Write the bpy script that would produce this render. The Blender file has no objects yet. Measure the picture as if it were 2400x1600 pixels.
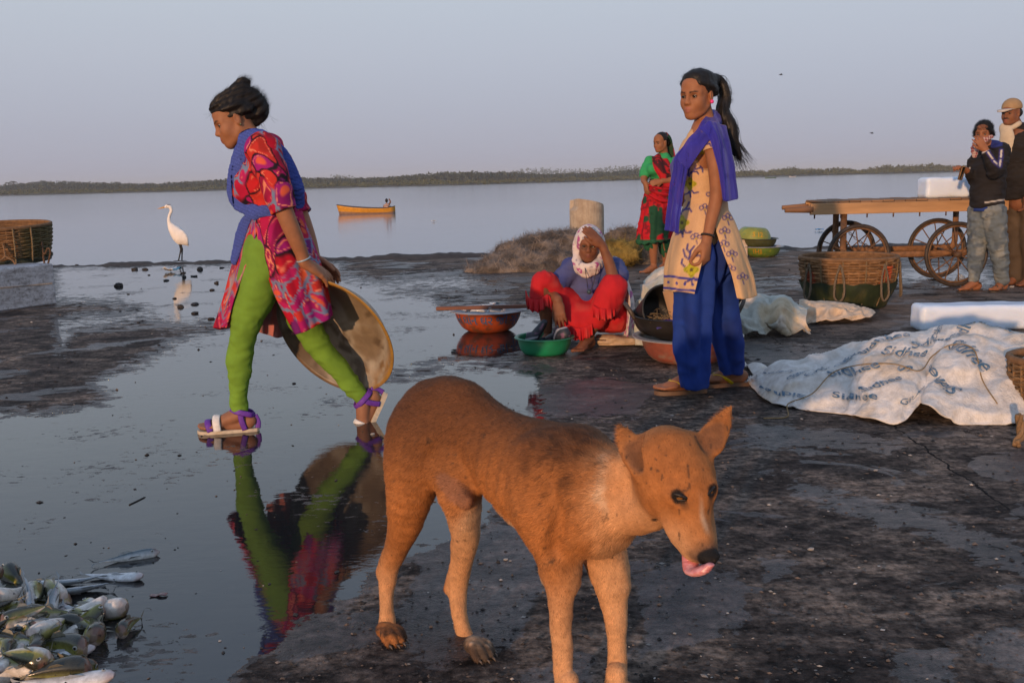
import bpy, math, random
import numpy as np
from mathutils import Vector, Matrix
random.seed(7); np.random.seed(7)
RNG = np.random.default_rng(11)
S = bpy.context.scene
COL = S.collection
PI = math.pi
# ------------------------------------------------------------------ camera
FPX = 2333.3                                   # focal length in pixels of the 2400 x 1600 photograph (35 mm lens)
CAM_H = 1.07
PITCH = math.atan(382 / FPX); ROLL = math.radians(-1.4)
def rotx(a): c, s = math.cos(a), math.sin(a); return np.array([[1,0,0],[0,c,-s],[0,s,c]])
def roty(a): c, s = math.cos(a), math.sin(a); return np.array([[c,0,s],[0,1,0],[-s,0,c]])
def rotz(a): c, s = math.cos(a), math.sin(a); return np.array([[c,-s,0],[s,c,0],[0,0,1]])
RC = rotx(PI/2 - PITCH) @ rotz(ROLL)
cam_d = bpy.data.cameras.new('camera'); cam = bpy.data.objects.new('camera', cam_d); COL.objects.link(cam)
cam_d.sensor_width = 36; cam_d.lens = 35.0; cam_d.clip_end = 20000; cam_d.clip_start = 0.05
M4 = Matrix.Identity(4)
for i in range(3):
    for j in range(3): M4[i][j] = RC[i, j]
M4[2][3] = CAM_H
cam.matrix_world = M4
S.camera = cam
# ------------------------------------------------------------------ sky, sun, exposure
SUN_EL, SUN_AZ = 6.5, 24.0                     # elevation; azimuth to the left of straight behind the camera
w = bpy.data.worlds.new('World'); S.world = w; w.use_nodes = True
nt = w.node_tree; nt.nodes.clear()
sky = nt.nodes.new('ShaderNodeTexSky'); sky.sky_type = 'NISHITA'; sky.sun_disc = False
sky.sun_elevation = math.radians(SUN_EL); sky.sun_rotation = math.radians(180 + SUN_AZ)
sky.air_density = 1.0; sky.dust_density = 1.0; sky.ozone_density = 6.0; sky.altitude = 0
# evening haze: the clear sky seen through an even veil that is mauve at the horizon and pale blue above, the same all round
tcw = nt.nodes.new('ShaderNodeTexCoord'); sx = nt.nodes.new('ShaderNodeSeparateXYZ'); nt.links.new(tcw.outputs['Generated'], sx.inputs[0])
rw = nt.nodes.new('ShaderNodeValToRGB'); el = rw.color_ramp
HAZE = [(0.0, (0.365,0.362,0.455)), (0.05, (0.405,0.408,0.488)), (0.12, (0.465,0.485,0.550)), (0.22, (0.520,0.575,0.625)), (0.45, (0.42,0.51,0.65)), (1.0, (0.25,0.35,0.53))]
while len(el.elements) < len(HAZE): el.elements.new(0.5)
for e_, (p_, c_) in zip(el.elements, HAZE): e_.position = p_; e_.color = (*c_, 1)
nt.links.new(sx.outputs[2], rw.inputs[0])
sk = nt.nodes.new('ShaderNodeMix'); sk.data_type = 'RGBA'; sk.blend_type = 'MULTIPLY'; sk.inputs[0].default_value = 1.0; sk.inputs[7].default_value = (0.11,0.11,0.11,1)
nt.links.new(sky.outputs[0], sk.inputs[6])
mw = nt.nodes.new('ShaderNodeMix'); mw.data_type = 'RGBA'; mw.inputs[0].default_value = 0.88
nt.links.new(sk.outputs[2], mw.inputs[6]); nt.links.new(rw.outputs[0], mw.inputs[7])
bg = nt.nodes.new('ShaderNodeBackground'); bg.inputs[1].default_value = 1.0
wo = nt.nodes.new('ShaderNodeOutputWorld')
nt.links.new(mw.outputs[2], bg.inputs[0]); nt.links.new(bg.outputs[0], wo.inputs[0])
sun_d = bpy.data.lights.new('sun', 'SUN'); sun = bpy.data.objects.new('sun', sun_d); COL.objects.link(sun)
sun_d.energy = 2.8; sun_d.angle = math.radians(1.2); sun_d.color = (1.0, 0.60, 0.33)
sdir = Vector((-math.sin(math.radians(SUN_AZ)) , -math.cos(math.radians(SUN_AZ)), math.tan(math.radians(SUN_EL)))).normalized()
sun.rotation_euler = sdir.to_track_quat('Z', 'Y').to_euler()
S.view_settings.view_transform = 'Standard'; S.view_settings.look = 'None'
S.view_settings.gamma = 1.0; S.view_settings.use_curve_mapping = False
S.view_settings.exposure = 0.22
# ------------------------------------------------------------------ pixel helpers: a photograph pixel on the ground or at a depth
def ray(u, v): return RC @ np.array([(u-1200)/FPX, (800-v)/FPX, -1.0])
def G(u, v, z=0.0):
    d = ray(u, v); t = (z - CAM_H)/d[2]; return np.array([d[0]*t, d[1]*t, z])
def J(u, v, y):
    d = ray(u, v); t = y/d[1]; return np.array([d[0]*t, y, CAM_H + d[2]*t])
def proj(P):
    P = np.asarray(P, float).reshape(-1, 3) - np.array([0, 0, CAM_H]); c = P @ RC
    return np.stack([1200 + FPX*c[:,0]/-c[:,2], 800 - FPX*c[:,1]/-c[:,2]], 1)
# ------------------------------------------------------------------ numeric noise
def _h(i, j, k, s):
    n = (i*374761393 + j*668265263 + k*2147483647 + s*974634777) & 0xffffffff
    n = ((n ^ (n >> 13))*1274126177) & 0xffffffff
    return ((n ^ (n >> 16)) & 0xffff)/65535.0
def vnoise(P, seed=0):
    P = np.asarray(P, float); I = np.floor(P).astype(np.int64); F = P - I; F = F*F*(3-2*F)
    r = 0
    for a in (0, 1):
        for b in (0, 1):
            for c in (0, 1):
                wt = (F[...,0] if a else 1-F[...,0])*(F[...,1] if b else 1-F[...,1])*(F[...,2] if c else 1-F[...,2])
                r = r + wt*_h(I[...,0]+a, I[...,1]+b, I[...,2]+c, seed)
    return r*2-1
def fbm(P, o=4, seed=0, g=0.5):
    r = 0; a = 1.0
    for i in range(o): r = r + a*vnoise(P*(2.03**i), seed+i*17); a *= g
    return r
def sstep(a, b, x): t = np.clip((x-a)/(b-a), 0, 1); return t*t*(3-2*t)
def mix(a, b, t): t = np.asarray(t)[..., None]; return np.asarray(a)*(1-t) + np.asarray(b)*t
def A(*x): return np.array(x, float)
def nrm(v): v = np.asarray(v, float); return v/(np.linalg.norm(v)+1e-12)
# ------------------------------------------------------------------ meshes and objects
def setmesh(name, V, F, mats, col=None, mi=None, smooth=True):
    me = bpy.data.meshes.new(name); V = np.asarray(V, np.float32)
    fl = [np.asarray(f, np.int32) for f in (F if isinstance(F, list) else [F]) if len(f)]
    me.vertices.add(len(V)); me.vertices.foreach_set('co', V.ravel())
    nl = sum(f.size for f in fl); nf = sum(len(f) for f in fl)
    me.loops.add(nl); me.polygons.add(nf)
    me.loops.foreach_set('vertex_index', np.concatenate([f.ravel() for f in fl]))
    tot = np.concatenate([np.full(len(f), f.shape[1], np.int32) for f in fl])
    me.polygons.foreach_set('loop_start', np.concatenate([[0], np.cumsum(tot)[:-1]]).astype(np.int32))
    me.polygons.foreach_set('loop_total', tot)
    me.polygons.foreach_set('use_smooth', np.full(nf, bool(smooth)))
    for m in (mats if isinstance(mats, (list, tuple)) else [mats]): me.materials.append(m)
    if mi is not None: me.polygons.foreach_set('material_index', np.asarray(mi, np.int32))
    if col is not None:
        at = me.color_attributes.new('Col', 'FLOAT_COLOR', 'POINT')
        c = np.ones((len(V), 4), np.float32); c[:, :3] = col; at.data.foreach_set('color', c.ravel())
    me.update(); me.validate()
    return me
def mkobj(name, me, parent=None, loc=None):
    o = bpy.data.objects.new(name, me); COL.objects.link(o)
    if parent is not None: o.parent = parent
    if loc is not None: o.location = loc
    return o
def tag(o, label=None, cat=None, group=None, kind=None):
    if label: o['label'] = label
    if cat: o['category'] = cat
    if group: o['group'] = group
    if kind: o['kind'] = kind
    return o
def thing(name, label, cat, loc=(0,0,0), group=None, rz=0):
    o = bpy.data.objects.new(name, None); COL.objects.link(o); o.location = loc; o.rotation_euler = (0,0,rz)
    o.empty_display_size = 0.1
    return tag(o, label, cat, group)
def copy_tree(o, parent=None):
    c = o.copy(); COL.objects.link(c); c.parent = parent
    for ch in o.children: copy_tree(ch, c)
    return c
class MB:
    """collects boxes, tubes, lathes and grids into one mesh"""
    def __init__(s): s.V = []; s.Q = []; s.T = []; s.n = 0; s.C = []
    def add(s, V, Q=None, T=None, col=None):
        V = np.asarray(V, float); s.V.append(V)
        if Q is not None and len(Q): s.Q.append(np.asarray(Q)+s.n)
        if T is not None and len(T): s.T.append(np.asarray(T)+s.n)
        c = np.empty((len(V), 3)); c[:] = (1,1,1) if col is None else col
        s.C.append(c); s.n += len(V); return s
    def box(s, c, d, R=None, col=None, bev=0.0):
        d = np.asarray(d, float)/2
        if bev <= 0:
            V = np.array([[x,y,z] for x in (-1,1) for y in (-1,1) for z in (-1,1)], float)*d
            Q = [[0,1,3,2],[4,6,7,5],[0,4,5,1],[2,3,7,6],[0,2,6,4],[1,5,7,3]]; T = []
        else:
            V = []; idx = {}
            for x in (-1,1):
                for y in (-1,1):
                    for z in (-1,1):
                        for a in range(3):
                            p = np.array([x,y,z], float)*d; q = p.copy()
                            for b in range(3):
                                if b != a: q[b] -= np.sign(p[b])*bev
                            idx[(x,y,z,a)] = len(V); V.append(q)
            Q = []; T = []
            for a in range(3):
                b, c2 = (a+1)%3, (a+2)%3
                for sg in (-1,1):
                    f = []
                    for (p, q) in ((-1,-1),(1,-1),(1,1),(-1,1)):
                        k = [0,0,0]; k[a]=sg; k[b]=p; k[c2]=q; f.append(idx[(*k, a)])
                    Q.append(f if sg > 0 else f[::-1])
                for p in (-1,1):
                    for q in (-1,1):
                        k0=[0,0,0]; k1=[0,0,0]; k0[a]=-1; k1[a]=1
                        for k in (k0,k1): k[b]=p; k[c2]=q
                        f=[idx[(*k0,b)],idx[(*k1,b)],idx[(*k1,c2)],idx[(*k0,c2)]]
                        Q.append(f if p*q > 0 else f[::-1])
            for x in (-1,1):
                for y in (-1,1):
                    for z in (-1,1):
                        f=[idx[(x,y,z,0)],idx[(x,y,z,1)],idx[(x,y,z,2)]]
                        T.append(f if x*y*z > 0 else f[::-1])
            V = np.array(V)
        if R is not None: V = V @ np.asarray(R).T
        return s.add(V + np.asarray(c, float), Q, T, col)
    def tube(s, pts, r, n=8, caps=True, col=None, closed=False, flat=1.0, up=None):
        P = np.asarray(pts, float); m = len(P); r = np.broadcast_to(np.asarray(r, float), (m,))
        if closed: Tn = np.roll(P,-1,0)-np.roll(P,1,0)
        else: Tn = np.gradient(P, axis=0)
        Tn /= np.linalg.norm(Tn, axis=1, keepdims=True)+1e-12
        u = np.asarray(up, float) if up is not None else (A(0,0,1) if abs(Tn[0][2]) < .9 else A(1,0,0))
        V = []
        for i in range(m):
            u = u - Tn[i]*np.dot(u, Tn[i]); u /= np.linalg.norm(u)+1e-12
            b = np.cross(Tn[i], u); a = np.arange(n)*2*PI/n
            V.append(P[i] + r[i]*(np.cos(a)[:,None]*u + flat*np.sin(a)[:,None]*b))
        V = np.concatenate(V); Q = []
        for i in range(m if closed else m-1):
            for k in range(n):
                j = (i+1)%m; Q.append([i*n+k, i*n+(k+1)%n, j*n+(k+1)%n, j*n+k])
        T = []
        if caps and not closed:
            V = np.concatenate([V, P[:1], P[-1:]])
            for k in range(n):
                T.append([m*n, (k+1)%n, k]); T.append([m*n+1, (m-1)*n+k, (m-1)*n+(k+1)%n])
        if col is not None and np.ndim(col) == 2 and len(col) == m:
            col = np.concatenate([np.repeat(col, n, 0), col[:1], col[-1:]]) if len(V) > m*n else np.repeat(col, n, 0)
        return s.add(V, Q, T, col)
    def lathe(s, prof, n=48, c=(0,0,0), R=None, col=None, wob=None):
        prof = np.asarray(prof, float); a = np.arange(n)*2*PI/n; m = len(prof)
        V = np.zeros((m, n, 3)); V[...,0] = prof[:,:1]*np.cos(a); V[...,1] = prof[:,:1]*np.sin(a); V[...,2] = prof[:,1:2]
        if wob is not None: V = wob(V)
        V = V.reshape(-1,3)
        Q = [[i*n+k, i*n+(k+1)%n, (i+1)*n+(k+1)%n, (i+1)*n+k] for i in range(m-1) for k in range(n)]
        if R is not None: V = V @ np.asarray(R).T
        if col is not None and np.ndim(col) == 2: col = np.repeat(np.asarray(col), n, 0)
        return s.add(V + np.asarray(c, float), Q, None, col)
    def grid(s, P, col=None, closed_u=False):
        m, n = P.shape[:2]; Q = []
        I = np.arange(m*n).reshape(m, n)
        J2 = np.roll(I, -1, 1) if closed_u else I
        if closed_u: Q = np.stack([I[:-1], J2[:-1], J2[1:], I[1:]], -1).reshape(-1,4)
        else: Q = np.stack([I[:-1,:-1], I[:-1,1:], I[1:,1:], I[1:,:-1]], -1).reshape(-1,4)
        return s.add(P.reshape(-1,3), Q, None, None if col is None else np.asarray(col).reshape(-1,3))
    def sheet(s, P, t=0.003, col=None):
        """grid with thickness t (two skins and a rim)"""
        m, n = P.shape[:2]
        du = np.gradient(P, axis=1); dv = np.gradient(P, axis=0); N = np.cross(du, dv); N /= np.linalg.norm(N, axis=2, keepdims=True)+1e-9
        V = np.concatenate([(P+N*t/2).reshape(-1,3), (P-N*t/2).reshape(-1,3)]); I = np.arange(m*n).reshape(m,n); K = m*n
        Q = [np.stack([I[:-1,:-1], I[:-1,1:], I[1:,1:], I[1:,:-1]], -1).reshape(-1,4), np.stack([I[:-1,:-1], I[1:,:-1], I[1:,1:], I[:-1,1:]], -1).reshape(-1,4)+K]
        for e in (I[0], I[:,-1], I[-1][::-1], I[:,0][::-1]):
            Q.append(np.stack([e[1:], e[:-1], e[:-1]+K, e[1:]+K], -1))
        c = None
        if col is not None: c = np.asarray(col, float); c = np.concatenate([c.reshape(-1,3)]*2) if c.ndim == 3 else c
        return s.add(V, np.concatenate(Q), None, c)
    def mesh(s, name, mats, smooth=True):
        V = np.concatenate(s.V); F = []
        if s.Q: F.append(np.concatenate(s.Q))
        if s.T: F.append(np.concatenate(s.T))
        return setmesh(name, V, F, mats, np.concatenate(s.C), smooth=smooth)
    def build(s, name, mats, parent=None, smooth=True, loc=None): return mkobj(name, s.mesh(name, mats, smooth), parent, loc)
def cr(P, n):
    """Catmull-Rom through control points along axis 0, n samples per span"""
    P = np.asarray(P, float); m = len(P); E = np.concatenate([2*P[:1]-P[1:2], P, 2*P[-1:]-P[-2:-1]])
    out = []
    for i in range(m-1):
        p0,p1,p2,p3 = E[i],E[i+1],E[i+2],E[i+3]
        for t in np.arange(n)/n:
            out.append(0.5*((2*p1)+(p2-p0)*t+(2*p0-5*p1+4*p2-p3)*t*t+(3*p1-p0-3*p2+p3)*t**3))
    out.append(P[-1]); return np.array(out)
def crg(P, n, m=None):
    P = cr(P, n); return np.swapaxes(cr(np.swapaxes(P, 0, 1), m or n), 0, 1)
def vnormals(V, Q):
    fn = np.cross(V[Q[:,2]]-V[Q[:,0]], V[Q[:,3]]-V[Q[:,1]]); n = np.zeros_like(V)
    for i in range(4): np.add.at(n, Q[:,i], fn)
    return n/(np.linalg.norm(n, axis=1, keepdims=True)+1e-12)
# ------------------------------------------------------------------ implicit bodies: smooth unions of tapered limbs, meshed with sparse surface nets
class SDF:
    def __init__(s): s.ops = []; s.disp = None
    def cap(s, a, b, ra, rb, k=0.02, tag=None, flat=None, sub=False):
        a = np.asarray(a, float); b = np.asarray(b, float); R = max(ra, rb)
        if flat is not None:
            n, q = nrm(flat[0]), flat[1]; R *= max(q, 1)
        def f(P):
            ab = b-a; ox = P[:,0]-a[0]; oy = P[:,1]-a[1]; oz = P[:,2]-a[2]
            t = np.clip((ox*ab[0]+oy*ab[1]+oz*ab[2])*(1/(ab@ab+1e-12)), 0, 1); ox -= t*ab[0]; oy -= t*ab[1]; oz -= t*ab[2]; r = ra+(rb-ra)*t
            if flat is not None:
                c = (ox*n[0]+oy*n[1]+oz*n[2])*(1/q-1); ox += c*n[0]; oy += c*n[1]; oz += c*n[2]
                return (np.sqrt(ox*ox+oy*oy+oz*oz)-r)*min(1, q)
            return np.sqrt(ox*ox+oy*oy+oz*oz)-r
        s.ops.append((f, np.minimum(a,b)-R, np.maximum(a,b)+R, k, tag, sub)); return s
    def ch(s, pts, rad, k=0.02, tag=None, n=3, flat=None, sub=False):
        pts = np.asarray(pts, float); rad = np.asarray(rad, float)
        q = cr(np.concatenate([pts, rad[:,None]], 1), n) if n > 1 else np.concatenate([pts, rad[:,None]], 1)
        R = rad.max()
        if flat is not None: fn, fq = nrm(flat[0]), flat[1]; R *= max(fq, 1)
        def seg(i, P):
            a, b = q[i,:3], q[i+1,:3]; ab = b-a; ox = P[:,0]-a[0]; oy = P[:,1]-a[1]; oz = P[:,2]-a[2]
            t = np.clip((ox*ab[0]+oy*ab[1]+oz*ab[2])*(1/(ab@ab+1e-12)), 0, 1); ox -= t*ab[0]; oy -= t*ab[1]; oz -= t*ab[2]
            r = q[i,3]+(q[i+1,3]-q[i,3])*t
            if flat is not None:
                c = (ox*fn[0]+oy*fn[1]+oz*fn[2])*(1/fq-1); ox += c*fn[0]; oy += c*fn[1]; oz += c*fn[2]
                return (np.sqrt(ox*ox+oy*oy+oz*oz)-r)*min(1, fq)
            return np.sqrt(ox*ox+oy*oy+oz*oz)-r
        def f(P):
            d = np.full(len(P), 9.0)
            for i in range(len(q)-1): np.minimum(d, seg(i, P), out=d)
            return d
        def fb(X, bc, e):
            n_, m_ = X.shape[:2]; d = np.full((n_, m_), 0.6)
            for i in range(len(q)-1):
                lo_ = np.minimum(q[i,:3], q[i+1,:3])-R-e; hi_ = np.maximum(q[i,:3], q[i+1,:3])+R+e
                sl = np.nonzero(((bc > lo_) & (bc < hi_)).all(1))[0]
                if len(sl): d[sl] = np.minimum(d[sl], seg(i, X[sl].reshape(-1,3)).reshape(len(sl), m_))
            return d
        f.fb = fb
        s.ops.append((f, q[:,:3].min(0)-R, q[:,:3].max(0)+R, k, tag, sub)); return s
    def ell(s, c, r, R=None, k=0.02, tag=None, sub=False):
        c = np.asarray(c, float); r = np.asarray(r, float)*np.ones(3); m = r.max()
        def f(P):
            o = P-c
            if R is not None: o = o@R
            a = np.sqrt(((o/r)**2).sum(1)); b = np.sqrt(((o/(r*r))**2).sum(1)); return a*(a-1)/(b+1e-9)
        s.ops.append((f, c-m, c+m, k, tag, sub)); return s
    def fn(s, f, lo, hi, k=0.01, tag=None, sub=False): s.ops.append((f, np.asarray(lo,float), np.asarray(hi,float), k, tag, sub)); return s
    def tagd(s, t, P):
        d = np.full(len(P), 9.0)
        for f, lo, hi, k, tg, sub in s.ops:
            if tg == t and not sub: d = np.minimum(d, f(P))
        return d
    def at(s, P):
        P = np.atleast_2d(np.asarray(P, float)); return s._ev(P[:,None,:], P, 0.3)[:,0]
    def hit(s, o, d, far=3.0):
        """first surface point from o along d"""
        d = nrm(d); t = np.linspace(0, far, 1500); f = s.at(np.asarray(o)+t[:,None]*d); i = np.nonzero(f < 0)[0]
        return None if len(i) == 0 else np.asarray(o)+t[i[0]]*d
    def _ev(s, X, bc, hb):
        n, m = X.shape[:2]; F = np.full((n, m), 0.6)
        for f, lo, hi, k, tg, sub in s.ops:
            e = k + hb*1.8
            sel = np.nonzero(((bc > lo-e) & (bc < hi+e)).all(1))[0]
            if len(sel) == 0: continue
            d = f.fb(X[sel], bc[sel], e) if hasattr(f, 'fb') else f(X[sel].reshape(-1,3)).reshape(len(sel), m)
            g = F[sel]
            if sub:
                d = -d; h = np.maximum(k-np.abs(g-d), 0)/max(k,1e-9); F[sel] = np.maximum(g, d)+h*h*k/4
            else:
                h = np.maximum(k-np.abs(g-d), 0)/max(k,1e-9); F[sel] = np.minimum(g, d)-h*h*k/4
        return F
    def extract(s, vox, smooth=1):
        pos = [o for o in s.ops if not o[5]]
        lo = np.min([o[1] for o in pos], 0)-0.03; hi = np.max([o[2] for o in pos], 0)+0.03
        B = 4; C = vox*B; n = np.ceil((hi-lo)/C).astype(int)+1
        I = np.stack(np.meshgrid(*[np.arange(q) for q in n], indexing='ij'), -1).reshape(-1,3)
        bc = lo + (I+0.5)*C
        F0 = s._ev(bc[:,None,:], bc, C)[:,0]
        act = np.abs(F0) < C*2.1; I = I[act]; bc = bc[act]
        o5 = np.stack(np.meshgrid(*[np.arange(B+1)]*3, indexing='ij'), -1).reshape(-1,3)
        NB = len(I); F = np.empty((NB, 125))
        for c0 in range(0, NB, 3000):
            sl = slice(c0, c0+3000); X = lo + ((I[sl]*B)[:,None,:]+o5[None])*vox; F[sl] = s._ev(X, bc[sl], C)
        F = F.reshape(NB,5,5,5)
        cs = [(a,b,c) for a in (0,1) for b in (0,1) for c in (0,1)]
        cv = np.stack([F[:,a:a+4,b:b+4,c:c+4] for a,b,c in cs], -1)
        neg = cv < 0; cnt = neg.sum(-1); am = (cnt > 0) & (cnt < 8)
        bi, ci, cj, ck = np.nonzero(am); v = cv[am]
        ids = I[bi]*B + np.stack([ci,cj,ck], 1)
        acc = np.zeros((len(v),3)); num = np.zeros(len(v)); csa = np.array(cs, float)
        for p in range(8):
            for q in range(p+1, 8):
                if np.abs(csa[p]-csa[q]).sum() != 1: continue
                x = (v[:,p] < 0) != (v[:,q] < 0); t = v[x,p]/(v[x,p]-v[x,q])
                acc[x] += csa[p] + t[:,None]*(csa[q]-csa[p]); num[x] += 1
        V = lo + (ids + acc/num[:,None])*vox
        N = n*B + 2
        key = lambda q: (q[:,0]*N[1]+q[:,1])*N[2]+q[:,2]
        K = key(ids); order = np.argsort(K); Ks = K[order]
        Q = []
        c0 = v[:,0] < 0
        for ax, ci2 in ((0,4),(1,2),(2,1)):
            c1 = v[:,ci2] < 0; e = np.nonzero(c0 != c1)[0]
            b = [0,0,0]; c = [0,0,0]; b[(ax+1)%3] = 1; c[(ax+2)%3] = 1; b = np.array(b); c = np.array(c)
            cells = [ids[e], ids[e]-b, ids[e]-b-c, ids[e]-c]; q = []; ok = np.ones(len(e), bool)
            for ce in cells:
                kk = key(ce); j = np.clip(np.searchsorted(Ks, kk), 0, len(Ks)-1); ok &= Ks[j] == kk; q.append(order[j])
            q = np.stack(q, 1); fl = c0[e]; q[fl] = q[fl]; q[~fl] = q[~fl][:, ::-1]; Q.append(q[ok])
        Q = np.concatenate(Q)
        for _ in range(smooth):
            s2 = np.zeros_like(V); cn = np.zeros(len(V))
            for a in range(4):
                b = (a+1)%4; np.add.at(s2, Q[:,a], V[Q[:,b]]); np.add.at(s2, Q[:,b], V[Q[:,a]]); np.add.at(cn, Q[:,a], 1); np.add.at(cn, Q[:,b], 1)
            V = V*0.45 + 0.55*s2/np.maximum(cn,1)[:,None]
        if s.disp is not None: V = V - vnormals(V, Q)*s.disp(V)[:,None]
        return V, Q
    def build(s, name, vox, mats, parent=None, col=None, smooth=1, loc=None, mi=None):
        V, Q = s.extract(vox, smooth)
        c = None
        if col is not None: c = col(V) if callable(col) else np.broadcast_to(np.asarray(col, float), V.shape)
        mif = mi(V[Q].mean(1)) if mi is not None else None
        if loc is not None: V = V - np.asarray(loc)
        return mkobj(name, setmesh(name, V, Q, mats, c, mif), parent, loc)
# ------------------------------------------------------------------ materials
def nodes(name):
    m = bpy.data.materials.new(name); m.use_nodes = True; t = m.node_tree; b = t.nodes['Principled BSDF']; return m, t, b
def N(t, typ, **kw):
    n = t.nodes.new(typ)
    for k, v in kw.items():
        if k in n.inputs: n.inputs[k].default_value = v
        else: setattr(n, k, v)
    return n
def ramp(t, fac, stops, interp='LINEAR'):
    r = t.nodes.new('ShaderNodeValToRGB'); e = r.color_ramp; e.interpolation = interp
    while len(e.elements) < len(stops): e.elements.new(0.5)
    for q, (p, c) in zip(e.elements, stops): q.position = p; q.color = (*c, 1) if len(c) == 3 else c
    t.links.new(fac, r.inputs[0]); return r
def bump(t, b, h, strength=0.3, dist=0.01):
    n = N(t, 'ShaderNodeBump', Strength=strength, Distance=dist); t.links.new(h, n.inputs['Height']); t.links.new(n.outputs[0], b.inputs['Normal']); return n
def mixc(t, mode, fac, a, b):
    n = t.nodes.new('ShaderNodeMix'); n.data_type = 'RGBA'; n.blend_type = mode; n.clamp_result = False
    for sock, v in ((n.inputs[0], fac), (n.inputs[6], a), (n.inputs[7], b)):
        if isinstance(v, (int, float)): sock.default_value = v
        elif isinstance(v, tuple): sock.default_value = (*v, 1) if len(v) == 3 else v
        else: t.links.new(v, sock)
    return n.outputs[2]
def math_(t, op, a, b=0.0, c=None):
    n = t.nodes.new('ShaderNodeMath'); n.operation = op
    for i, v in enumerate((a, b, c)):
        if v is None: continue
        if isinstance(v, (int, float)): n.inputs[i].default_value = v
        else: t.links.new(v, n.inputs[i])
    return n.outputs[0]
def coords(t, scale=(1,1,1), kind='Object'):
    tc = t.nodes.new('ShaderNodeTexCoord'); mp = N(t, 'ShaderNodeMapping'); mp.inputs['Scale'].default_value = scale
    t.links.new(tc.outputs[kind], mp.inputs[0]); return mp.outputs[0]
def noise(t, vec, scale, detail=4, rough=0.55, dist=0.0):
    n = N(t, 'ShaderNodeTexNoise', Scale=scale, Detail=detail, Roughness=rough, Distortion=dist); t.links.new(vec, n.inputs['Vector']); return n.outputs['Fac']
def vmat(name, rough=0.7, var=0.25, vs=30, bs=120, bstr=0.2, bdist=0.004, stretch=(1,1,1), spec=0.4, sss=0.0, tint=(1,1,1), metal=0.0, dirt=0.0, sheen=0.0):
    """colour from the mesh's own colour attribute, varied by two noises, with fine relief"""
    m, t, b = nodes(name); c = t.nodes.new('ShaderNodeVertexColor'); c.layer_name = 'Col'
    v = coords(t, stretch)
    n1 = noise(t, v, vs, 5); r = ramp(t, n1, [(0.25, (1-var,)*3), (0.75, (1+var,)*3)])
    o = mixc(t, 'MULTIPLY', 1.0, c.outputs[0], r.outputs[0])
    if dirt > 0:
        n3 = noise(t, coords(t), 9, 6, 0.65); r3 = ramp(t, n3, [(0.45, (0,0,0)), (0.72, (dirt,)*3)]); o = mixc(t, 'MIX', r3.outputs[0], o, (0.035,0.028,0.022))
    if tint != (1,1,1): o = mixc(t, 'MULTIPLY', 1.0, o, tint)
    t.links.new(o, b.inputs['Base Color'])
    b.inputs['Roughness'].default_value = rough; b.inputs['Specular IOR Level'].default_value = spec; b.inputs['Metallic'].default_value = metal
    if sheen: b.inputs['Sheen Weight'].default_value = sheen
    if sss > 0: b.inputs['Subsurface Weight'].default_value = sss; b.inputs['Subsurface Radius'].default_value = (0.012,0.005,0.003); b.inputs['Subsurface Scale'].default_value = 0.6
    n2 = noise(t, v, bs, 4, 0.6); bump(t, b, n2, bstr, bdist)
    return m
# ------------------------------------------------------------------ the setting
# quay floor: wet areas outlined as polygons (photograph pixels traced onto the ground plane), stored on the mesh as "wet"
D2S = 2400/2352
def poly(*p): return np.array(p, float)*D2S
WATER = [
 poly((-40,955),(120,948),(200,940),(270,915),(215,880),(300,845),(395,805),(385,790),(470,770),(520,755),(520,735),(640,728),(720,800),(780,860),(880,875),(960,862),(1020,840),(1235,845),(1245,960),(1130,1010),(1040,1080),(1140,1130),(1120,1200),(1060,1240),(960,1270),(880,1290),(800,1380),(680,1440),(600,1500),(520,1580),(-60,1640)),
 poly((130,612),(300,606),(520,606),(780,608),(770,640),(640,650),(560,690),(520,738),(400,742),(320,724),(350,708),(260,690),(132,688)),
 poly((560,640),(770,636),(860,652),(1000,640),(1160,642),(1150,655),(960,662),(880,672),(990,680),(1010,708),(1240,720),(1240,800),(1100,832),(1000,828),(900,860),(720,800),(640,728),(520,740)),
 poly((138,738),(340,722),(300,735),(160,752),(140,800)),
 poly((2040,622),(2120,615),(2260,625),(2290,648),(2200,655),(2060,640)), poly((2310,625),(2360,628),(2360,655),(2320,650)),
 poly((1180,905),(1250,915),(1250,960),(1190,965)),
 poly((1660,742),(1740,745),(1735,752),(1650,750)),
]
DAMP = [poly((1020,1280),(1130,1270),(1120,1330),(1000,1330)), poly((1745,1280),(1825,1275),(1820,1325),(1760,1330)), poly((1740,1080),(1880,1110),(2360,1250),(2360,1330),(2140,1240),(1840,1140)),
 poly((1700,795),(1990,790),(1960,830),(1730,870)), poly((1180,870),(1480,880),(1470,960),(1240,960)), poly((1100,830),(1240,840),(1230,880),(1000,880)), poly((1700,965),(1990,990),(2100,1040),(1720,1020)),
 poly((960,1250),(1180,1190),(1250,1330),(1180,1500),(1000,1530),(900,1480)), poly((1480,1330),(1700,1310),(1720,1450),(1480,1500)), poly((2050,1490),(2180,1480),(2200,1600),(2060,1600)), poly((1730,640),(1850,650),(1840,665),(1730,655))]
def psd(p, U):
    """signed distance in pixels, positive inside"""
    d = np.full(len(U), 1e9); ins = np.zeros(len(U), bool)
    for i in range(len(p)):
        a, b = p[i], p[(i+1)%len(p)]; ab = b-a; t = np.clip(((U-a)@ab)/(ab@ab+1e-9), 0, 1); e = U-a-t[:,None]*ab
        d = np.minimum(d, (e*e).sum(1))
        c = ((a[1] > U[:,1]) != (b[1] > U[:,1])); xi = a[0]+(U[:,1]-a[1])*(b[0]-a[0])/(b[1]-a[1]+1e-12); ins ^= c & (U[:,0] < xi)
    return np.where(ins, 1, -1)*np.sqrt(d)
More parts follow.
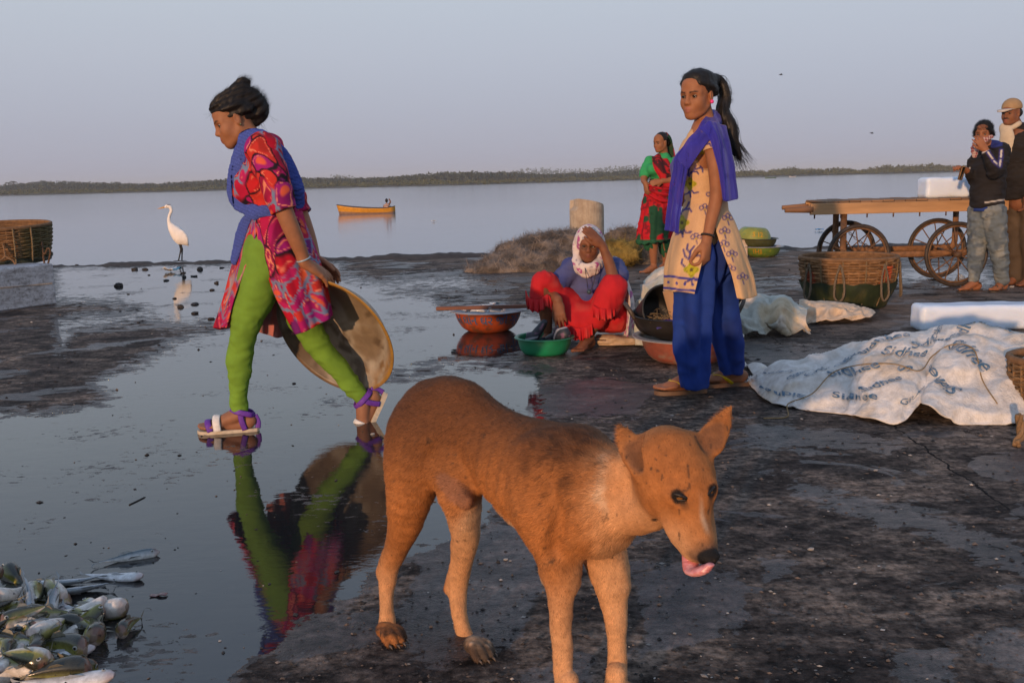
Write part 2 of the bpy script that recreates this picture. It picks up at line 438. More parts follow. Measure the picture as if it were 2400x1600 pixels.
def wet_field(P):
    U = proj(P); s = np.full(len(U), -400.0); g = np.full(len(U), -400.0)
    for p in WATER: s = np.maximum(s, psd(p, U))
    for p in DAMP: g = np.maximum(g, psd(p, U))
    return np.clip(s/30, -2.5, 2.5), np.clip(g/30, -2, 1)
QUAY_Y = 14.1
def ground_z(x, y):
    """gentle unevenness of the mud; flat where water stands"""
    return 0*x
m, t, b = nodes('wet_quay')
at = N(t, 'ShaderNodeAttribute', attribute_name='wet'); ad = N(t, 'ShaderNodeAttribute', attribute_name='damp')
v = coords(t, (1,1,1)); vs = coords(t, (1.0,1.5,1))
n1 = noise(t, v, 1.3, 6, 0.6, 0.6); n2 = noise(t, vs, 6.0, 7, 0.66, 0.8); n3 = noise(t, v, 42, 5, 0.65); n4 = noise(t, vs, 17, 6, 0.7, 0.5)
nb = noise(t, coords(t, (.8,1.2,1)), 3.2, 7, 0.64, 0.9); nc = noise(t, coords(t, (.85,1.3,1)), 13, 6, 0.68, 0.5)
dirt = mixc(t, 'MIX', ramp(t, n1, [(0.36,(0,0,0)),(0.64,(1,1,1))]).outputs[0], (0.060,0.049,0.044), (0.122,0.096,0.079))
dirt = mixc(t, 'MULTIPLY', 1.0, dirt, ramp(t, nb, [(0.41,(0.42,0.42,0.44)),(0.50,(0.88,)*3),(0.59,(1.5,1.42,1.34))]).outputs[0])
dirt = mixc(t, 'MULTIPLY', 1.0, dirt, ramp(t, nc, [(0.39,(0.45,0.45,0.46)),(0.50,(1.0,)*3),(0.61,(1.6,1.54,1.48))]).outputs[0])
dirt = mixc(t, 'MULTIPLY', 1.0, dirt, ramp(t, n3, [(0.36,(0.40,)*3),(0.64,(1.7,)*3)]).outputs[0])
# pale dried salt and fish scale flecks
fl = N(t, 'ShaderNodeTexVoronoi', Scale=34.0); t.links.new(vs, fl.inputs['Vector'])
flm = math_(t, 'MULTIPLY', math_(t, 'LESS_THAN', fl.outputs['Distance'], 0.13), math_(t, 'GREATER_THAN', n4, 0.57))
dirt = mixc(t, 'MIX', math_(t, 'MULTIPLY', flm, .8), dirt, (0.30,0.28,0.26))
# joint between the old concrete slabs, a wandering dark crack
sepc = N(t, 'ShaderNodeSeparateXYZ'); t.links.new(v, sepc.inputs[0]); jx = math_(t, 'SUBTRACT', math_(t, 'ADD', sepc.outputs[0], math_(t, 'MULTIPLY', math_(t, 'SUBTRACT', noise(t, v, 5, 4, .6), .5), .10)), math_(t, 'ADD', 1.42, math_(t, 'MULTIPLY', sepc.outputs[1], .045)))
jm = math_(t, 'LESS_THAN', math_(t, 'ABSOLUTE', jx), math_(t, 'MULTIPLY', n3, .009)); dirt = mixc(t, 'MIX', jm, dirt, (.008,.007,.007))
# dry sand blown over the far right of the landing place
sep = N(t, 'ShaderNodeSeparateXYZ'); t.links.new(v, sep.inputs[0])
sand = math_(t, 'MULTIPLY', math_(t, 'SMOOTH_MIN', math_(t, 'MAXIMUM', math_(t, 'MULTIPLY', math_(t, 'SUBTRACT', sep.outputs[0], math_(t,'SUBTRACT', 4.4, math_(t,'MULTIPLY', sep.outputs[1], 0.45))), .6), 0.0), 1.0, 0.5), ramp(t, nb, [(0.36,(0,0,0)),(0.60,(1,1,1))]).outputs[0])
dirt = mixc(t, 'MIX', math_(t, 'MULTIPLY', sand, 0.7), dirt, (0.235,0.170,0.130))
# standing water
we = math_(t, 'ADD', at.outputs['Fac'], math_(t, 'MULTIPLY', math_(t, 'SUBTRACT', n2, 0.5), 3.0)); we = math_(t, 'ADD', we, math_(t, 'MULTIPLY', math_(t, 'SUBTRACT', nc, 0.5), 2.8))
wet = ramp(t, we, [(0.02,(0,0,0)),(0.10,(1,1,1))]).outputs[0]
# crumbs of mud that stand out of the water
n5 = noise(t, coords(t, (.8,1.5,1)), 24, 6, 0.68, 0.4); n6 = noise(t, v, 1.7, 3)
cr_ = math_(t, 'GREATER_THAN', math_(t, 'ADD', n5, math_(t, 'MULTIPLY', math_(t, 'SUBTRACT', n6, 0.5), 0.9)), 0.668)
wet = math_(t, 'MULTIPLY', wet, math_(t, 'SUBTRACT', 1.0, cr_))
da = math_(t, 'ADD', ad.outputs['Fac'], math_(t, 'MULTIPLY', math_(t, 'SUBTRACT', n2, 0.5), 4.0)); da = math_(t, 'ADD', da, math_(t, 'MULTIPLY', math_(t, 'SUBTRACT', nc, 0.5), 2.5))
nd = noise(t, coords(t, (.8,1.1,1)), 2.1, 6, 0.58, 0.7); nd2 = math_(t, 'MULTIPLY', math_(t, 'SUBTRACT', nd, 0.555), 14.0)
da = math_(t, 'MAXIMUM', da, nd2); da = math_(t, 'MAXIMUM', da, math_(t, 'ADD', math_(t, 'MULTIPLY', we, 1.5), 0.75))
damp = ramp(t, da, [(0.0,(0.0,)*3),(0.22,(1,1,1))]).outputs[0]
base = mixc(t, 'MULTIPLY', math_(t, 'MULTIPLY', damp, 0.85), dirt, (0.50,0.52,0.60))
base = mixc(t, 'MIX', wet, base, (0.016,0.0165,0.0175))
t.links.new(base, b.inputs['Base Color'])
rg = math_(t, 'ADD', math_(t, 'MULTIPLY', damp, -0.44), 0.80); rg = math_(t, 'ADD', rg, math_(t, 'MULTIPLY', math_(t,'SUBTRACT', n2, 0.5), -0.5))
rough = mixc(t, 'MIX', wet, rg, (0.035,0.035,0.035)); t.links.new(rough, b.inputs['Roughness'])
b.inputs['IOR'].default_value = 1.50
spc = math_(t, 'ADD', .10, math_(t, 'ADD', math_(t, 'MULTIPLY', damp, .32), math_(t, 'MULTIPLY', wet, .30))); t.links.new(spc, b.inputs['Specular IOR Level'])
hh = math_(t, 'ADD', math_(t, 'MULTIPLY', n3, 0.5), math_(t, 'MULTIPLY', n2, 0.8)); hh = math_(t, 'ADD', hh, math_(t, 'MULTIPLY', noise(t, v, 150, 3), 0.25)); hh = math_(t, 'MULTIPLY', hh, math_(t, 'SUBTRACT', 1.0, wet))
rip = noise(t, coords(t, (1,1.6,1)), 9, 3, 0.5, .4); rp2 = noise(t, coords(t, (.7,2.2,1)), 30, 3, .55); rpm = ramp(t, noise(t, v, 1.4, 3), [(.45,(0,0,0)),(.65,(1,1,1))]).outputs[0]
hh = math_(t, 'ADD', hh, math_(t, 'MULTIPLY', rip, 0.05)); hh = math_(t, 'ADD', hh, math_(t, 'MULTIPLY', math_(t, 'MULTIPLY', rp2, rpm), 0.05))
bump(t, b, hh, 1.0, 0.012)
M_QUAY = m
# perspective-spaced rows: dense near the camera
yy = 1.0/np.linspace(1/0.9, 1/QUAY_Y, 260); uu = np.linspace(-0.75, 0.75, 300)
X = uu[None,:]*(yy[:,None]*1.0+1.0); Y = np.broadcast_to(yy[:,None], X.shape); P = np.stack([X, Y, 0*X], -1)
wv, dv = wet_field(P.reshape(-1,3))
mb = MB(); mb.grid(P); me = mb.mesh('quay', M_QUAY)
for nm, val in (('wet', wv), ('damp', dv)):
    a_ = me.attributes.new(nm, 'FLOAT', 'POINT'); a_.data.foreach_set('value', val.astype(np.float32))
quay = mkobj('quay_floor', me); tag(quay, kind='structure')
# the rest of the quay round and behind the camera, a hand lower, and the quay wall down to the sea
mb = MB(); mb.box((0, (QUAY_Y-60)/2, -0.6-0.004), (160, QUAY_Y+60-0.01, 1.2)); o = mb.build('quay_body', M_QUAY, smooth=False); tag(o, kind='structure')
# raised muddy rim of the quay
rx = np.linspace(-12, 12, 420); prof = np.linspace(0, 1, 9)
nn = fbm(np.stack([rx*1.3, 0*rx, 0*rx], -1), 5, 3); n2_ = fbm(np.stack([rx*9, 0*rx+4, 0*rx], -1), 3, 5)
hgt = np.clip(0.035 + 0.02*nn + 0.012*n2_, 0.008, 1); wd = 0.16 + 0.05*nn
PP = np.zeros((9, len(rx), 3)); PP[...,0] = rx; PP[...,1] = QUAY_Y-0.02 + (prof[:,None]-1)*wd*1.6 + 0.04*prof[:,None]*n2_
PP[...,2] = np.sin(np.clip(prof[:,None]*1.35,0,1)*PI/2)*hgt - 0.002
PP[-1,:,2] = -0.3
mud = vmat('dark_mud', rough=0.75, var=0.5, vs=14, bs=60, bstr=0.5, bdist=0.01)
mb = MB(); mb.grid(PP, np.broadcast_to((0.040,0.032,0.028), PP.shape)); o = mb.build('quay_rim', mud); tag(o, kind='structure')
# sea
m, t, b = nodes('sea_water'); v = coords(t, (1.0, 1.0, 1)); vst = coords(t, (0.35, 1.0, 1))
b.inputs['Base Color'].default_value = (0.15,0.175,0.205,1); b.inputs['Roughness'].default_value = 0.10; b.inputs['IOR'].default_value = 1.33
h1 = noise(t, vst, 2.4, 4, 0.6, 0.3); h2 = noise(t, vst, 0.35, 3, 0.5); h3 = noise(t, coords(t,(0.02,0.09,1)), 1.0, 3)
hh = math_(t, 'ADD', math_(t, 'MULTIPLY', h1, 0.35), math_(t, 'MULTIPLY', h2, 0.6)); hh = math_(t, 'MULTIPLY', hh, ramp(t, h3, [(0.3,(0.35,)*3),(0.7,(1.0,)*3)]).outputs[0])
bump(t, b, hh, 0.5, 0.035)
SEA_Z = -0.8
mb = MB(); gx = np.array([-6000,-600,0,600,6000.]); gy = np.array([QUAY_Y-0.5,60,400,6000.])
mb.grid(np.stack(np.meshgrid(gx, gy, indexing='xy')+[np.full((4,5), SEA_Z)], -1)); sea = mb.build('sea', m, smooth=False); tag(sea, kind='structure')

# evening air: thin even haze over water and shore
m = bpy.data.materials.new('evening_haze'); m.use_nodes = True; t = m.node_tree; t.nodes.clear(); pv_ = t.nodes.new('ShaderNodeVolumePrincipled'); ou = t.nodes.new('ShaderNodeOutputMaterial'); t.links.new(pv_.outputs[0], ou.inputs['Volume'])
pv_.inputs['Color'].default_value = (.90,.95,1.0,1); pv_.inputs['Density'].default_value = .00042; pv_.inputs['Anisotropy'].default_value = .0
mb = MB(); mb.box((0, 3020, 10.0), (12200, 6200, 23.8)); o = mb.build('haze', m, smooth=False); tag(o, kind='stuff')
# ------------------------------------------------------------------ fur made of tiny blades that follow the coat
def fur(name, V, Q, C, parent, mat, n, length, width, flow, seed=1, jit=0.3, lift=0.25, var=0.22):
    """n single-triangle hairs spread over the quads; flow(P, Nrm) gives the lay of the coat, length may be an array function"""
    r = np.random.default_rng(seed); a, b, c, d = (V[Q[:,i]] for i in range(4))
    nr = np.cross(c-a, d-b); ar = np.linalg.norm(nr, axis=1); fn = nr/(ar[:,None]+1e-12)
    k = r.choice(len(Q), n, p=ar/ar.sum()); u, v = r.random((2, n, 1))
    P = (a[k]*(1-u)+b[k]*u)*(1-v) + (d[k]*(1-u)+c[k]*u)*v; nn = fn[k]
    col = C[Q[k]].mean(1)*(1 + var*r.standard_normal((n,1)))
    fl = flow(P, nn) + jit*r.standard_normal((n,3)); fl -= nn*(fl*nn).sum(1, keepdims=True); fl /= np.linalg.norm(fl, axis=1, keepdims=True)+1e-9
    L = (length(P) if callable(length) else np.full(n, length))*(0.6+0.8*r.random(n)); sd = np.cross(fl, nn)
    W = width*(0.7+0.6*r.random((n,1)))
    tip = P + fl*L[:,None] + nn*(L*lift)[:,None]; P0 = P - nn*0.0006
    VV = np.stack([P0-sd*W/2, P0+sd*W/2, tip], 1).reshape(-1,3); T = np.arange(3*n).reshape(-1,3)
    return mkobj(name, setmesh(name, VV, T, mat, np.repeat(np.clip(col,0.002,1), 3, 0), smooth=False), parent)
# ------------------------------------------------------------------ dog
DO = A(-0.015, 2.095, 0); DF = nrm(A(0.70,-0.72,0)); DL = nrm(A(0.72,0.70,0))
def dl(f, l, z): return DO + DF*f + DL*l + A(0,0,z)
def dz(x, y, d): return J(860+x/2.119, 860+y/2.119, d)
dog = SDF()
dog.ch([dl(-.235,0,.545), dl(-.15,0,.545), dl(-.06,0,.500), dl(.03,0,.462), dl(.12,0,.440), dl(.205,0,.435)], [.070,.080,.087,.108,.128,.105], k=.03, flat=(DL,.76), tag='body')
dog.ch([dl(.20,0,.47), dl(.27,0,.45)], [.085,.08], k=.04, n=1, flat=(DL,.95))
dog.ell(dl(.255,0,.395), (.075,.07,.075), k=.05)                       # breast
for l in (-1, 1):
    dog.ell(dl(.175,.062*l,.445), (.08,.038,.105), R=np.stack([nrm(DF+A(0,0,.25)), DL, nrm(A(0,0,1)-DF*.25)],1), k=.05)   # shoulder blades
    dog.ell(dl(-.215,.045*l,.50), (.095,.05,.10), R=np.stack([DF, DL, A(0,0,1)],1), k=.05)      # haunch
# right hind leg (left in the picture)
HR = [dl(-.225,-.055,.50), dz(245,480,2.215), dz(208,660,2.215), dz(182,800,2.25), dz(122,960,2.32), dz(103,1050,2.325), dz(97,1170,2.315), dz(102,1300,2.305)]
dog.ch(HR, [.080,.074,.052,.039,.0255,.0225,.0180,.0205], k=.03, tag='hind_r')
HL = [dl(-.20,.055,.49), dz(452,560,2.15), dz(478,700,2.15), dz(487,850,2.19), dz(466,1000,2.24), dz(452,1095,2.255), dz(460,1230,2.245), dz(497,1360,2.235)]
dog.ch(HL, [.072,.054,.041,.032,.025,.0228,.0183,.0205], k=.03, tag='hind_l')
dog.cap(dz(72,1015,2.335), dz(100,930,2.31), .012,.008, k=.02); dog.cap(dz(405,1100,2.27), dz(435,1000,2.24), .012,.008, k=.02)   # hocks
# fore legs
FR = [dl(.165,-.062,.40), dz(965,1010,1.925), dz(962,1130,1.915), dz(968,1330,1.915), dz(978,1540,1.91), A(.098,1.895,.055)]
FLg = [dl(.185,.058,.40), dz(1205,1020,1.965), dz(1222,1150,1.955), dz(1240,1330,1.95), dz(1246,1530,1.95), A(.199,1.925,.055)]
dog.ch(FR, [.054,.042,.028,.0212,.0205,.021], k=.03, tag='fore_r'); dog.ch(FLg, [.053,.044,.029,.0215,.0208,.021], k=.03, tag='fore_l')
dog.cap(dz(893,1050,1.965), dz(915,1000,1.95), .016,.02, k=.03)         # elbow
def paw(p, fw, kk=1.0):
    fw = nrm(fw); sd = np.cross(A(0,0,1), fw)
    dog.ell(p+A(0,0,.024)-fw*.004, (.026*kk,.023*kk,.020), R=np.stack([fw, sd, A(0,0,1)],1), k=.02, tag='paw')
    for i, q in enumerate((-.0225,-.008,.008,.0225)):
        l = .032 if i in (1,2) else .022
        dog.ch([p+fw*.012+sd*q*.75+A(0,0,.030), p+fw*(l)+sd*q+A(0,0,.024), p+fw*(l+.014)+sd*q*1.02+A(0,0,.0105)], [.0098,.0096,.0078], k=.002, tag='paw', n=3)
    return [(p+fw*((.032 if i in (1,2) else .022)+.020)+sd*q*1.02+A(0,0,.0095), fw) for i, q in enumerate((-.0225,-.008,.008,.0225))]
claws = []
PW = nrm(DF*A(1,1,0)+A(.25,-.35,0))
for p in (A(*G(908,1500)), A(*G(1113,1533))): claws += paw(p, PW)
for p in (A(.100,1.885,0), A(.201,1.915,0)): claws += paw(p, DF)
# sheath
dog.ch([dz(400,560,2.13), dz(450,615,2.105), dz(492,668,2.085)], [.022,.021,.016], k=.012, tag='sheath')
# tail tucked behind the haunch
dog.ch([dl(-.30,-.0,.56), dl(-.345,-.035,.49), dl(-.345,-.05,.40), dl(-.325,-.05,.33)], [.028,.022,.017,.008], k=.02, tag='tail')
# creases: behind the shoulder blade, in front of the thigh, along the elbow
dog.ch([dl(.09,-.125,.53), dl(.095,-.135,.45), dl(.115,-.125,.36)], [.006,.010,.008], k=.035, sub=True); dog.ch([dl(-.10,-.108,.53), dl(-.095,-.110,.46), dl(-.075,-.098,.40)], [.006,.011,.012], k=.035, sub=True)
dog.ch([dl(.225,-.100,.49), dl(.240,-.095,.41), dl(.215,-.085,.34)], [.004,.008,.006], k=.03, sub=True)
# neck and head
HC = A(.295,1.785,.532); hf = nrm(A(.250,-.653,-.715)); hs = nrm(A(.934,.357,0)); hn = np.cross(hf, hs)
rl = math.radians(-5); hs, hn = hs*math.cos(rl)-hn*math.sin(rl), hn*math.cos(rl)+hs*math.sin(rl)
HR3 = np.stack([hf,hs,hn],1)
def hd(f, s, n): return HC + hf*f + hs*s + hn*n
dog.ch([dl(.17,0,.475), dl(.255,0,.468), A(.232,1.870,.490), hd(-.045,0,-.020)], [.086,.076,.056,.044], k=.018, tag='neck')
dog.ch([dl(.28,0,.42), A(.255,1.81,.445), hd(.02,0,-.055)], [.058,.041,.030], k=.016, tag='throat')
dog.ell(hd(-.004,0,.002), (.078,.072,.062), R=HR3, k=.025, tag='head')
dog.ell(hd(.045,0,.012), (.050,.054,.044), R=HR3, k=.025)
for s_ in (-1,1):
    dog.ell(hd(.022,.043*s_,-.026), (.054,.033,.043), R=HR3, k=.022)
    dog.ch([hd(.085,.026*s_,-.024), hd(.118,.025*s_,-.028), hd(.150,.016*s_,-.026)], [.024,.0215,.017], k=.014)
dog.ch([hd(.060,0,-.002), hd(.103,0,-.004), hd(.142,0,-.009), hd(.163,0,-.012)], [.044,.031,.026,.021], k=.022, tag='muzzle')
dog.ch([hd(.035,0,-.052), hd(.085,0,-.057), hd(.136,0,-.050)], [.032,.024,.016], k=.016, tag='jaw')
dog.ell(hd(.177,0,-.004), (.015,.0200,.0150), R=HR3, k=.006, tag='nose')
for s_ in (-1,1):
    dog.ell(hd(.187,.012*s_,-.007), .0055, k=.004, sub=True)
    dog.ell(hd(.060,.031*s_,.030), (.022,.017,.013), R=HR3, k=.014)      # brow
EYE = dog.hit(A(0,0,CAM_H), ray(1592,1168)); e_ = EYE-HC; EYS = [e_@hf, -(e_@hs), e_@hn]
for s_ in (-1,1):
    dog.ell(hd(EYS[0]+.010,(EYS[1]+.004)*s_,EYS[2]-.001), (.015,.011,.0075), R=HR3, k=.008, sub=True)
# lip line
for s_ in (-1,1): dog.ch([hd(.065,.048*s_,-.060), hd(.085,.044*s_,-.052), hd(.12,.034*s_,-.046), hd(.160,.012*s_,-.036)], [.0025,.003,.003,.003], k=.004, sub=True, tag='lip')
# ears: leaf-shaped hollow cups
def ear(base, tip, w, n_out, bend=0.0):
    ax = tip-base; L = np.linalg.norm(ax); ax = ax/L; n_out = nrm(n_out-ax*np.dot(n_out,ax)); sd = np.cross(ax, n_out)
    pts = [base+ax*L*t+n_out*(-.010*math.sin(t*PI)*1.0 + bend*t*t) for t in (0,.3,.6,.85,1.0)]
    dog.ch(pts, [w,w*.98,w*.68,w*.34,.003], k=.012, flat=(n_out,.34), tag='ear')
    pin = [p+n_out*(.014+.004*i) for i, p in enumerate(pts)]
    dog.ch(pin, [w*.82,w*.80,w*.52,w*.20,.001], k=.006, flat=(n_out,.42), tag='earin', sub=True)
ear(dz(1378,470,1.785), dz(1250,284,1.86), .032, A(.25,-1,-.10))
ear(dz(1702,380,1.79), dz(1810,192,1.835), .027, A(-.40,-.9,-.1))
dog.disp = lambda P: 0.0022*vnoise(P*26, 3) + 0.0009*vnoise(P*70, 5) + .0026*np.sin(((P-DO)@DF-.18*(P[:,2]-.44))*150)*sstep(-.06,.0,(P-DO)@DF)*sstep(.11,.07,(P-DO)@DF)*sstep(.33,.38,P[:,2])*sstep(.55,.48,P[:,2])
def dogcol(P):
    r = P-DO; f = r@DF; l = r@DL; z = P[:,2]; h = P-HC; xf = h@hf; xs = h@hs; xn = h@hn
    nz = fbm(P*22, 4, 2); nf = fbm(P*90, 3, 8)
    tan = A(.375,.142,.042); dark = A(.105,.042,.018); cream = A(.58,.34,.18); pale = A(.62,.47,.33)
    c = np.broadcast_to(tan, P.shape).copy()
    head = dog.tagd('head', P); isH = sstep(.10,.03, np.minimum(np.minimum(head, dog.tagd('muzzle',P)), dog.tagd('jaw',P)))
    # dark saddle along the back with a ticked edge
    sad = sstep(.37,.60, z+.03*nz-.15*np.abs(l)+.06*sstep(.1,-.2,f))*sstep(.36,.24,f)
    c = mix(c, dark, np.clip(sad*.92,0,1)*(1-isH))
    tick = sstep(.08,.20, f)*sstep(.38,.33,f)*sstep(.40,.50,z)*sstep(.0,.5,fbm(P*A(75,75,45),3,4))
    c = mix(c, dark*.5, tick*.6*(1-isH))
    # pale breast, throat, belly and insides of the legs
    br = sstep(.19,.30, f+.25*l+.25*(.40-z)+.03*nz)*sstep(.60,.46, z)*(1-isH)
    br = np.maximum(br*sstep(-.11,-.01, l+.03*nz+.5*(f-.26)), 0)
    c = mix(c, cream*A(.95,.88,.82), np.clip(br,0,1)*.75)
    be = sstep(.385,.335, z+.012*nz)*sstep(-.16,-.08,f)*sstep(.24,.12,f)*sstep(.085,.05,np.abs(l)); c = mix(c, pale, be*.75)
    for tg, h0, h1 in (('fore_r',.34,.12),('fore_l',.40,.22),('hind_l',.42,.22),('hind_r',.24,.05)):
        d = sstep(.014,.002, dog.tagd(tg,P)); c = mix(c, cream*A(1.02,.93,.86), d*sstep(h0,h1,z+.02*nz)*.85)
    # white collar of hair behind the right ear
    cb = np.abs((P-dl(.318,0,.50))@nrm(DF*.9+A(0,0,.28))+.012*nz); c = mix(c, pale*.92, sstep(.013,.002,cb)*sstep(.0,-.035,l)*sstep(.42,.47,z)*(1-isH)*.75)
    # head: paler cheeks and muzzle, dark nose, lips, eyelids
    c = mix(c, cream*A(1,.95,.9), isH*np.clip(sstep(.06,.14,xf+.01*nz)*sstep(.03,-.03,xn)*.75 + sstep(-.02,-.06,xn)*.6,0,1))
    c = mix(c, pale, isH*sstep(.008,.0,np.abs(xs-.004+.003*nz))*sstep(.07,.10,xf)*sstep(.15,.13,xf)*.5*(xn>0))
    c = mix(c, tan*A(.93,.86,.8), isH*sstep(.02,.05,xn)*.6)
    smoke = sstep(.142,.172, xf+.004*nz)*sstep(-.030,-.012,xn); c = mix(c, A(.05,.035,.03), smoke*.85*isH)
    c = mix(c, A(.012,.011,.011), sstep(.0035,.0,dog.tagd('nose',P)))
    for s_ in (-1,1):
        e = P-hd(EYS[0],EYS[1]*s_,EYS[2]); q = np.sqrt((e@hf*.75)**2+(e@hs*.9)**2+(e@hn*1.25)**2); c = mix(c, A(.016,.011,.009), sstep(.0155,.0105,q+.002*nf))
        e = P-hd(EYS[0]+.016,(EYS[1]-.006)*s_,EYS[2]-.006); c = mix(c, A(.08,.04,.02), sstep(.014,.004,np.linalg.norm(e,axis=1))*.6)
    lp = np.full(len(P), 9.)
    for fq,lo,hi,k,tg,sb in dog.ops:
        if tg == 'lip': lp = np.minimum(lp, np.abs(fq(P)))
    c = mix(c, A(.03,.018,.015), sstep(.004,.001,lp)*isH)
    ei = np.full(len(P), 9.)
    for fq,lo,hi,k,tg,sb in dog.ops:
        if tg == 'earin': ei = np.minimum(ei, np.abs(fq(P)))
    c = mix(c, A(.17,.075,.035), sstep(.006,.001,ei)*.75)
    pw = sstep(.016,.006,dog.tagd('paw',P)+.003*nf)*sstep(.056,.030,z+.008*nz); c = mix(c, A(.030,.022,.018), pw*sstep(-.3,.2,nz+.2)*.9)
    c = mix(c, A(.20,.10,.07), sstep(.006,.002,dog.tagd('sheath',P))*.6)
    c = mix(c, pale, sstep(.006,.002,dog.tagd('tail',P))*sstep(.46,.40,z)*.9)
    sc = np.linalg.norm((P-dz(265,355,2.24))*A(1,.4,1),axis=1); c = mix(c, A(.035,.025,.022), sstep(.018,.010,sc+.012*fbm(P*120,3,9))*.85)
    # mud specks
    sp = (vnoise(P*110,21) > .78) & (vnoise(P*9,5) > -.1); c = mix(c, A(.05,.032,.022), sp*.7)
    return np.clip(c*(1+.10*nz[:,None]+.10*nf[:,None]), .002, 1)
M_DOG = vmat('dog_coat', rough=0.8, var=0.18, vs=60, bs=260, bstr=0.25, bdist=0.002, spec=0.25)
M_FUR = vmat('dog_fur', rough=0.75, var=0.0, vs=60, bs=10, bstr=0.0, spec=0.25)
dg = thing('dog', 'tan short-haired dog with lowered head licking its nose', 'dog', tuple(DO))
DV, DQ = dog.extract(.0036, 1); DC = dogcol(DV)
mkobj('body', setmesh('dog_body', DV-DO, DQ, M_DOG, DC), dg)
def dflow(P, nn):
    r = P-DO; h = P-HC; near = sstep(.17,.09, np.linalg.norm(h-hf*.05, axis=1))
    leg = sstep(.36,.26,P[:,2])
    b = -DF*.8 + A(0,0,-.45); b = b[None]*(1-leg[:,None]) + A(0,0,-1)*leg[:,None]
    return b*(1-near[:,None]) + (-hf*1.0)[None]*near[:,None]
def dlen(P):
    h = np.linalg.norm(P-hd(.06,0,0), axis=1); n_ = np.linalg.norm(P-dl(.26,-.03,.46), axis=1)
    ln = .0100 + .003*sstep(.16,.05,n_); ln *= np.where(h < .16, .42, 1.0); return np.where(P[:,2] < .30, ln*.6, ln)
fr = fur('fur', DV-0, DQ, DC, dg, M_FUR, 190000, dlen, .0010, dflow, 3, .25, .20, .30); tag(fr, kind='stuff')
fr.location = tuple(-DO)
# eyes, tongue, claws
m, t, b = nodes('amber_eye'); vc = t.nodes.new('ShaderNodeVertexColor'); vc.layer_name = 'Col'; t.links.new(vc.outputs[0], b.inputs['Base Color']); b.inputs['Roughness'].default_value = 0.08; M_EYE = m
def eyeball(c, look, r, iris, parent, off, pup=.45, ir=.62, white=(.55,.50,.45), nm='eye'):
    mb = MB(); n = 20; a = np.linspace(0, PI, 13); u = nrm(look); s1 = nrm(np.cross(u, A(0,0,1))); s2 = np.cross(s1, u)
    V = []; Cc = []
    for th in a:
        for ph in np.arange(n)*2*PI/n:
            V.append(c + r*(math.cos(th)*u+math.sin(th)*(math.cos(ph)*s1+math.sin(ph)*s2)) - off)
            x = math.sin(th) if th < PI/2 else 1; Cc.append((.004,.004,.004) if x < pup*ir else (iris if x < ir else white))
    Q = [[i*n+k, (i+1)*n+k, (i+1)*n+(k+1)%n, i*n+(k+1)%n] for i in range(12) for k in range(n)]
    mb.add(np.array(V), Q, None, np.array(Cc)); return mb.build(nm, M_EYE, parent)
def eyelid(c, out, r, parent, off, col=(.014,.010,.008), wx=1.35, wy=.78, tilt=-.2, th=.0021, side=1):
    out = nrm(out); sx = nrm(hs-out*np.dot(hs,out)); sy = np.cross(out, sx)*side; sy = sy if sy[2] > 0 else -sy
    a = np.linspace(0, 2*PI, 25)[:-1]; rx = r*wx; P = []
    for q in a:
        x = math.cos(q); y = math.sin(q)*(1-.35*abs(x)); P.append(c+out*(r*.78-.25*r*x*x)+sx*x*rx+sy*(y*r*wy+tilt*r*x*-side))
    mb = MB(); mb.tube(np.array(P)-off, [th*(1.5 if math.sin(q) > 0 else 1.0) for q in a], 6, closed=True, col=col); return mb.build('eyelid', M_LID, parent)
M_LID = vmat('eyelid', rough=.45, var=.2)
for s_ in (-1,1):
    ec = hd(EYS[0]-.0078,(EYS[1]-.005)*s_,EYS[2]-.004)
    eyelid(ec, hf*.62+hs*.55*s_+hn*.38, .0098, dg, DO, side=s_, wy=.55)
for s_ in (-1,1): eyeball(hd(EYS[0]-.0078,(EYS[1]-.005)*s_,EYS[2]-.004), hf*.85+hs*.28*s_-hn*.25+A(-.0,-.1,-.2), .0098, (.24,.10,.02), dg, DO, .5, .75, (.02,.015,.012))
M_TONGUE = vmat('tongue', rough=0.28, var=0.15, vs=90, bs=300, bstr=0.35, bdist=.002, spec=.6, sss=.15)
tg_ = SDF(); tp = [hd(.135,-.010,-.040), hd(.166,-.019,-.044), hd(.186,-.024,-.034), hd(.195,-.020,-.014), hd(.194,-.010,.004)]
tg_.ch(tp, [.013,.015,.017,.016,.010], k=.004, flat=(nrm(hf*.75-hn*.6),.42)); tg_.ch([q+(hf*.006-hn*.003)*(.5 if i in (0,4) else 1)*1.35 for i, q in enumerate(tp)], [.0015,.002,.002,.0018,.001], k=.006, sub=True)
tg_.build('tongue', .0016, M_TONGUE, dg, col=lambda P: mix(np.broadcast_to(A(.60,.20,.20),P.shape), A(.70,.32,.32), sstep(-.2,.5,vnoise(P*120))), loc=None).location = tuple(-DO)
M_CLAW = vmat('claw', rough=.4, var=.2)
for p, fw in claws:
    mb = MB(); mb.tube(np.array([p, p+fw*.007+A(0,0,-.001), p+fw*.012+A(0,0,-.006)])-DO, [.0032,.0026,.0006], 6, col=(.10,.075,.06)); mb.build('claw', M_CLAW, dg)
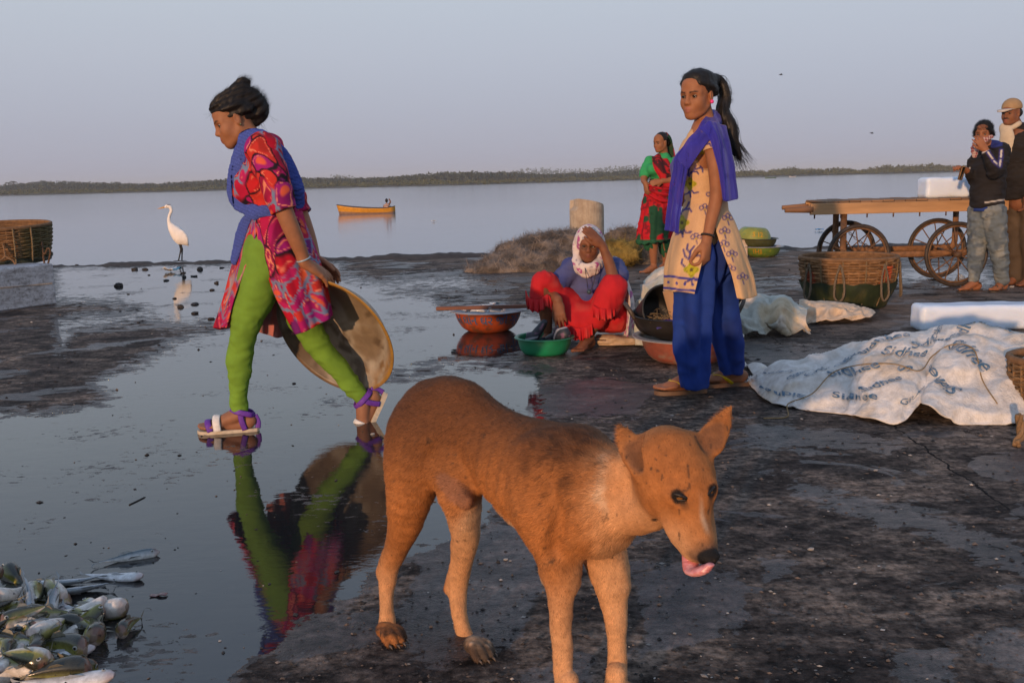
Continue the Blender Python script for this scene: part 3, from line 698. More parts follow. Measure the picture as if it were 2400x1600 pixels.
# ------------------------------------------------------------------ people: shared anatomy
class Frame:
    def __init__(s, C, f, u, k=1.0):
        s.C = np.asarray(C, float); s.f = nrm(f); u = np.asarray(u, float); s.l = nrm(np.cross(u, s.f)); s.u = np.cross(s.f, s.l); s.k = k; s.R = np.stack([s.f, s.l, s.u], 1)
    def __call__(s, a, b, c): return s.C + (s.f*a + s.l*b + s.u*c)*s.k
    def loc(s, P): o = (P - s.C)/s.k; return o@s.f, o@s.l, o@s.u
def head(sd, H, male=False, old=False):
    k = H.k; g = lambda *a: H(*a); f_ = not male
    sd.ell(g(-.014,0,.038), A(.090,.073,.078)*k, R=H.R, k=.02*k, tag='head')
    sd.ell(g(.034,0,.045), A(.058,.060,.052)*k, R=H.R, k=.03*k)
    sd.ell(g(.026,0,-.028), A(.062,.058,.076)*k, R=H.R, k=.03*k, tag='face')
    sd.ell(g(.066,0,-.093), A(.022,.023 if f_ else .028,.019)*k, R=H.R, k=.03*k)
    for q in (-1,1):
        sd.ch([g(-.008,q*.050,-.045), g(.028,q*.040,-.078), g(.062,q*.014,-.096)], A(.018,.017,.015)*k*(1 if f_ else 1.15), k=.026*k)
        sd.ell(g(.054,q*.034,-.034), A(.027,.027,.030)*k, R=H.R, k=.03*k)
        sd.ch([g(.062,q*.048,.014), g(.080,q*.026,.021), g(.082,q*.006,.015)], A(.009,.009,.008)*k*(1 if f_ else 1.15), k=.020*k)
        sd.ell(g(.0955,q*.0115,-.0345), A(.0095,.0070,.0068)*k*(1 if f_ else 1.15), R=H.R, k=.008*k)
        sd.ell(g(-.010,q*.074,-.006), A(.019,.009,.031)*k, R=H.R@rotz(q*.35), k=.008*k, tag='ear')
        sd.ell(g(-.004,q*.084,-.002), A(.010,.007,.018)*k, R=H.R@rotz(q*.35), k=.005*k, sub=True)
    sd.ch([g(.084,0,.008), g(.094,0,-.012), g(.1045,0,-.031)], A(.0090,.0085,.0092)*k*(1 if f_ else 1.15), k=.016*k, tag='nose')
    sd.ell(g(.073,0,-.062), A(.021,.028,.023)*k, R=H.R, k=.02*k)
    sd.ch([g(.081,-.021,-.0650), g(.0945,-.008,-.0600), g(.0940,0,-.0612), g(.0945,.008,-.0600), g(.081,.021,-.0650)], A(.0025,.0056,.0050,.0056,.0025)*k, k=.006*k, tag='lip')
    sd.ch([g(.081,-.019,-.0675), g(.0935,0,-.0735), g(.081,.019,-.0675)], A(.0025,.0072,.0025)*k, k=.006*k, tag='lip')
    for q in (-1,1): sd.ell(g(.092,q*.0315,-.003), A(.015,.0175,.0100)*k, R=H.R, k=.014*k, sub=True)
def face_col(sd, H, P, c, skin, lip=(.30,.095,.075), brow=True, hairline=None):
    a, b, u = H.loc(P); ok = sd.tagd('face', P) < .06*H.k
    near = (a > .03) & (np.abs(b) < .09) & (u > -.13) & (u < .12)
    c = mix(c, A(*lip), sstep(.0028,.0006, sd.tagd('lip', P)/H.k)*near*.85)
    for q in (-1,1):
        y = np.abs(b-q*.031); xq = b*q-.031; z = u-(.0200+.20*np.minimum(xq,.006)-.15*np.maximum(xq-.006,0))
        c = mix(c, A(.018,.012,.010), sstep(.0050,.0022,np.abs(z))*sstep(.023,.017,y)*near*(1 if brow else 0)*.9)
        e = np.sqrt(((b-q*.0315)/1.5)**2+(u+.003)**2); c = mix(c, np.asarray(skin)*.55, sstep(.016,.008,e)*near*.45)
    # mouth line
    c = mix(c, A(.05,.02,.018), sstep(.0022,.0008,np.abs(u+.0665))*sstep(.022,.016,np.abs(b))*near*(a > .08)*.55)
    return c
M_SKIN = vmat('skin', rough=.60, var=.09, vs=40, bs=260, bstr=.10, bdist=.0015, spec=.32, sss=.08)
M_HAIR = vmat('hair', rough=.50, var=.35, vs=60, bs=200, bstr=.2, bdist=.002, stretch=(1,1,.25), spec=.30)
def eyes(H, par, off, look=None, r=.0118, iris=(.020,.010,.006), lid=(.035,.018,.012), openk=.62):
    k = H.k
    for q in (-1,1):
        c = H(.0715, q*.0312, -.003); lk = nrm(look) if look is not None else nrm(H.f+H.l*q*.08)
        eyeball(c, lk, r*k, iris, par, off, .45, .60, (.30,.26,.23))
        a = np.linspace(0, 2*PI, 21)[:-1]; Pn = []
        for t_ in a:
            x = math.cos(t_); y = math.sin(t_)*(1-.30*x*x)*openk; o = H.f*math.sqrt(max(.02, 1-.72*x*x-.55*y*y))*1.02 + H.l*x*1.02 + H.u*y*.82
            Pn.append(c + o*r*k*1.06)
        mb = MB(); mb.tube(np.array(Pn)-off, [(.0022 if math.sin(t_) > .0 else .0013)*k for t_ in a], 5, closed=True, col=lid); mb.build('eyelid', M_LID, par)
def hand(sd, w, d, pn, side, k=1.0, curl=(.35,.45,.30), spread=.10, tk=.6, fing=(1,1,1,1), thumb_in=.0, sk=.006, tag_='hand'):
    """w wrist, d towards the fingers, pn palm normal; side=+1 puts the thumb on cross(d, pn)"""
    d = nrm(d); pn = nrm(np.asarray(pn,float)-d*np.dot(pn,d)); lt = np.cross(d, pn)*side
    R = np.stack([d, lt, pn], 1)
    sd.ell(w+d*.046*k, A(.048,.036,.0155)*k, R=R, k=.012*k, tag=tag_)
    sd.cap(w-d*.01*k, w+d*.03*k, .0215*k, .022*k, k=.02*k, flat=(pn,.72), tag=tag_)
    offs = (.0265,.009,-.0085,-.0255); lens = (.070,.078,.072,.056)
    for i in range(4):
        cu = curl[i] if isinstance(curl[0], (tuple, list)) else curl
        kn = w + d*(.086-.005*(i == 3)-.004*(i == 0))*k + lt*offs[i]*k
        sd.cap(w+d*.03*k+lt*offs[i]*.6*k, kn, .0125*k, .0108*k, k=.008*k, tag=tag_)
        di = nrm(d + lt*spread*(1.5-i)*.66); p = kn; ang = 0; pts = [p]
        for j, fr_ in enumerate((.46,.30,.24)):
            ang += cu[j]; v = di*math.cos(ang) + pn*math.sin(ang); p = p + v*lens[i]*fr_*k*fing[i]; pts.append(p)
        sd.ch(pts, A(.0102,.0092,.0084,.0068)*k, k=sk*k, n=1, tag=tag_)
    tb = w + d*.022*k + lt*.022*k + pn*.006*k; td = nrm(d*.72+lt*tk+pn*(.25+thumb_in)); t1 = tb+td*.042*k; td2 = nrm(d*.9+lt*(tk-.35)+pn*(.2+thumb_in)); t2 = t1+td2*.032*k; t3 = t2 + td2*.022*k
    sd.ch([tb,t1,t2,t3], A(.0150,.0118,.0102,.0080)*k, k=.010*k, n=1, tag=tag_)
def foot(sd, an, fw, k=1.0, pitch=0.0, side=1, tag_='foot'):
    """an ankle joint 0.075 above the sole; fw forward; pitch > 0 lifts the heel; side=+1 big toe on the left of fw"""
    fw = nrm(fw); sdv = np.cross(A(0,0,1), fw); f = fw*math.cos(pitch)-A(0,0,1)*math.sin(pitch); u = A(0,0,1)*math.cos(pitch)+fw*math.sin(pitch)
    F = lambda a, b, c: an + (f*a+sdv*b*side+u*c)*k
    sd.ell(F(-.035,0,-.045), A(.034,.028,.030)*k, R=np.stack([f,sdv,u],1), k=.02*k, tag=tag_)
    sd.ch([F(0,0,-.012), F(.045,.004,-.030), F(.095,.006,-.050), F(.130,.006,-.058)], A(.033,.031,.026,.018)*k, k=.015*k, tag=tag_, flat=(sdv,1.12))
    sd.ell(F(.105,.004,-.058), A(.040,.040,.014)*k, R=np.stack([f,sdv,u],1), k=.015*k, tag=tag_)
    sd.cap(F(-.03,0,-.062), F(.11,.004,-.064), .022*k, .018*k, k=.01*k, tag=tag_)
    for i, (b, ln, r) in enumerate(((.030,.180,.0120),(.011,.178,.0088),(-.005,.172,.0082),(-.019,.162,.0078),(-.031,.150,.0075))):
        sd.cap(F(.115-.008*i,b*.9,-.056), F(ln,b,-.064), r*k*1.05, r*k, k=.005*k, tag=tag_)
    return F, f, sdv, u
def limb(sd, pts, rad, k=.02, tag=None, n=4, **kw): sd.ch(pts, rad, k=k, tag=tag, n=n, **kw)
def strands(name, roots, path, parent, off, n=6, w=.0016, col=(.012,.009,.008), mat=None, var=.3, seed=4):
    """hair or rope fibres as thin three-sided tubes: path(root index) returns a polyline"""
    mb = MB(); r = np.random.default_rng(seed)
    for i in range(roots):
        P = np.asarray(path(i)); mb.tube(P-off, np.linspace(w, w*.35, len(P)), 3, caps=False, col=np.clip(A(*col)*(1+var*r.standard_normal()), .001, 1))
    return tag(mb.build(name, mat or M_HAIR, parent), kind='stuff')
def hair_flow_fur(name, sd, vox, parent, off, flow, n, ln, wd, col, seed=5, lift=.12, jit=.12):
    V, Q = sd.extract(vox, 1); C = np.broadcast_to(A(*col), V.shape)
    cap = mkobj(name, setmesh(name, V-off, Q, M_HAIR, C), parent)
    f = fur('hair_strands', V-off, Q, C, cap, M_HAIR, n, ln, wd, lambda P, nn: flow(P+off, nn), seed, jit, lift, .4); tag(f, kind='stuff'); return cap
def swirl(P, sc=1.0, seed=0):
    """flame-like printed cotton: crimson and magenta tongues edged in slate blue, with orange and black"""
    P = P*sc; p = P.copy()
    for i, (fr, am) in enumerate(((5.5,.085),(13,.032))):
        q = p*A(fr,fr,fr*.75); p = p + am*np.stack([vnoise(q, seed+1+9*i), vnoise(q+7, seed+2+9*i), 1.3*vnoise(q+13, seed+3+9*i)], -1)
    X = p*A(15,15,9.5)+seed; I = np.floor(X).astype(np.int64); F1 = np.full(len(X), 9.); F2 = np.full(len(X), 9.); h = np.zeros(len(X))
    for i in (-1,0,1):
        for j in (-1,0,1):
            for k in (-1,0,1):
                a_, b_, c_ = I[:,0]+i, I[:,1]+j, I[:,2]+k; q = np.stack([a_+_h(a_,b_,c_,1), b_+_h(a_,b_,c_,2), c_+_h(a_,b_,c_,3)], -1); d = np.linalg.norm(X-q, axis=1)
                n1 = d < F1; F2 = np.where(n1, F1, np.minimum(F2, d)); h = np.where(n1, _h(a_,b_,c_,4), h); F1 = np.where(n1, d, F1)
    e = F2-F1; v2 = vnoise(p*A(30,30,18)+9, seed+6); v3 = vnoise(p*A(7,7,5)+2, seed+8)
    pal = np.array([(.42,.004,.022),(.36,.006,.105),(.50,.012,.018),(.150,.010,.130),(.40,.006,.060),(.52,.030,.022),(.33,.004,.030),(.30,.008,.150),(.42,.005,.040),(.40,.008,.090)])
    c = pal[np.clip((h*10).astype(int), 0, 9)]; c = mix(c, c*.45, sstep(.25,.5,v2)*.6)
    c = mix(c, A(.66,.10,.035), sstep(.34,.22,F1)*(h > .55)*.9); c = mix(c, A(.010,.006,.012), sstep(.10,.05,e)*sstep(.0,.2,v3)); c = mix(c, A(.15,.20,.31), sstep(.12,.07,e)*sstep(.05,-.1,v3)); c = mix(c, A(.72,.22,.13), sstep(.035,.015,np.abs(e-.20))*sstep(-.1,.2,v2))
    return c
# ------------------------------------------------------------------ the girl walking to the left with a basin behind her
WY = G(530,1002)[1]
def W(u, v, dy=0.0): return J(u, v, WY+dy)
WO = A(W(640,995)[0], WY, 0)
skinW = A(.300,.128,.062)
wk = SDF()
HW = Frame(W(551,283), A(-.90,-.27,-.34), A(-.34,0,1), .89)
head(wk, HW)
limb(wk, [HW(-.020,0,-.045), W(578,312,0), W(604,342,0)], [.050,.047,.055], tag='neck')
limb(wk, [W(606,345), W(626,400), W(632,455), W(644,510), W(650,585)], [.06,.085,.088,.075,.09], flat=(A(0,1,0),1.35), tag='torso')
# arms
limb(wk, [W(615,352,-.135), W(642,428,-.185), W(668,500,-.20), W(693,560,-.185), W(716,617,-.16)], [.045,.041,.037,.033,.0235], tag='arm')
limb(wk, [W(628,350,.135), W(672,430,.16), W(706,505,.14), W(725,560,.08), W(739,608,.03)], [.045,.040,.034,.031,.0235], tag='arm')
hand(wk, W(716,617,-.16), W(776,652,-.10)-W(716,617,-.16), A(.35,.55,-.8), 1, 1.0, ((.10,.20,.12),(.14,.22,.14),(.2,.26,.16),(.28,.3,.2)), .10, .35)
hand(wk, W(739,608,.03), A(.75,-.1,-.55), A(.3,-.6,-.7), -1, .95, (.2,.3,.2), .08, .4)
# legs and feet
LF = [W(630,585,-.075), W(600,690,-.10), W(570,775,-.10), W(561,860,-.085), W(560,950,-.075)]
LB = [W(655,590,.075), W(690,695,.07), W(735,790,.06), W(790,860,.055), W(842,925,.05)]
limb(wk, LF, [.072,.066,.046,.042,.029], tag='leg'); limb(wk, LB, [.072,.064,.046,.041,.029], tag='leg')
F1 = foot(wk, W(562,955,-.075)*A(1,1,0)+A(0,0,.092), A(-1,-.12,0), 1.0, 0, -1)
toeB = W(826,1000,.05)
# heel-raised right foot: ankle from the pixel, toes on the ground
F2 = foot(wk, W(846,938,.05), A(-.55,-.20,0), 1.0, 1.08, 1)
def wcol(P):
    c = np.broadcast_to(skinW, P.shape)*(1+.10*fbm(P*30,3,3)[:,None])
    c = face_col(wk, HW, P, c, skinW)
    a, b, u = HW.loc(P)
    d = wk.tagd('foot', P); c = mix(c, A(.24,.115,.07), sstep(.02,.0,d)*.5)
    return c
gw = thing('person', 'girl in red swirl-print tunic and green leggings walking with a basin behind her', 'person', tuple(WO))
wk.build('body', .0045, M_SKIN, gw, wcol, loc=None).location = tuple(-WO)
eyes(HW, gw, WO, look=nrm(HW.f+A(-.05,-.05,-.3)), openk=.45)
# leggings
lg = SDF()
limb(lg, [q for q in LF], [.098,.086,.062,.052,.038], k=.03, n=5); limb(lg, [q for q in LB], [.098,.082,.060,.050,.037], k=.03, n=5)
lg.ell(W(645,585), (.11,.15,.10), k=.04)
def folds(P, sc, amp, seed=1, st=(1,1,3)): return amp*vnoise(P*A(*st)*sc+vnoise(P*sc*.6,seed)[:,None]*.7, seed+1)
def lgd(P):
    an = np.minimum(np.linalg.norm(P-LF[-1],axis=1), np.linalg.norm(P-LB[-1],axis=1)); kn = np.minimum(np.linalg.norm(P-LF[2],axis=1), np.linalg.norm(P-LB[2],axis=1))
    return folds(P, 13, .007, 2, (1,1,1.2)) + folds(P, 34, .0022, 12, (1,1,1.4)) + sstep(.24,.03,an)*(.0025*np.sin(P[:,2]*200+9*vnoise(P*10,4))*(.4+vnoise(P*25,6))+folds(P,30,.004,5,(.8,.8,1.6))) + sstep(.24,.03,kn)*folds(P, 24, .007, 8, (.7,.7,1.7))
lg.disp = lgd
M_COTTON = vmat('cotton', rough=.85, var=.10, vs=22, bs=500, bstr=.25, bdist=.0012, spec=.25, sheen=.0)
lg.build('leggings', .0053, M_COTTON, gw, lambda P: np.broadcast_to(A(.145,.275,.030),P.shape)*(1+.12*fbm(P*9,3,4)[:,None])).location = tuple(-WO)
# tunic: bodice and sleeves
ku = SDF()
limb(ku, [W(603,338), W(626,392), W(634,455), W(645,505), W(650,580)], [.055,.110,.112,.094,.120], k=.03, flat=(A(0,1,0),1.30), n=5)
limb(ku, [W(618,352,-.13), W(643,428,-.188), W(668,498,-.20)], [.074,.066,.056], k=.035, n=5)
limb(ku, [W(628,350,.13), W(672,430,.16), W(706,503,.14)], [.070,.064,.054], k=.035, n=5)
ku.ell(W(588,440,-.02), (.075,.12,.085), k=.05)                     # bust
def cut_plane(p, n): return lambda P: -((P-p)@nrm(n))
ku.fn(lambda P: -((P-W(668,494,-.20))@nrm(W(668,500,-.2)-W(642,428,-.185))), W(668,500,-.20)-.1, W(668,500,-.20)+.1, k=.002, sub=True)
ku.fn(lambda P: -((P-W(706,500,.14))@nrm(W(706,505,.14)-W(672,430,.16))), W(706,505,.14)-.1, W(706,505,.14)+.1, k=.002, sub=True)
# hollow the cuff so that the arm comes out of an opening
limb(ku, [W(655,465,-.197), W(671,506,-.20)], [.038,.046], k=.004, n=1, sub=True)
ku.disp = lambda P: folds(P, 12, .008, 3, (1,1,2.2)) + folds(P, 26, .004, 9, (1,1,1.2))
tu = ku.build('tunic', .0048, M_COTTON, gw, lambda P: swirl(P)); tu.location = tuple(-WO)
def cloth(name, ctl, parent, off, colf, mat, n=10, m=10, t=.004, fold=None, amp=0.0):
    G_ = crg(np.array(ctl), n, m)
    if amp or fold is not None:
        du = np.gradient(G_, axis=1); dv = np.gradient(G_, axis=0); Nn = np.cross(du, dv); Nn /= np.linalg.norm(Nn, axis=2, keepdims=True)+1e-9
        rr = np.linspace(0, 1, G_.shape[0])[:,None]; cc = np.linspace(0, 1, G_.shape[1])[None]
        dd = (fold(rr, cc) if fold is not None else 0) + (amp*fbm(G_*9, 3, 5) if amp else 0); G_ = G_ + Nn*np.broadcast_to(dd, G_.shape[:2])[...,None]
    mb = MB(); c = colf(G_.reshape(-1,3)).reshape(G_.shape) if callable(colf) else np.broadcast_to(A(*colf), G_.shape)
    mb.sheet(G_ - off, t, c); return mb.build(name, mat, parent)
# near and back panel of the skirt, split at the side
cloth('tunic_panel', [[W(600,505,-.135), W(645,500,-.165), W(706,495,-.06), W(700,500,.12)], [W(602,552,-.155), W(650,545,-.182), W(718,535,-.06), W(705,545,.13)],
  [W(612,602,-.170), W(668,590,-.200), W(738,585,-.06), W(722,590,.15)],
  [W(640,690,-.180), W(700,672,-.200), W(762,655,-.06), W(738,668,.15)],
  [W(690,785,-.185), W(735,768,-.190), W(780,738,-.06), W(748,755,.15)]], tu, A(0,0,0), lambda P: swirl(P), M_COTTON, 22, 22, .004,
  lambda r, c: .012*r*np.sin(c*17+r*2)+.006*np.sin(c*41+3*r)*r)
# front panel lying on the leading thigh
cloth('tunic_panel', [[W(612,503,-.150), W(585,502,-.05), W(584,503,.07), W(600,505,.15)],
  [W(585,600,-.150), W(556,605,-.03), W(552,610,.08), W(590,612,.17)],
  [W(552,690,-.165), W(532,698,-.02), W(530,700,.09), W(575,690,.19)],
  [W(531,768,-.150), W(512,768,-.01), W(508,770,.10), W(560,770,.20)]], tu, A(0,0,0), lambda P: mix(swirl(P, 1.3, 5), A(.55,.28,.20), sstep(.2,.5,vnoise(P*14,3))*.5), M_COTTON, 20, 20, .004, lambda r, c: .010*r*np.sin(c*15))
# far side panel, its faded inside turned to the camera between the legs
cloth('tunic_panel', [[W(585,640,.15), W(640,640,.17), W(700,640,.16)], [W(592,705,.16), W(645,715,.19), W(700,715,.17)], [W(598,775,.16), W(650,790,.20), W(700,780,.18)]], tu, A(0,0,0),
  lambda P: mix(swirl(P), A(.42,.20,.19), .72), M_COTTON, 16, 16, .004, lambda r, c: .014*np.sin(c*16+r*3))
# blue knitted scarf: round the neck, down the chest, round the waist, and over the back
M_KNIT = vmat('knit', rough=.9, var=.30, vs=200, bs=420, bstr=.6, bdist=.002, stretch=(1,1,1), spec=.2)
sc = SDF(); bl = A(.055,.085,.330)
limb(sc, [W(604,336,-.075), W(582,336,-.085), W(564,358,-.085), W(553,400,-.09), W(551,450,-.085), W(566,482,-.10), W(592,497,-.13)], [.024,.030,.036,.036,.036,.030,.022], k=.02, flat=(A(-.35,-1,.1),.20), n=4)
limb(sc, [W(578,340,.02), W(556,376,.03), W(547,430,.02), W(556,478,.0)], [.036,.05,.05,.03], k=.02, flat=(A(-1,-.2,.2),.18), n=4)
limb(sc, [W(574,340,.06), W(562,356,.05), W(552,400,.05)], [.036,.04,.04], k=.02, flat=(A(-1,.2,.2),.22))
limb(sc, [W(590,497,-.125), W(620,495,-.165), W(650,492,-.172)], [.024,.024,.024], k=.01, flat=(A(-.15,-1,0),.20))
limb(sc, [W(588,330,-.07), W(612,326,-.085), W(640,340,-.092), W(672,378,-.092), W(694,432,-.085), W(701,478,-.07)], [.030,.030,.028,.030,.030,.024], k=.02, flat=(A(.35,-1,.35),.20), n=4)
limb(sc, [W(592,336,.03), W(615,334,.07), W(612,326,-.03)], [.028,.028,.026], k=.02)
limb(sc, [W(588,500,-.10), W(571,530,-.07), W(558,572,-.05), W(548,612,-.04)], [.020,.028,.028,.018], k=.01, flat=(A(-.6,-1,0),.22))
sc.disp = lambda P: folds(P, 20, .004, 4, (1,1,1)) + folds(P, 45, .0015, 7)
sc.build('scarf', .0042, M_KNIT, gw, lambda P: bl*(1+.25*np.sign(np.sin(P[:,2:3]*420+P[:,:1]*180))*.35)).location = tuple(-WO)
# hair swept back into a roll with a small knot on top
hw = SDF()
hw.ell(HW(-.018,0,.044), A(.088,.078,.080)*HW.k, R=HW.R, k=.02)
hw.ell(HW(.042,.0,.082), A(.048,.060,.034)*HW.k, R=HW.R, k=.025)
hw.ch([HW(.010,0,.100), HW(-.06,0,.108), HW(-.115,0,.075)], A(.036,.042,.036)*HW.k, k=.03)
hw.ch([HW(-.090,0,.085), HW(-.122,0,.040), HW(-.116,0,-.008), HW(-.080,0,-.036)], A(.042,.048,.041,.024)*HW.k, k=.03, flat=(HW.l,1.15))
hw.ch([HW(-.075,0,.135), HW(-.105,-.005,.152), HW(-.128,-.01,.148)], A(.026,.024,.014)*HW.k, k=.02)
for q in (-1,1): hw.ch([HW(.03,q*.064,.058), HW(-.02,q*.072,.050), HW(-.075,q*.058,.020)], A(.014,.018,.022)*HW.k, k=.02)
hw.fn(lambda P: np.maximum(.058*HW.k-((P-HW.C)@HW.f), ((P-HW.C)@HW.u)-.048*HW.k), HW.C-.16, HW.C+.16, k=.01, sub=True)
hw.disp = lambda P: .004*np.sin(60*np.arctan2((P-HW.C)@HW.l+.02, (P-HW(-.05,0,.10))@HW.u+.02)*.28) + .0025*vnoise(P*80,3)
hair_flow_fur('hair', hw, .0048, gw, WO, lambda P, nn: np.broadcast_to(-HW.f*.8+HW.u*.5, P.shape), 9000, .028, .0007, (.010,.008,.007), 6, .05, .16)
strands('loose_hair', 30, lambda i: (lambda r0, d0, e0: [r0, r0+d0*.02+e0*.3, r0+d0*.04+e0, r0+d0*.055+e0*2.2])(
  HW(*[(-.115+.03*RNG.standard_normal(), .03*RNG.standard_normal(), -.045+.01*RNG.standard_normal()), (-.11,.01*RNG.standard_normal(),.145), (.075,.03*RNG.standard_normal(),.075)][i%3]), nrm(.6*RNG.standard_normal(3)+[A(.6,0,-1.4), A(.3,0,1.2), A(-.6,-.2,-.8)][i%3])*.6, .006*RNG.standard_normal(3)), gw, WO, w=.0007)
# earring and bangle
mb = MB(); ec = HW(-.010,.082,-.036); mb.add(*(lambda b_: (b_[0]*.0045+ec-WO, b_[1]))((np.array([[1,0,0],[-1,0,0],[0,1,0],[0,-1,0],[0,0,1.6],[0,0,-1.6]]), None)), T=[[0,2,4],[2,1,4],[1,3,4],[3,0,4],[2,0,5],[1,2,5],[3,1,5],[0,3,5]], col=(.6,.45,.15))
M_GOLD = vmat('gold', rough=.25, var=.1, metal=1.0); mb.build('earring', M_GOLD, gw, smooth=False)
mb = MB(); bc = W(711,607,-.165); ax = nrm(W(716,617,-.16)-W(693,560,-.185)); s1 = nrm(np.cross(ax, A(0,1,0))); s2 = np.cross(ax, s1)
mb.tube(np.array([bc+.029*(math.cos(a_)*s1+math.sin(a_)*s2) for a_ in np.linspace(0,2*PI,25)[:-1]])-WO, .0035, 6, closed=True, col=(.30,.42,.50)); mb.build('bangle', vmat('bangle', rough=.3, var=.1), gw)
# sandals
M_RUB = vmat('sandal', rough=.6, var=.2, vs=60)
def sandal(Ff, k, off, par, sole=(.55,.47,.36), straps=(), name='sandal'):
    F, f, s, u = Ff; mb = MB()
    out = [(-.070,-.014),(-.078,.0),(-.070,.016),(-.03,.024),(.03,.024),(.09,.036),(.14,.041),(.175,.036),(.190,.018),(.185,-.004),(.165,-.028),(.12,-.036),(.06,-.030),(0,-.024),(-.04,-.022)]
    out = cr(np.array(out+out[:1]), 4)[:-1]; n = len(out)
    for zz in (-.078,-.098): mb.V.append(np.array([F(a, b, zz) for a, b in out])-off); mb.C.append(np.broadcast_to(A(*sole)*(1 if zz > -.09 else .9), (n,3)))
    mb.Q.append(np.array([[i, n+i, n+(i+1)%n, (i+1)%n] for i in range(n)])); 
    mb.V.append(np.array([F(.05,0,-.078), F(.05,0,-.098)])-off); mb.C.append(np.broadcast_to(A(*sole), (2,3))); mb.T.append(np.array([[2*n, i, (i+1)%n] for i in range(n)]+[[2*n+1, n+(i+1)%n, n+i] for i in range(n)])); mb.n = 2*n+2
    so = mb.build(name, M_RUB, par, smooth=False)
    for pts, r, c, *up_ in straps:
        mb = MB(); mb.tube(cr(np.array([F(*p) for p in pts]), 5)-off, r*k, 8, col=c, flat=.22, up=(u if up_ else f)); mb.build('strap', M_RUB, so)
    return so
pur = (.130,.035,.330); wht = (.68,.66,.64)
ST = [([(.095,.041,-.078),(.100,.032,-.030),(.100,.0,-.014),(.100,-.032,-.034),(.095,-.040,-.078)], .017, wht),
      ([(.135,.043,-.078),(.140,.030,-.042),(.140,.0,-.034),(.135,-.030,-.048),(.125,-.036,-.078)], .014, pur),
      ([(-.062,0,-.02),(-.045,.028,-.012),(.005,.036,.004),(.040,.0,.010),(.005,-.036,.004),(-.045,-.028,-.012),(-.062,0,-.02)], .0125, pur, 1),
      ([(-.005,.036,-.0),(-.010,.034,-.04),(-.02,.028,-.080)], .0125, pur), ([(-.005,-.036,-.0),(-.010,-.034,-.04),(-.02,-.026,-.080)], .0125, pur), ([(-.062,0,-.02),(-.074,0,-.05),(-.072,0,-.080)], .012, pur)]
sandal(F1, 1, WO, gw, straps=ST); sandal(F2, 1, WO, gw, straps=ST)
# basin carried behind her
bc = W(783,790,.02); bn = nrm(A(-.43,-.80,-.43)); bx = nrm(np.cross(bn, A(0,1,0))); by = np.cross(bn, bx); BR = np.stack([bx, by, bn], 1)
def basin_prof(R, d, rb, lip=.014, t=.004):
    o = [(0,-d), (rb*.6,-d), (rb*.95,-d+.003), (rb+(R-rb)*.30,-d*.80), (rb+(R-rb)*.62,-d*.45), (R-.008,-.012), (R,-.002), (R+lip,.001), (R+lip+.002,-.003)]
    i = [(R+lip,-.0065), (R+.002,-.008), (R-.005,-.018), (rb+(R-rb)*.62+t,-d*.45-t*.3), (rb+(R-rb)*.30+t,-d*.80-t*.5), (rb*.95+t,-d-t*.6), (rb*.6,-d-t), (0,-d-t)]
    return cr(np.array(o), 3).tolist()+cr(np.array(i), 3).tolist()
M_TUB = vmat('worn_metal', rough=.42, var=.30, vs=10, bs=40, bstr=.25, bdist=.004, spec=.5, dirt=.35)
mb = MB(); pr = basin_prof(.286, .118, .178); mb.lathe(pr, 72)
V = np.concatenate(mb.V); r_ = np.hypot(V[:,0], V[:,1]); n1_ = fbm(V*7, 4, 3); n2_ = fbm(V*22, 3, 9)
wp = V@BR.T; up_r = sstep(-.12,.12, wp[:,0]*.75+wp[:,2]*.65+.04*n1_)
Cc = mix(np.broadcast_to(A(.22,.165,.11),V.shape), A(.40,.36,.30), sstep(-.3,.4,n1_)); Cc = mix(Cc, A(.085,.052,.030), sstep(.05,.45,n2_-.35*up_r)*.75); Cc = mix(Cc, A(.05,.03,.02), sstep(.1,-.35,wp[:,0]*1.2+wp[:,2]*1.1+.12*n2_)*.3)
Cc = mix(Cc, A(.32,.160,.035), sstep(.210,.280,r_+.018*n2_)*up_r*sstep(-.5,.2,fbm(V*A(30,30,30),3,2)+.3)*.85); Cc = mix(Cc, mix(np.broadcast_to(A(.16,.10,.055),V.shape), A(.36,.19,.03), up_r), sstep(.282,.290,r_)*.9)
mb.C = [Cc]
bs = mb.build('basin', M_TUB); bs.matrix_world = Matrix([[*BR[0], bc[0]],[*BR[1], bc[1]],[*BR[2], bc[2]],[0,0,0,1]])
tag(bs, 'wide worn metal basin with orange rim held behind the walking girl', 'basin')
# ------------------------------------------------------------------ the girl standing with a blue veil
SY = G(1592,928)[1]
def T_(u, v, dy=0.0): return J(u, v, SY+dy)
SO = A(T_(1630,920)[0], SY, 0)
skinS = A(.300,.122,.055)
st = SDF()
HS = Frame(T_(1635,224,.0), A(-.68,-.74,-.08), A(.03,0,1), .92)
head(st, HS)
limb(st, [HS(-.022,0,-.045), T_(1652,280,.03), T_(1655,305,.04)], [.047,.044,.052], tag='neck')
limb(st, [T_(1650,305,.02), T_(1644,360,.02), T_(1644,430,.02), T_(1650,500,.02), T_(1655,570,.02)], [.06,.078,.068,.080,.09], flat=(A(.35,1,0),1.35), tag='torso')
limb(st, [T_(1664,322,-.10), T_(1676,380,-.15), T_(1680,455,-.155), T_(1667,515,-.165), T_(1656,565,-.185)], [.042,.037,.032,.028,.0215], tag='arm')
limb(st, [T_(1614,348,.12), T_(1600,400,.19), T_(1600,470,.16)], [.042,.036,.030], tag='arm')
hand(st, T_(1656,565,-.185), A(-.10,-.15,-1), A(-.75,.6,0), -1, .98, ((.55,.75,.5),(.65,.8,.5),(.7,.8,.55),(.75,.8,.55)), .05, .30, thumb_in=.35)
TF = [T_(1640,600,-.06), T_(1632,720,-.07), T_(1626,815,-.05), T_(1625,900,-.02)]
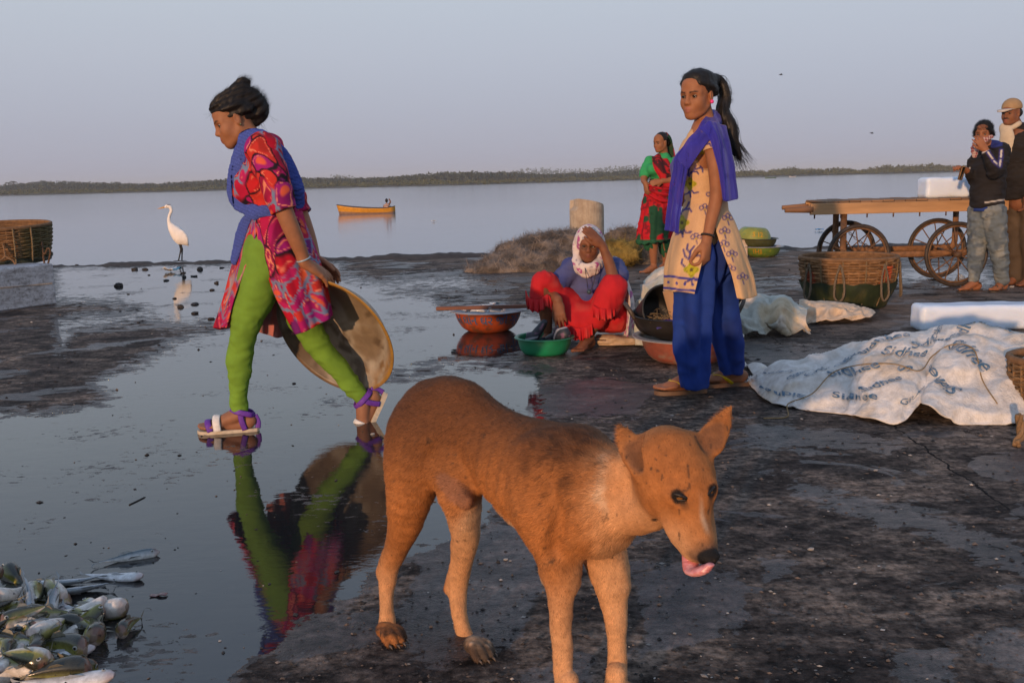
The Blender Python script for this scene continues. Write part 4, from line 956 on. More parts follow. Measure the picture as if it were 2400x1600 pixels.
TB = [T_(1665,600,.10), T_(1685,710,.14), T_(1700,800,.18), T_(1715,873,.20)]
limb(st, TF, [.075,.055,.045,.030], tag='leg'); limb(st, TB, [.075,.055,.045,.030], tag='leg')
gF = G(1620,921); gB = G(1722,904)
FS1 = foot(st, gF+A(.005,0,.098), A(-1,-.12,0), 1.0, 0, -1); FS2 = foot(st, gB+A(0,0,.098), A(-1,-.05,0), 1.0, 0, 1)
def scol(P):
    c = np.broadcast_to(skinS, P.shape)*(1+.08*fbm(P*30,3,3)[:,None]); c = face_col(st, HS, P, c, skinS, lip=(.33,.115,.085))
    return mix(c, A(.22,.10,.065), sstep(.02,.0,st.tagd('foot', P))*.4)
gs = thing('person', 'girl in beige embroidered tunic and blue trousers with a blue veil, frowning', 'person', tuple(SO))
st.build('body', .0045, M_SKIN, gs, scol).location = tuple(-SO)
eyes(HS, gs, SO, look=nrm(HS.f+A(-.10,-.05,0)), openk=.50)
# baggy blue trousers
tr = SDF()
limb(tr, TF[:1]+[T_(1628,700,-.075), T_(1624,800,-.06), T_(1626,860,-.045), T_(1626,893,-.035)], [.095,.092,.084,.078,.074], k=.03, n=4)
limb(tr, TB[:1]+[T_(1690,700,.13), T_(1702,790,.17), T_(1712,850,.19), T_(1714,868,.195)], [.10,.090,.078,.066,.060], k=.02, n=4)
tr.ell(T_(1655,600,.02), (.12,.12,.12), k=.05)
for p, n_ in ((T_(1626,908,-.03), A(.02,0,-1)), (T_(1714,876,.2), A(.1,0,-1))):
    tr.fn((lambda p, n_: lambda P: np.maximum(-((P-p)@nrm(n_)), np.linalg.norm((P-p)*A(1,1,.0),axis=1)-.125))(p, n_), p-.13, p+.13, k=.002, sub=True)
def trd(P):
    x = np.arctan2(P[:,1]-T_(1640,750)[1], P[:,0]-T_(1650,750)[0]); z = P[:,2]
    return .015*np.sin(x*10+3.5*vnoise(P*A(5,5,2.0),4)+z*3)*sstep(.02,.2,z) + folds(P, 14, .011, 5, (1,1,.55)) + folds(P, 30, .005, 6, (1,1,.8))
tr.disp = trd
tr.build('trousers', .0058, M_COTTON, gs, lambda P: mix(np.broadcast_to(A(.012,.040,.230),P.shape), A(.010,.022,.130), sstep(-.1,.4,fbm(P*6,3,4))*.6)).location = tuple(-SO)
# embroidery, drawn in millimetres of the cloth as seen from the front left
def seg2(U, a, b): a = A(*a); b = A(*b); ab = b-a; t = np.clip(((U-a)@ab)/(ab@ab+1e-9), 0, 1); return np.linalg.norm(U-a-t[:,None]*ab, axis=1)
SPRIG = [[(0,-14),(-4,-28),(-2,-42),(6,-52)],[(-2,-20),(-14,-30),(-18,-44)],[(-2,-24),(10,-34),(16,-48)],[(-2,-36),(-10,-46),(-8,-56)],[(2,-30),(18,-32),(22,-26)],[(0,14),(-4,24),(-14,28)],[(2,14),(10,24),(22,22)],[(-14,-6),(-22,-14),(-20,-24)],[(0,20),(2,34)]]
MOT = [(1645,369,1.0),(1617,431,.9),(1599,522,1.0),(1621,632,1.05)]; SM = [(1652,492),(1705,515),(1698,547),(1687,640),(1711,634),(1740,654),(1696,577),(1715,600),(1668,460),(1652,655),(1632,560)]
def embro(P, c, front):
    U = proj(P); blue = A(.055,.045,.190); yel = A(.42,.36,.02); grn = A(.16,.16,.01)
    for x, y, k in MOT:
        L = (U-A(x,y))/k
        for pl in SPRIG:
            for i in range(len(pl)-1): c = mix(c, blue, sstep(3.0,1.6,seg2(L, pl[i], pl[i+1]))*.9)
        r = np.linalg.norm(L, axis=1); th = np.arctan2(L[:,1], L[:,0]); pe = 14.5+3.0*np.cos(4*th)
        c = mix(c, yel, sstep(1.5,-.5,r-pe)); c = mix(c, grn, sstep(1.6,.6,np.abs(r-pe+3.5+4.5*(np.cos(4*th) < -.3)))*.8); c = mix(c, A(.10,.07,.02), sstep(4.5,3,r))
    for x, y in SM:
        L = U-A(x,y)
        for q in range(3): a_ = -PI/2+(q-1)*1.05; c = mix(c, blue, sstep(2.2,.8,np.abs(np.linalg.norm(L-9*A(math.cos(a_),math.sin(a_)),axis=1)-4.5))*.85)
        c = mix(c, A(.40,.25,.03), sstep(4.5,2.5,np.linalg.norm(L,axis=1))*.8); c = mix(c, blue, sstep(2.0,1.0,seg2(L,(0,3),(3,13)))*.8)
    return c
beige = A(.60,.375,.195)
def kcol(P): return embro(P, np.broadcast_to(beige, P.shape)*(1+.10*fbm(P*8,4,3)[:,None]), True)
M_LINEN = vmat('linen', rough=.8, var=.10, vs=160, bs=300, bstr=.4, bdist=.0015, spec=.3)
kt = SDF()
limb(kt, [T_(1652,296,.03), T_(1646,355,.03), T_(1648,430,.03), T_(1655,500,.03), T_(1655,560,.02)], [.056,.096,.090,.104,.100], k=.03, flat=(A(.35,1,0),1.25), n=5)
kt.ell(T_(1624,362,-.02), (.06,.085,.06), k=.04)
limb(kt, [T_(1662,322,-.09), T_(1672,350,-.13), T_(1676,366,-.14)], [.056,.054,.051], k=.03)
limb(kt, [T_(1616,345,.11), T_(1608,375,.15)], [.045,.045], k=.03)
kt.fn(lambda P: np.maximum(-((P-T_(1674,352,-.14))@nrm(A(.12,-.25,-1))), np.linalg.norm(P-T_(1676,365,-.14),axis=1)-.095), T_(1676,365,-.14)-.1, T_(1676,365,-.14)+.1, k=.002, sub=True)
kt.disp = lambda P: folds(P, 11, .007, 3, (1,1,.9)) + folds(P, 24, .0035, 9, (1,1,1.6))
tun = kt.build('tunic', .0038, M_LINEN, gs, kcol); tun.location = tuple(-SO)
def skirt(rows, th0, th1, n=60, amp=.012, fr=13, seed=0):
    """rows: (centre, rx, ry); angle 0 is the side towards the camera, pi/2 the front (left in the picture)"""
    R_ = []
    for i, (c, rx, ry, e0, e1) in enumerate(rows):
        th = np.linspace(th0+e0, th1-e1, 14); R_.append(np.stack([c[0]-rx*np.sin(th), c[1]-ry*np.cos(th), np.full(14, c[2])+.012*np.sin(th*2)], -1))
    G_ = crg(np.array(R_), 18, 12); ce = np.mean(G_, axis=1, keepdims=True); d = G_-ce; d[...,2] = 0; d /= np.linalg.norm(d, axis=2, keepdims=True)+1e-9
    r = np.linspace(0,1,G_.shape[0])[:,None]; c = np.linspace(0,1,G_.shape[1])[None]*(th1-th0)
    f = amp*(r**1.3)*(np.sin(c*fr*.55+1.2*np.sin(r*2.2)+seed)+.5*np.sin(c*fr*1.1+seed*2+r)) + .004*fbm(G_*A(20,20,8),3,seed)
    return G_ + d*f[...,None]
rowsF = [(T_(1650,470,.03),.085,.110,0,0),(T_(1650,520,.02),.122,.165,0,0),(T_(1644,575,.01),.145,.205,.06,0),(T_(1640,630,.0),.155,.225,.20,0),(T_(1640,680,.0),.156,.235,.36,0)]
rowsB = [(T_(1652,470,.03),.085,.110,0,0),(T_(1658,520,.03),.130,.165,0,0),(T_(1668,575,.03),.143,.205,0,.05),(T_(1682,630,.03),.150,.225,0,.12),(T_(1690,684,.03),.155,.235,0,.18)]
border = lambda P: (lambda U, c: mix(mix(c, A(.035,.040,.27), sstep(3.5,2,np.abs(U[:,1]-(648+.10*(U[:,0]-1571))))), A(.035,.040,.27), np.maximum(sstep(3.5,2,np.abs(U[:,1]-(676+.10*(U[:,0]-1571)))), sstep(4,2.5,np.hypot(np.mod(U[:,0],19)-9.5, U[:,1]-(662+.10*(U[:,0]-1571)))))))(proj(P), kcol(P))
for nm, rw, a0, a1, cf, sd_ in (('tunic_panel', rowsF, .10, PI*1.02, border, 1), ('tunic_panel', rowsB, PI*.98, 2*PI+.02, kcol, 4)):
    G_ = skirt(rw, a0, a1, seed=sd_); mb = MB(); mb.sheet(G_, .004, cf(G_.reshape(-1,3)).reshape(G_.shape)); mb.build(nm, M_LINEN, tun)
# veil: thin blue gauze
m, t, b = nodes('blue_gauze'); vc = t.nodes.new('ShaderNodeVertexColor'); vc.layer_name = 'Col'; t.links.new(vc.outputs[0], b.inputs['Base Color']); b.inputs['Roughness'].default_value = .7; b.inputs['Sheen Weight'].default_value = .3
tr_ = t.nodes.new('ShaderNodeBsdfTransparent'); tl = t.nodes.new('ShaderNodeBsdfTranslucent'); t.links.new(vc.outputs[0], tl.inputs[0]); tr_.inputs[0].default_value = (.75,.72,1,1)
ad_ = t.nodes.new('ShaderNodeMixShader'); ad_.inputs[0].default_value = .35; mx = t.nodes.new('ShaderNodeMixShader'); out = t.nodes['Material Output']
wv_ = noise(t, coords(t, (1,1,.15)), 45, 3); fa = ramp(t, wv_, [(.3,(.12,)*3),(.7,(.48,)*3)]); t.links.new(fa.outputs[0], mx.inputs[0])
t.links.new(b.outputs[0], ad_.inputs[1]); t.links.new(tl.outputs[0], ad_.inputs[2]); t.links.new(ad_.outputs[0], mx.inputs[1]); t.links.new(tr_.outputs[0], mx.inputs[2]); t.links.new(mx.outputs[0], out.inputs[0]); M_GAUZE = m
vb = (.050,.044,.480)
ve = thing('veil', None, None, (0,0,0)); ve.parent = gs; ve.location = (0,0,0)
for k_ in ('label','category'):
    if k_ in ve: del ve[k_]
fl = lambda a, f_, ph=0: (lambda r, c: a*np.sin(c*f_+ph+1.5*r)+a*.6*np.sin(c*f_*2.3+ph*2+2*r))
# round the neck and across the shoulders
cloth('veil_fold', [[T_(1668,256,.09), T_(1648,280,-.055), T_(1618,322,-.10), T_(1584,372,-.125)], [T_(1690,262,.10), T_(1657,293,-.095), T_(1622,338,-.13), T_(1594,385,-.14)], [T_(1692,276,.08), T_(1668,300,-.140), T_(1628,352,-.145), T_(1602,396,-.145)], [T_(1690,290,.06), T_(1680,304,-.165), T_(1636,364,-.150), T_(1608,404,-.145)]], ve, SO, vb, M_GAUZE, 12, 22, .003, fl(.004, 9), .004)
cloth('veil_fold', [[T_(1584,368,-.12), T_(1574,440,-.10), T_(1568,500,-.08), T_(1563,540,-.07)], [T_(1598,385,-.150), T_(1590,440,-.16), T_(1582,500,-.17), T_(1579,543,-.17)], [T_(1612,396,-.15), T_(1604,440,-.18), T_(1594,500,-.20), T_(1589,548,-.20)]], ve, SO, vb, M_GAUZE, 22, 14, .003, lambda r, c: .007*np.sin(r*15+c*1.5)+.004*np.sin(r*31+c), .004)
cloth('veil_fold', [[T_(1640,300,-.155), T_(1672,284,-.145), T_(1700,300,-.04), T_(1704,320,.06)], [T_(1664,330,-.205), T_(1690,322,-.195), T_(1708,338,-.08), T_(1710,350,.05)], [T_(1684,400,-.225), T_(1702,398,-.20), T_(1720,402,-.10), T_(1716,405,.05)], [T_(1694,470,-.225), T_(1708,472,-.20), T_(1730,465,-.10), T_(1724,465,.04)]], ve, SO, vb, M_GAUZE, 14, 22, .003, fl(.006, 14, 2), .004)
cloth('veil_fold', [[T_(1604,400,.14), T_(1588,366,-.02), T_(1606,340,-.12)], [T_(1580,400,.14), T_(1574,380,-.02), T_(1588,372,-.13)], [T_(1582,430,.12), T_(1578,420,-.02), T_(1586,415,-.13)]], ve, SO, vb, M_GAUZE, 10, 10, .003, fl(.005, 9, 2), .004)
# hair: smooth cap, ponytail
hs_ = SDF()
hs_.ell(HS(-.018,0,.043), A(.090,.079,.081)*HS.k, R=HS.R, k=.02)
hs_.ch([HS(.040,0,.088), HS(-.02,0,.100), HS(-.085,0,.080)], A(.030,.026,.030)*HS.k, k=.03, flat=(HS.l,1.8))
for q in (-1,1): hs_.ch([HS(.052,q*.050,.060), HS(-.01,q*.074,.040), HS(-.07,q*.055,.015)], A(.014,.018,.024)*HS.k, k=.02)
hs_.fn(lambda P: np.maximum(.038*HS.k-((P-HS.C)@HS.f)-.9*np.maximum(((P-HS.C)@HS.u)*-1+.02,0)*0, ((P-HS.C)@HS.u)-.062*HS.k+.35*np.abs((P-HS.C)@HS.l)), HS.C-.16, HS.C+.16, k=.01, sub=True)
pt = [HS(-.090,0,.080), T_(1686,192,.10), T_(1700,228,.10), T_(1694,262,.08), T_(1712,300,.06), T_(1714,335,.05), T_(1730,360,.05), T_(1736,376,.06)]
hs_.ch(pt, [.024,.030,.034,.036,.040,.036,.022,.006], k=.02, n=6, flat=(A(1,0,.3),.8))
hs_.disp = lambda P: .0035*vnoise(P*A(60,60,14),3)
hair_flow_fur('hair', hs_, .0048, gs, SO, lambda P, nn: np.where((P[:,2:3] < HS.C[2]-.03), A(.25,0,-1), -HS.f+A(0,0,-.25)), 9000, .030, .0007, (.010,.0078,.0065), 7, .06, .18)
def pony(i):
    r = RNG.standard_normal((8,3)); a = RNG.random()*.25; Q_ = np.array(pt); k_ = np.array([.2,.9,1.0,1.1,1.3,1.4,1.6,2.0])[:,None]; o = nrm(r[0])*.026
    P = Q_ + o*k_ + r*.005; P[-1] += A(.02,0,-.02)*RNG.standard_normal(); return cr(P, 4)
strands('ponytail_strands', 190, pony, gs, SO, w=.0012, col=(.012,.008,.006)); tag(gs.children[-1], kind='stuff')
# earring, beads on the wrist
mb = MB(); a_ = np.linspace(0,PI,7)
def ball(mb, c, r, col, n=10):
    mb.lathe([(r*math.sin(x)+1e-5, -r*math.cos(x)) for x in a_], n, c, col=col); return mb
ball(mb, HS(.0,.083,-.034)-SO, .0095, (.75,.05,.25)); mb.build('earring', vmat('pink_stud', rough=.3, var=.05), gs)
mb = MB(); bc_ = T_(1659,552,-.182); ax = nrm(T_(1656,565,-.185)-T_(1667,515,-.165)); s1 = nrm(np.cross(ax, A(0,1,0))); s2 = np.cross(ax, s1)
for q in np.arange(20)*2*PI/20: ball(mb, bc_+.0275*(math.cos(q)*s1+math.sin(q)*s2)-SO, .0058, (.012,.011,.012), 8)
tag(mb.build('bead_bracelet', vmat('black_beads', rough=.3, var=.1), gs), kind='stuff')
yl = (.62,.46,.01); ST2 = [([(.120,.010,-.072),(.105,.020,-.038),(.06,.036,-.050),(.02,.030,-.080)], .011, yl), ([(.120,.010,-.072),(.105,.0,-.036),(.06,-.030,-.050),(.02,-.030,-.080)], .011, yl)]
sandal(FS1, 1, SO, gs, (.15,.085,.05), ST2, 'flip_flop'); sandal(FS2, 1, SO, gs, (.15,.085,.05), ST2, 'flip_flop')
# ------------------------------------------------------------------ the old woman sitting on the ground
OY = G(1372,818)[1]
def O_(u, v, dy=0.0): return J(u, v, OY+dy)
OO = A(O_(1380,800)[0], OY, 0); skinO = A(.185,.070,.034)
ow = SDF(); HO = Frame(O_(1380,574,.08), A(-.10,-1,-.04), A(.05,0,1), .88)
head(ow, HO)
limb(ow, [HO(-.015,0,-.05), O_(1384,612,.12), O_(1386,632,.14)], [.050,.050,.06])
limb(ow, [O_(1387,632,.16), O_(1384,672,.18), O_(1380,720,.2)], [.09,.105,.11], flat=(A(1,0,0),1.35))
RA = [O_(1336,630,.12), O_(1312,662,.07), O_(1297,690,.0), O_(1302,698,-.07), O_(1308,704,-.11)]; LA = [O_(1442,626,.13), O_(1448,645,.04), O_(1440,656,-.04), O_(1426,612,-.02), O_(1411,574,-.02)]
limb(ow, RA, [.045,.042,.036,.032,.0235]); limb(ow, LA, [.045,.043,.038,.033,.0235])
hand(ow, O_(1308,705,-.11), A(.10,-.25,-1), A(.25,.9,-.2), -1, 1.0, ((.1,.2,.1),(.12,.2,.1),(.15,.25,.1),(.2,.3,.2)), .14, .4)
hand(ow, O_(1411,574,-.02), O_(1366,527,-.04)-O_(1411,574,-.02), A(-.2,.75,-.5), 1, .98, (.06,.12,.08), .05, .3)
KR = [O_(1362,738,.18), O_(1275,658,-.02), O_(1278,720,.0), O_(1283,772,.02)]; KL = [O_(1408,738,.18), O_(1436,672,-.06), O_(1408,735,-.05), O_(1377,788,-.02)]
limb(ow, KR, [.07,.058,.046,.030], n=4); limb(ow, KL, [.07,.058,.046,.030], n=4)
g1 = G(1376,806); foot(ow, A(O_(1379,790)[0], OY-.02, .085), A(-.45,-.85,0), 1.0, 0, -1); foot(ow, A(O_(1284,780)[0], OY+.02, .085), A(-.35,-.9,0), 1.0, 0, -1)
po = thing('person', 'old woman in blue blouse and red skirt sitting on the ground, shading her eyes', 'person', tuple(OO))
def ocol(P):
    c = np.broadcast_to(skinO, P.shape)*(1+.16*fbm(P*40,4,3)[:,None]); return face_col(ow, HO, P, c, skinO, lip=(.17,.055,.042), brow=False)
ow.build('body', .0056, M_SKIN, po, ocol).location = tuple(-OO)
eyes(HO, po, OO, openk=.40)
bo = SDF()
limb(bo, [O_(1387,634,.16), O_(1384,668,.17), O_(1380,712,.18)], [.10,.125,.130], k=.03, flat=(A(1,0,0),1.30), n=4)
limb(bo, RA[:3], [.070,.062,.052], k=.03); limb(bo, LA[:2]+[O_(1449,650,.02)], [.070,.062,.055], k=.03)
bo.ch([O_(1378,628,-.10), O_(1382,652,-.06)], [.05,.04], k=.02, sub=True, n=1)
bo.disp = lambda P: folds(P, 11, .010, 3) + folds(P, 26, .004, 6)
bo.build('blouse', .0065, M_COTTON, po, lambda P: mix(np.broadcast_to(A(.050,.062,.190),P.shape), A(.10,.11,.22), sstep(0,.6,fbm(P*10,3,2))*.5)).location = tuple(-OO)
sk = SDF()
limb(sk, [O_(1362,738,.18), O_(1300,690,.06), O_(1273,658,-.02), O_(1262,690,-.02)], [.115,.090,.072,.060], k=.03)
limb(sk, [O_(1408,738,.18), O_(1428,695,.02), O_(1437,674,-.05), O_(1420,716,-.055)], [.115,.098,.086,.086], k=.03)
sk.ch([O_(1302,705,.02), O_(1325,745,.0), O_(1360,762,-.02), O_(1395,750,-.02)], [.05,.06,.06,.06], k=.06)
sk.ell(O_(1360,735,.10), (.17,.14,.09), k=.06); sk.ell(O_(1442,745,.16), (.085,.16,.10), k=.05)
sk.disp = lambda P: folds(P, 9, .008, 3, (1,1,1.5)) + folds(P, 20, .006, 6, (1.6,1,.6))
red = lambda P: mix(np.broadcast_to(A(.46,.014,.020),P.shape), A(.55,.07,.055), sstep(.0,.6,fbm(P*7,3,2))*.6)
skb = sk.build('skirt', .0065, M_COTTON, po, red); skb.location = tuple(-OO)
def ruffle(pts, h, par, off, n=12, seed=0, amp=.016, col=red):
    p = cr(np.array(pts), n); m_ = len(p); s_ = np.linspace(0, 1, m_); L_ = np.sum(np.linalg.norm(np.diff(p,axis=0),axis=1))
    G_ = np.zeros((7, m_, 3)); out = A(0,-1,0)
    for i in range(7):
        r = i/6; G_[i] = p + np.outer(np.ones(m_), A(0,0,-h*r)) + np.outer(amp*r*(np.sin(s_*L_*2*PI/.045+seed)+.5*np.sin(s_*L_*2*PI/.021)), out) + out*.012*r
        G_[i,:,2] += .006*r*np.sin(s_*L_*2*PI/.045+seed+1)
    mb = MB(); mb.sheet(G_-off, .004, col(G_.reshape(-1,3)).reshape(G_.shape)); mb.build('ruffle', M_COTTON, par)
Z0 = A(0,0,0)
ruffle([O_(1232,680,.0), O_(1240,697,-.06), O_(1262,702,-.085), O_(1284,690,-.085), O_(1298,712,-.075), O_(1318,750,-.075)], .075, skb, Z0, 16, 1)
ruffle([O_(1316,748,-.065), O_(1338,764,-.085), O_(1362,768,-.09), O_(1388,758,-.09)], .075, skb, Z0, 16, 2)
ruffle([O_(1388,714,-.125), O_(1405,722,-.145), O_(1424,722,-.14), O_(1441,714,-.11)], .07, skb, Z0, 16, 3)
# flowered head cloth
def flower(P):
    n_ = vnoise(P*30, 3); b_ = vnoise(P*75, 6); c = np.broadcast_to(A(.62,.55,.52), P.shape); c = mix(c, A(.40,.09,.26), sstep(.22,.34,n_)*sstep(-.3,.1,b_)); return mix(c, A(.18,.16,.22), sstep(.25,.35,-n_)*sstep(.1,.35,b_)*.7)
hc = SDF()
hc.ell(HO(-.020,0,.040), A(.112,.098,.104)*.9, R=HO.R, k=.02); hc.ch([HO(-.03,.075,.02), HO(-.02,.085,-.06), HO(.0,.075,-.135)], [.03,.026,.028], k=.03); hc.ch([HO(-.03,-.075,.02), HO(-.02,-.085,-.06), HO(.01,-.075,-.135)], [.03,.026,.028], k=.03)
hc.fn(lambda P: (lambda a, b, u: np.maximum(np.maximum(.022-a, np.abs(b)-.062+.35*np.maximum(u,0)), u-.042)*HO.k)(*HO.loc(P)), HO.C-.15, HO.C+.15, k=.006, sub=True)
hc.ch([HO(.005,-.085,-.125), HO(.075,-.035,-.155), HO(.080,.03,-.150), HO(.01,.085,-.115)], [.028,.034,.034,.028], k=.03, flat=(A(0,1,.5),.6)); hc.ch([HO(.0,-.10,-.155), HO(.07,-.02,-.20), HO(.06,.06,-.175)], [.022,.030,.024], k=.02, flat=(A(0,1,.5),.5))
hc.disp = lambda P: folds(P, 30, .005, 3, (1,1,1))
hcb = hc.build('head_cloth', .0055, M_COTTON, po, flower); hcb.location = tuple(-OO)
cloth('head_cloth_end', [[O_(1436,600,.20), O_(1456,622,.12), O_(1462,640,.05)], [O_(1456,655,.20), O_(1466,660,.10), O_(1464,670,.0)], [O_(1464,715,.20), O_(1480,712,.08), O_(1470,715,-.02)], [O_(1462,785,.16), O_(1476,788,.05), O_(1464,788,-.03)]], hcb, Z0, flower, M_COTTON, 14, 14, .004, lambda r, c: .018*np.sin(c*13+r*2))
# wire spectacles, cord with pendant, wrist thread
M_DARK = vmat('dark_wire', rough=.4, var=.1)
mb = MB()
for q in (-1,1): mb.tube(np.array([HO(.108-.012*abs(math.cos(a_)), q*.033+.022*math.cos(a_), -.006+.016*math.sin(a_)) for a_ in np.linspace(0,2*PI,17)[:-1]])-OO, .0014, 5, closed=True, col=(.12,.07,.03))
mb.tube(np.array([HO(.110,-.012,-.002), HO(.114,0,.002), HO(.110,.012,-.002)])-OO, .0014, 5, col=(.12,.07,.03)); mb.build('spectacles', M_DARK, po)
mb = MB(); mb.tube(cr(np.array([O_(1371,628,-.02), O_(1375,655,-.035), O_(1380,682,-.03), O_(1390,668,-.03), O_(1398,632,-.02)]), 5)-OO, .0022, 5, col=(.012,.010,.012)); ball(mb, O_(1381,684,-.045)-OO, .015, (.03,.06,.075)); mb.build('pendant_cord', M_DARK, po)
# ------------------------------------------------------------------ the woman in a red and green sari
VY = G(1522,640)[1]
def V_(u, v, dy=0.0): return J(u, v, VY+dy)
VO = A(V_(1540,638)[0], VY, 0); skinV = A(.26,.105,.048)
sw = SDF(); HV = Frame(V_(1549,334,.0), A(-.80,-.58,-.12), A(0,0,1), .88); head(sw, HV)
limb(sw, [HV(-.02,0,-.05), V_(1556,362,.03), V_(1556,375,.04)], [.05,.05,.06]); limb(sw, [V_(1554,378,.03), V_(1552,410,.02), V_(1550,450,.02), V_(1545,500,.02)], [.08,.10,.11,.12], flat=(A(.4,1,0),1.2))
RV = [V_(1524,380,.02), V_(1512,405,-.02), V_(1510,422,-.08), V_(1513,430,-.16)]; LV = [V_(1584,382,-.05), V_(1594,408,-.12), V_(1584,420,-.16), V_(1552,424,-.20)]
limb(sw, RV, [.05,.044,.038,.026]); limb(sw, LV, [.05,.046,.040,.027])
hand(sw, V_(1513,430,-.16), A(.1,-.2,-1), A(.8,.5,0), -1, .95, (.5,.6,.4)); hand(sw, V_(1552,424,-.20), A(-1,-.1,-.18), A(-.2,.9,-.3), 1, .98, (.25,.4,.3))
limb(sw, [V_(1532,520,-.02), V_(1531,575,-.02), V_(1532,618,.0)], [.08,.055,.033]); limb(sw, [V_(1556,520,.08), V_(1560,580,.10), V_(1560,612,.12)], [.08,.055,.033])
foot(sw, A(V_(1533,600)[0], VY, .085), A(-.8,-.5,0), .98, 0, -1); foot(sw, A(V_(1562,600)[0], VY+.12, .085), A(-.8,-.5,0), .98, 0, 1)
pv = thing('person', 'woman in red and green sari and green blouse standing by the net heap', 'person', tuple(VO))
sw.build('body', .008, M_SKIN, pv, lambda P: face_col(sw, HV, P, np.broadcast_to(skinV, P.shape)*(1+.08*fbm(P*30,3,3)[:,None]), skinV)).location = tuple(-VO)
eyes(HV, pv, VO, openk=.45)
bl_ = SDF(); limb(bl_, [V_(1555,374,.03), V_(1552,405,.02), V_(1551,425,.02)], [.085,.122,.118], k=.03, flat=(A(.4,1,0),1.15)); limb(bl_, RV[:2]+[V_(1511,410,-.03)], [.068,.062,.056], k=.03); limb(bl_, LV[:1]+[V_(1592,398,-.09)], [.070,.062], k=.03); bl_.ell(V_(1535,396,-.10), (.09,.08,.07), k=.04)
bl_.disp = lambda P: folds(P, 14, .006, 3); bl_.build('blouse', .009, M_COTTON, pv, (.030,.300,.105)).location = tuple(-VO)
def sari(P):
    n_ = vnoise(P*A(13,13,10), 3); b_ = vnoise(P*40, 8); c = mix(np.broadcast_to(A(.42,.008,.016),P.shape), A(.13,.006,.014), sstep(.0,.35,b_)*.8); c = mix(c, A(.012,.060,.030), sstep(.12,.22,n_)); return mix(c, A(.015,.085,.04), sstep(.0,.012,(V_(1530,558)[2]-P[:,2])))
sr = SDF(); limb(sr, [V_(1554,418,.02), V_(1546,455,.0), V_(1540,505,.0), V_(1532,562,.0)], [.120,.165,.180,.185], k=.03, flat=(A(.4,1,0),1.05), n=5)
sr.fn(lambda P: ((P-V_(1530,566))@nrm(A(-.12,0,1))), V_(1530,566)-A(.4,.4,.4), V_(1530,566)+A(.4,.4,.02), k=.004, sub=True)
limb(sr, [V_(1560,520,.10), V_(1562,560,.10), V_(1560,590,.11)], [.10,.085,.06], k=.02); limb(sr, [V_(1530,540,.0), V_(1524,572,.0)], [.10,.075], k=.02)
sr.disp = lambda P: .010*np.sin(np.arctan2(P[:,1]-VY, P[:,0]-V_(1540,500)[0])*14+vnoise(P*5,2)*2)*sstep(V_(0+1540,430)[2], V_(1540,520)[2], P[:,2]) + folds(P, 12, .010, 4)
srb = sr.build('sari', .009, M_COTTON, pv, sari); srb.location = tuple(-VO)
pall = lambda P: mix(np.broadcast_to(A(.060,.010,.012),P.shape), A(.42,.010,.016), np.maximum(sstep(.1,.4,vnoise(P*45,3)), sstep(.55,.7,np.abs((P-V_(1552,395))@nrm(A(.55,0,.45)))/.09)))
cloth('sari_end', [[V_(1528,366,-.06), V_(1546,362,-.04), V_(1562,368,.0)], [V_(1532,392,-.21), V_(1550,385,-.17), V_(1570,386,-.10)], [V_(1545,415,-.22), V_(1562,410,-.19), V_(1580,408,-.12)], [V_(1560,440,-.20), V_(1575,438,-.17), V_(1585,430,-.10)]], srb, Z0, pall, M_COTTON, 10, 10, .006, lambda r, c: .01*np.sin(c*12))
cloth('sari_end', [[V_(1520,432,-.20), V_(1522,445,-.19), V_(1522,460,-.19)], [V_(1555,440,-.20), V_(1552,455,-.21), V_(1550,475,-.20)], [V_(1584,438,-.10), V_(1582,455,-.11), V_(1580,475,-.10)]], srb, Z0, sari, M_COTTON, 10, 10, .006, lambda r, c: .014*np.sin(c*16))
hv = SDF(); hv.ell(HV(-.02,0,.045), A(.092,.080,.082)*.88, R=HV.R, k=.02); hv.ell(HV(-.10,0,-.02), (.04,.045,.04), k=.02)
hv.fn(lambda P: (lambda a, b, u: np.maximum(.040-a, u-.058+.4*np.abs(b))*HV.k)(*HV.loc(P)), HV.C-.15, HV.C+.15, k=.008, sub=True); hv.build('hair', .008, M_HAIR, pv, (.010,.008,.007)).location = tuple(-VO)
cloth('head_veil', [[HV(-.06,-.05,.115), HV(-.065,.03,.115), HV(-.05,.085,.06)], [HV(-.125,-.05,.05), HV(-.13,.03,.04), HV(-.09,.095,.0)], [HV(-.13,-.06,-.10), HV(-.14,.03,-.10), HV(-.11,.11,-.10)], [HV(-.12,-.07,-.24), HV(-.14,.04,-.24), HV(-.10,.14,-.22)]], srb, Z0, lambda P: mix(np.broadcast_to(A(.018,.055,.026),P.shape), A(.35,.03,.08), sstep(.0,.3,vnoise(P*16,3))), M_COTTON, 8, 8, .004, lambda r, c: .008*np.sin(c*12))
# ------------------------------------------------------------------ boy and man by the cart
BY = G(2300,681)[1]
def B_(u, v, dy=0.0): return J(u, v, BY+dy)
BO = A(B_(2310,675)[0], BY, 0); skinB = A(.27,.105,.048)
by_ = SDF(); HB = Frame(B_(2305,314,.0), A(-.62,-.78,-.06), A(.0,0,1), .86); head(by_, HB)
limb(by_, [HB(-.02,0,-.05), B_(2318,350,.03)], [.045,.05], n=1); limb(by_, [B_(2320,360,.03), B_(2318,420,.02), B_(2316,490,.02)], [.08,.10,.095], flat=(A(.5,1,0),1.2))
LB_ = [B_(2346,352,-.08), B_(2342,385,-.16), B_(2331,404,-.21), B_(2320,376,-.25), B_(2310,352,-.24)]; RB_ = [B_(2288,378,.10), B_(2282,420,.10), B_(2276,412,.03), B_(2264,398,-.03)]
limb(by_, LB_, [.045,.042,.036,.030,.023]); limb(by_, RB_, [.045,.040,.034,.023])
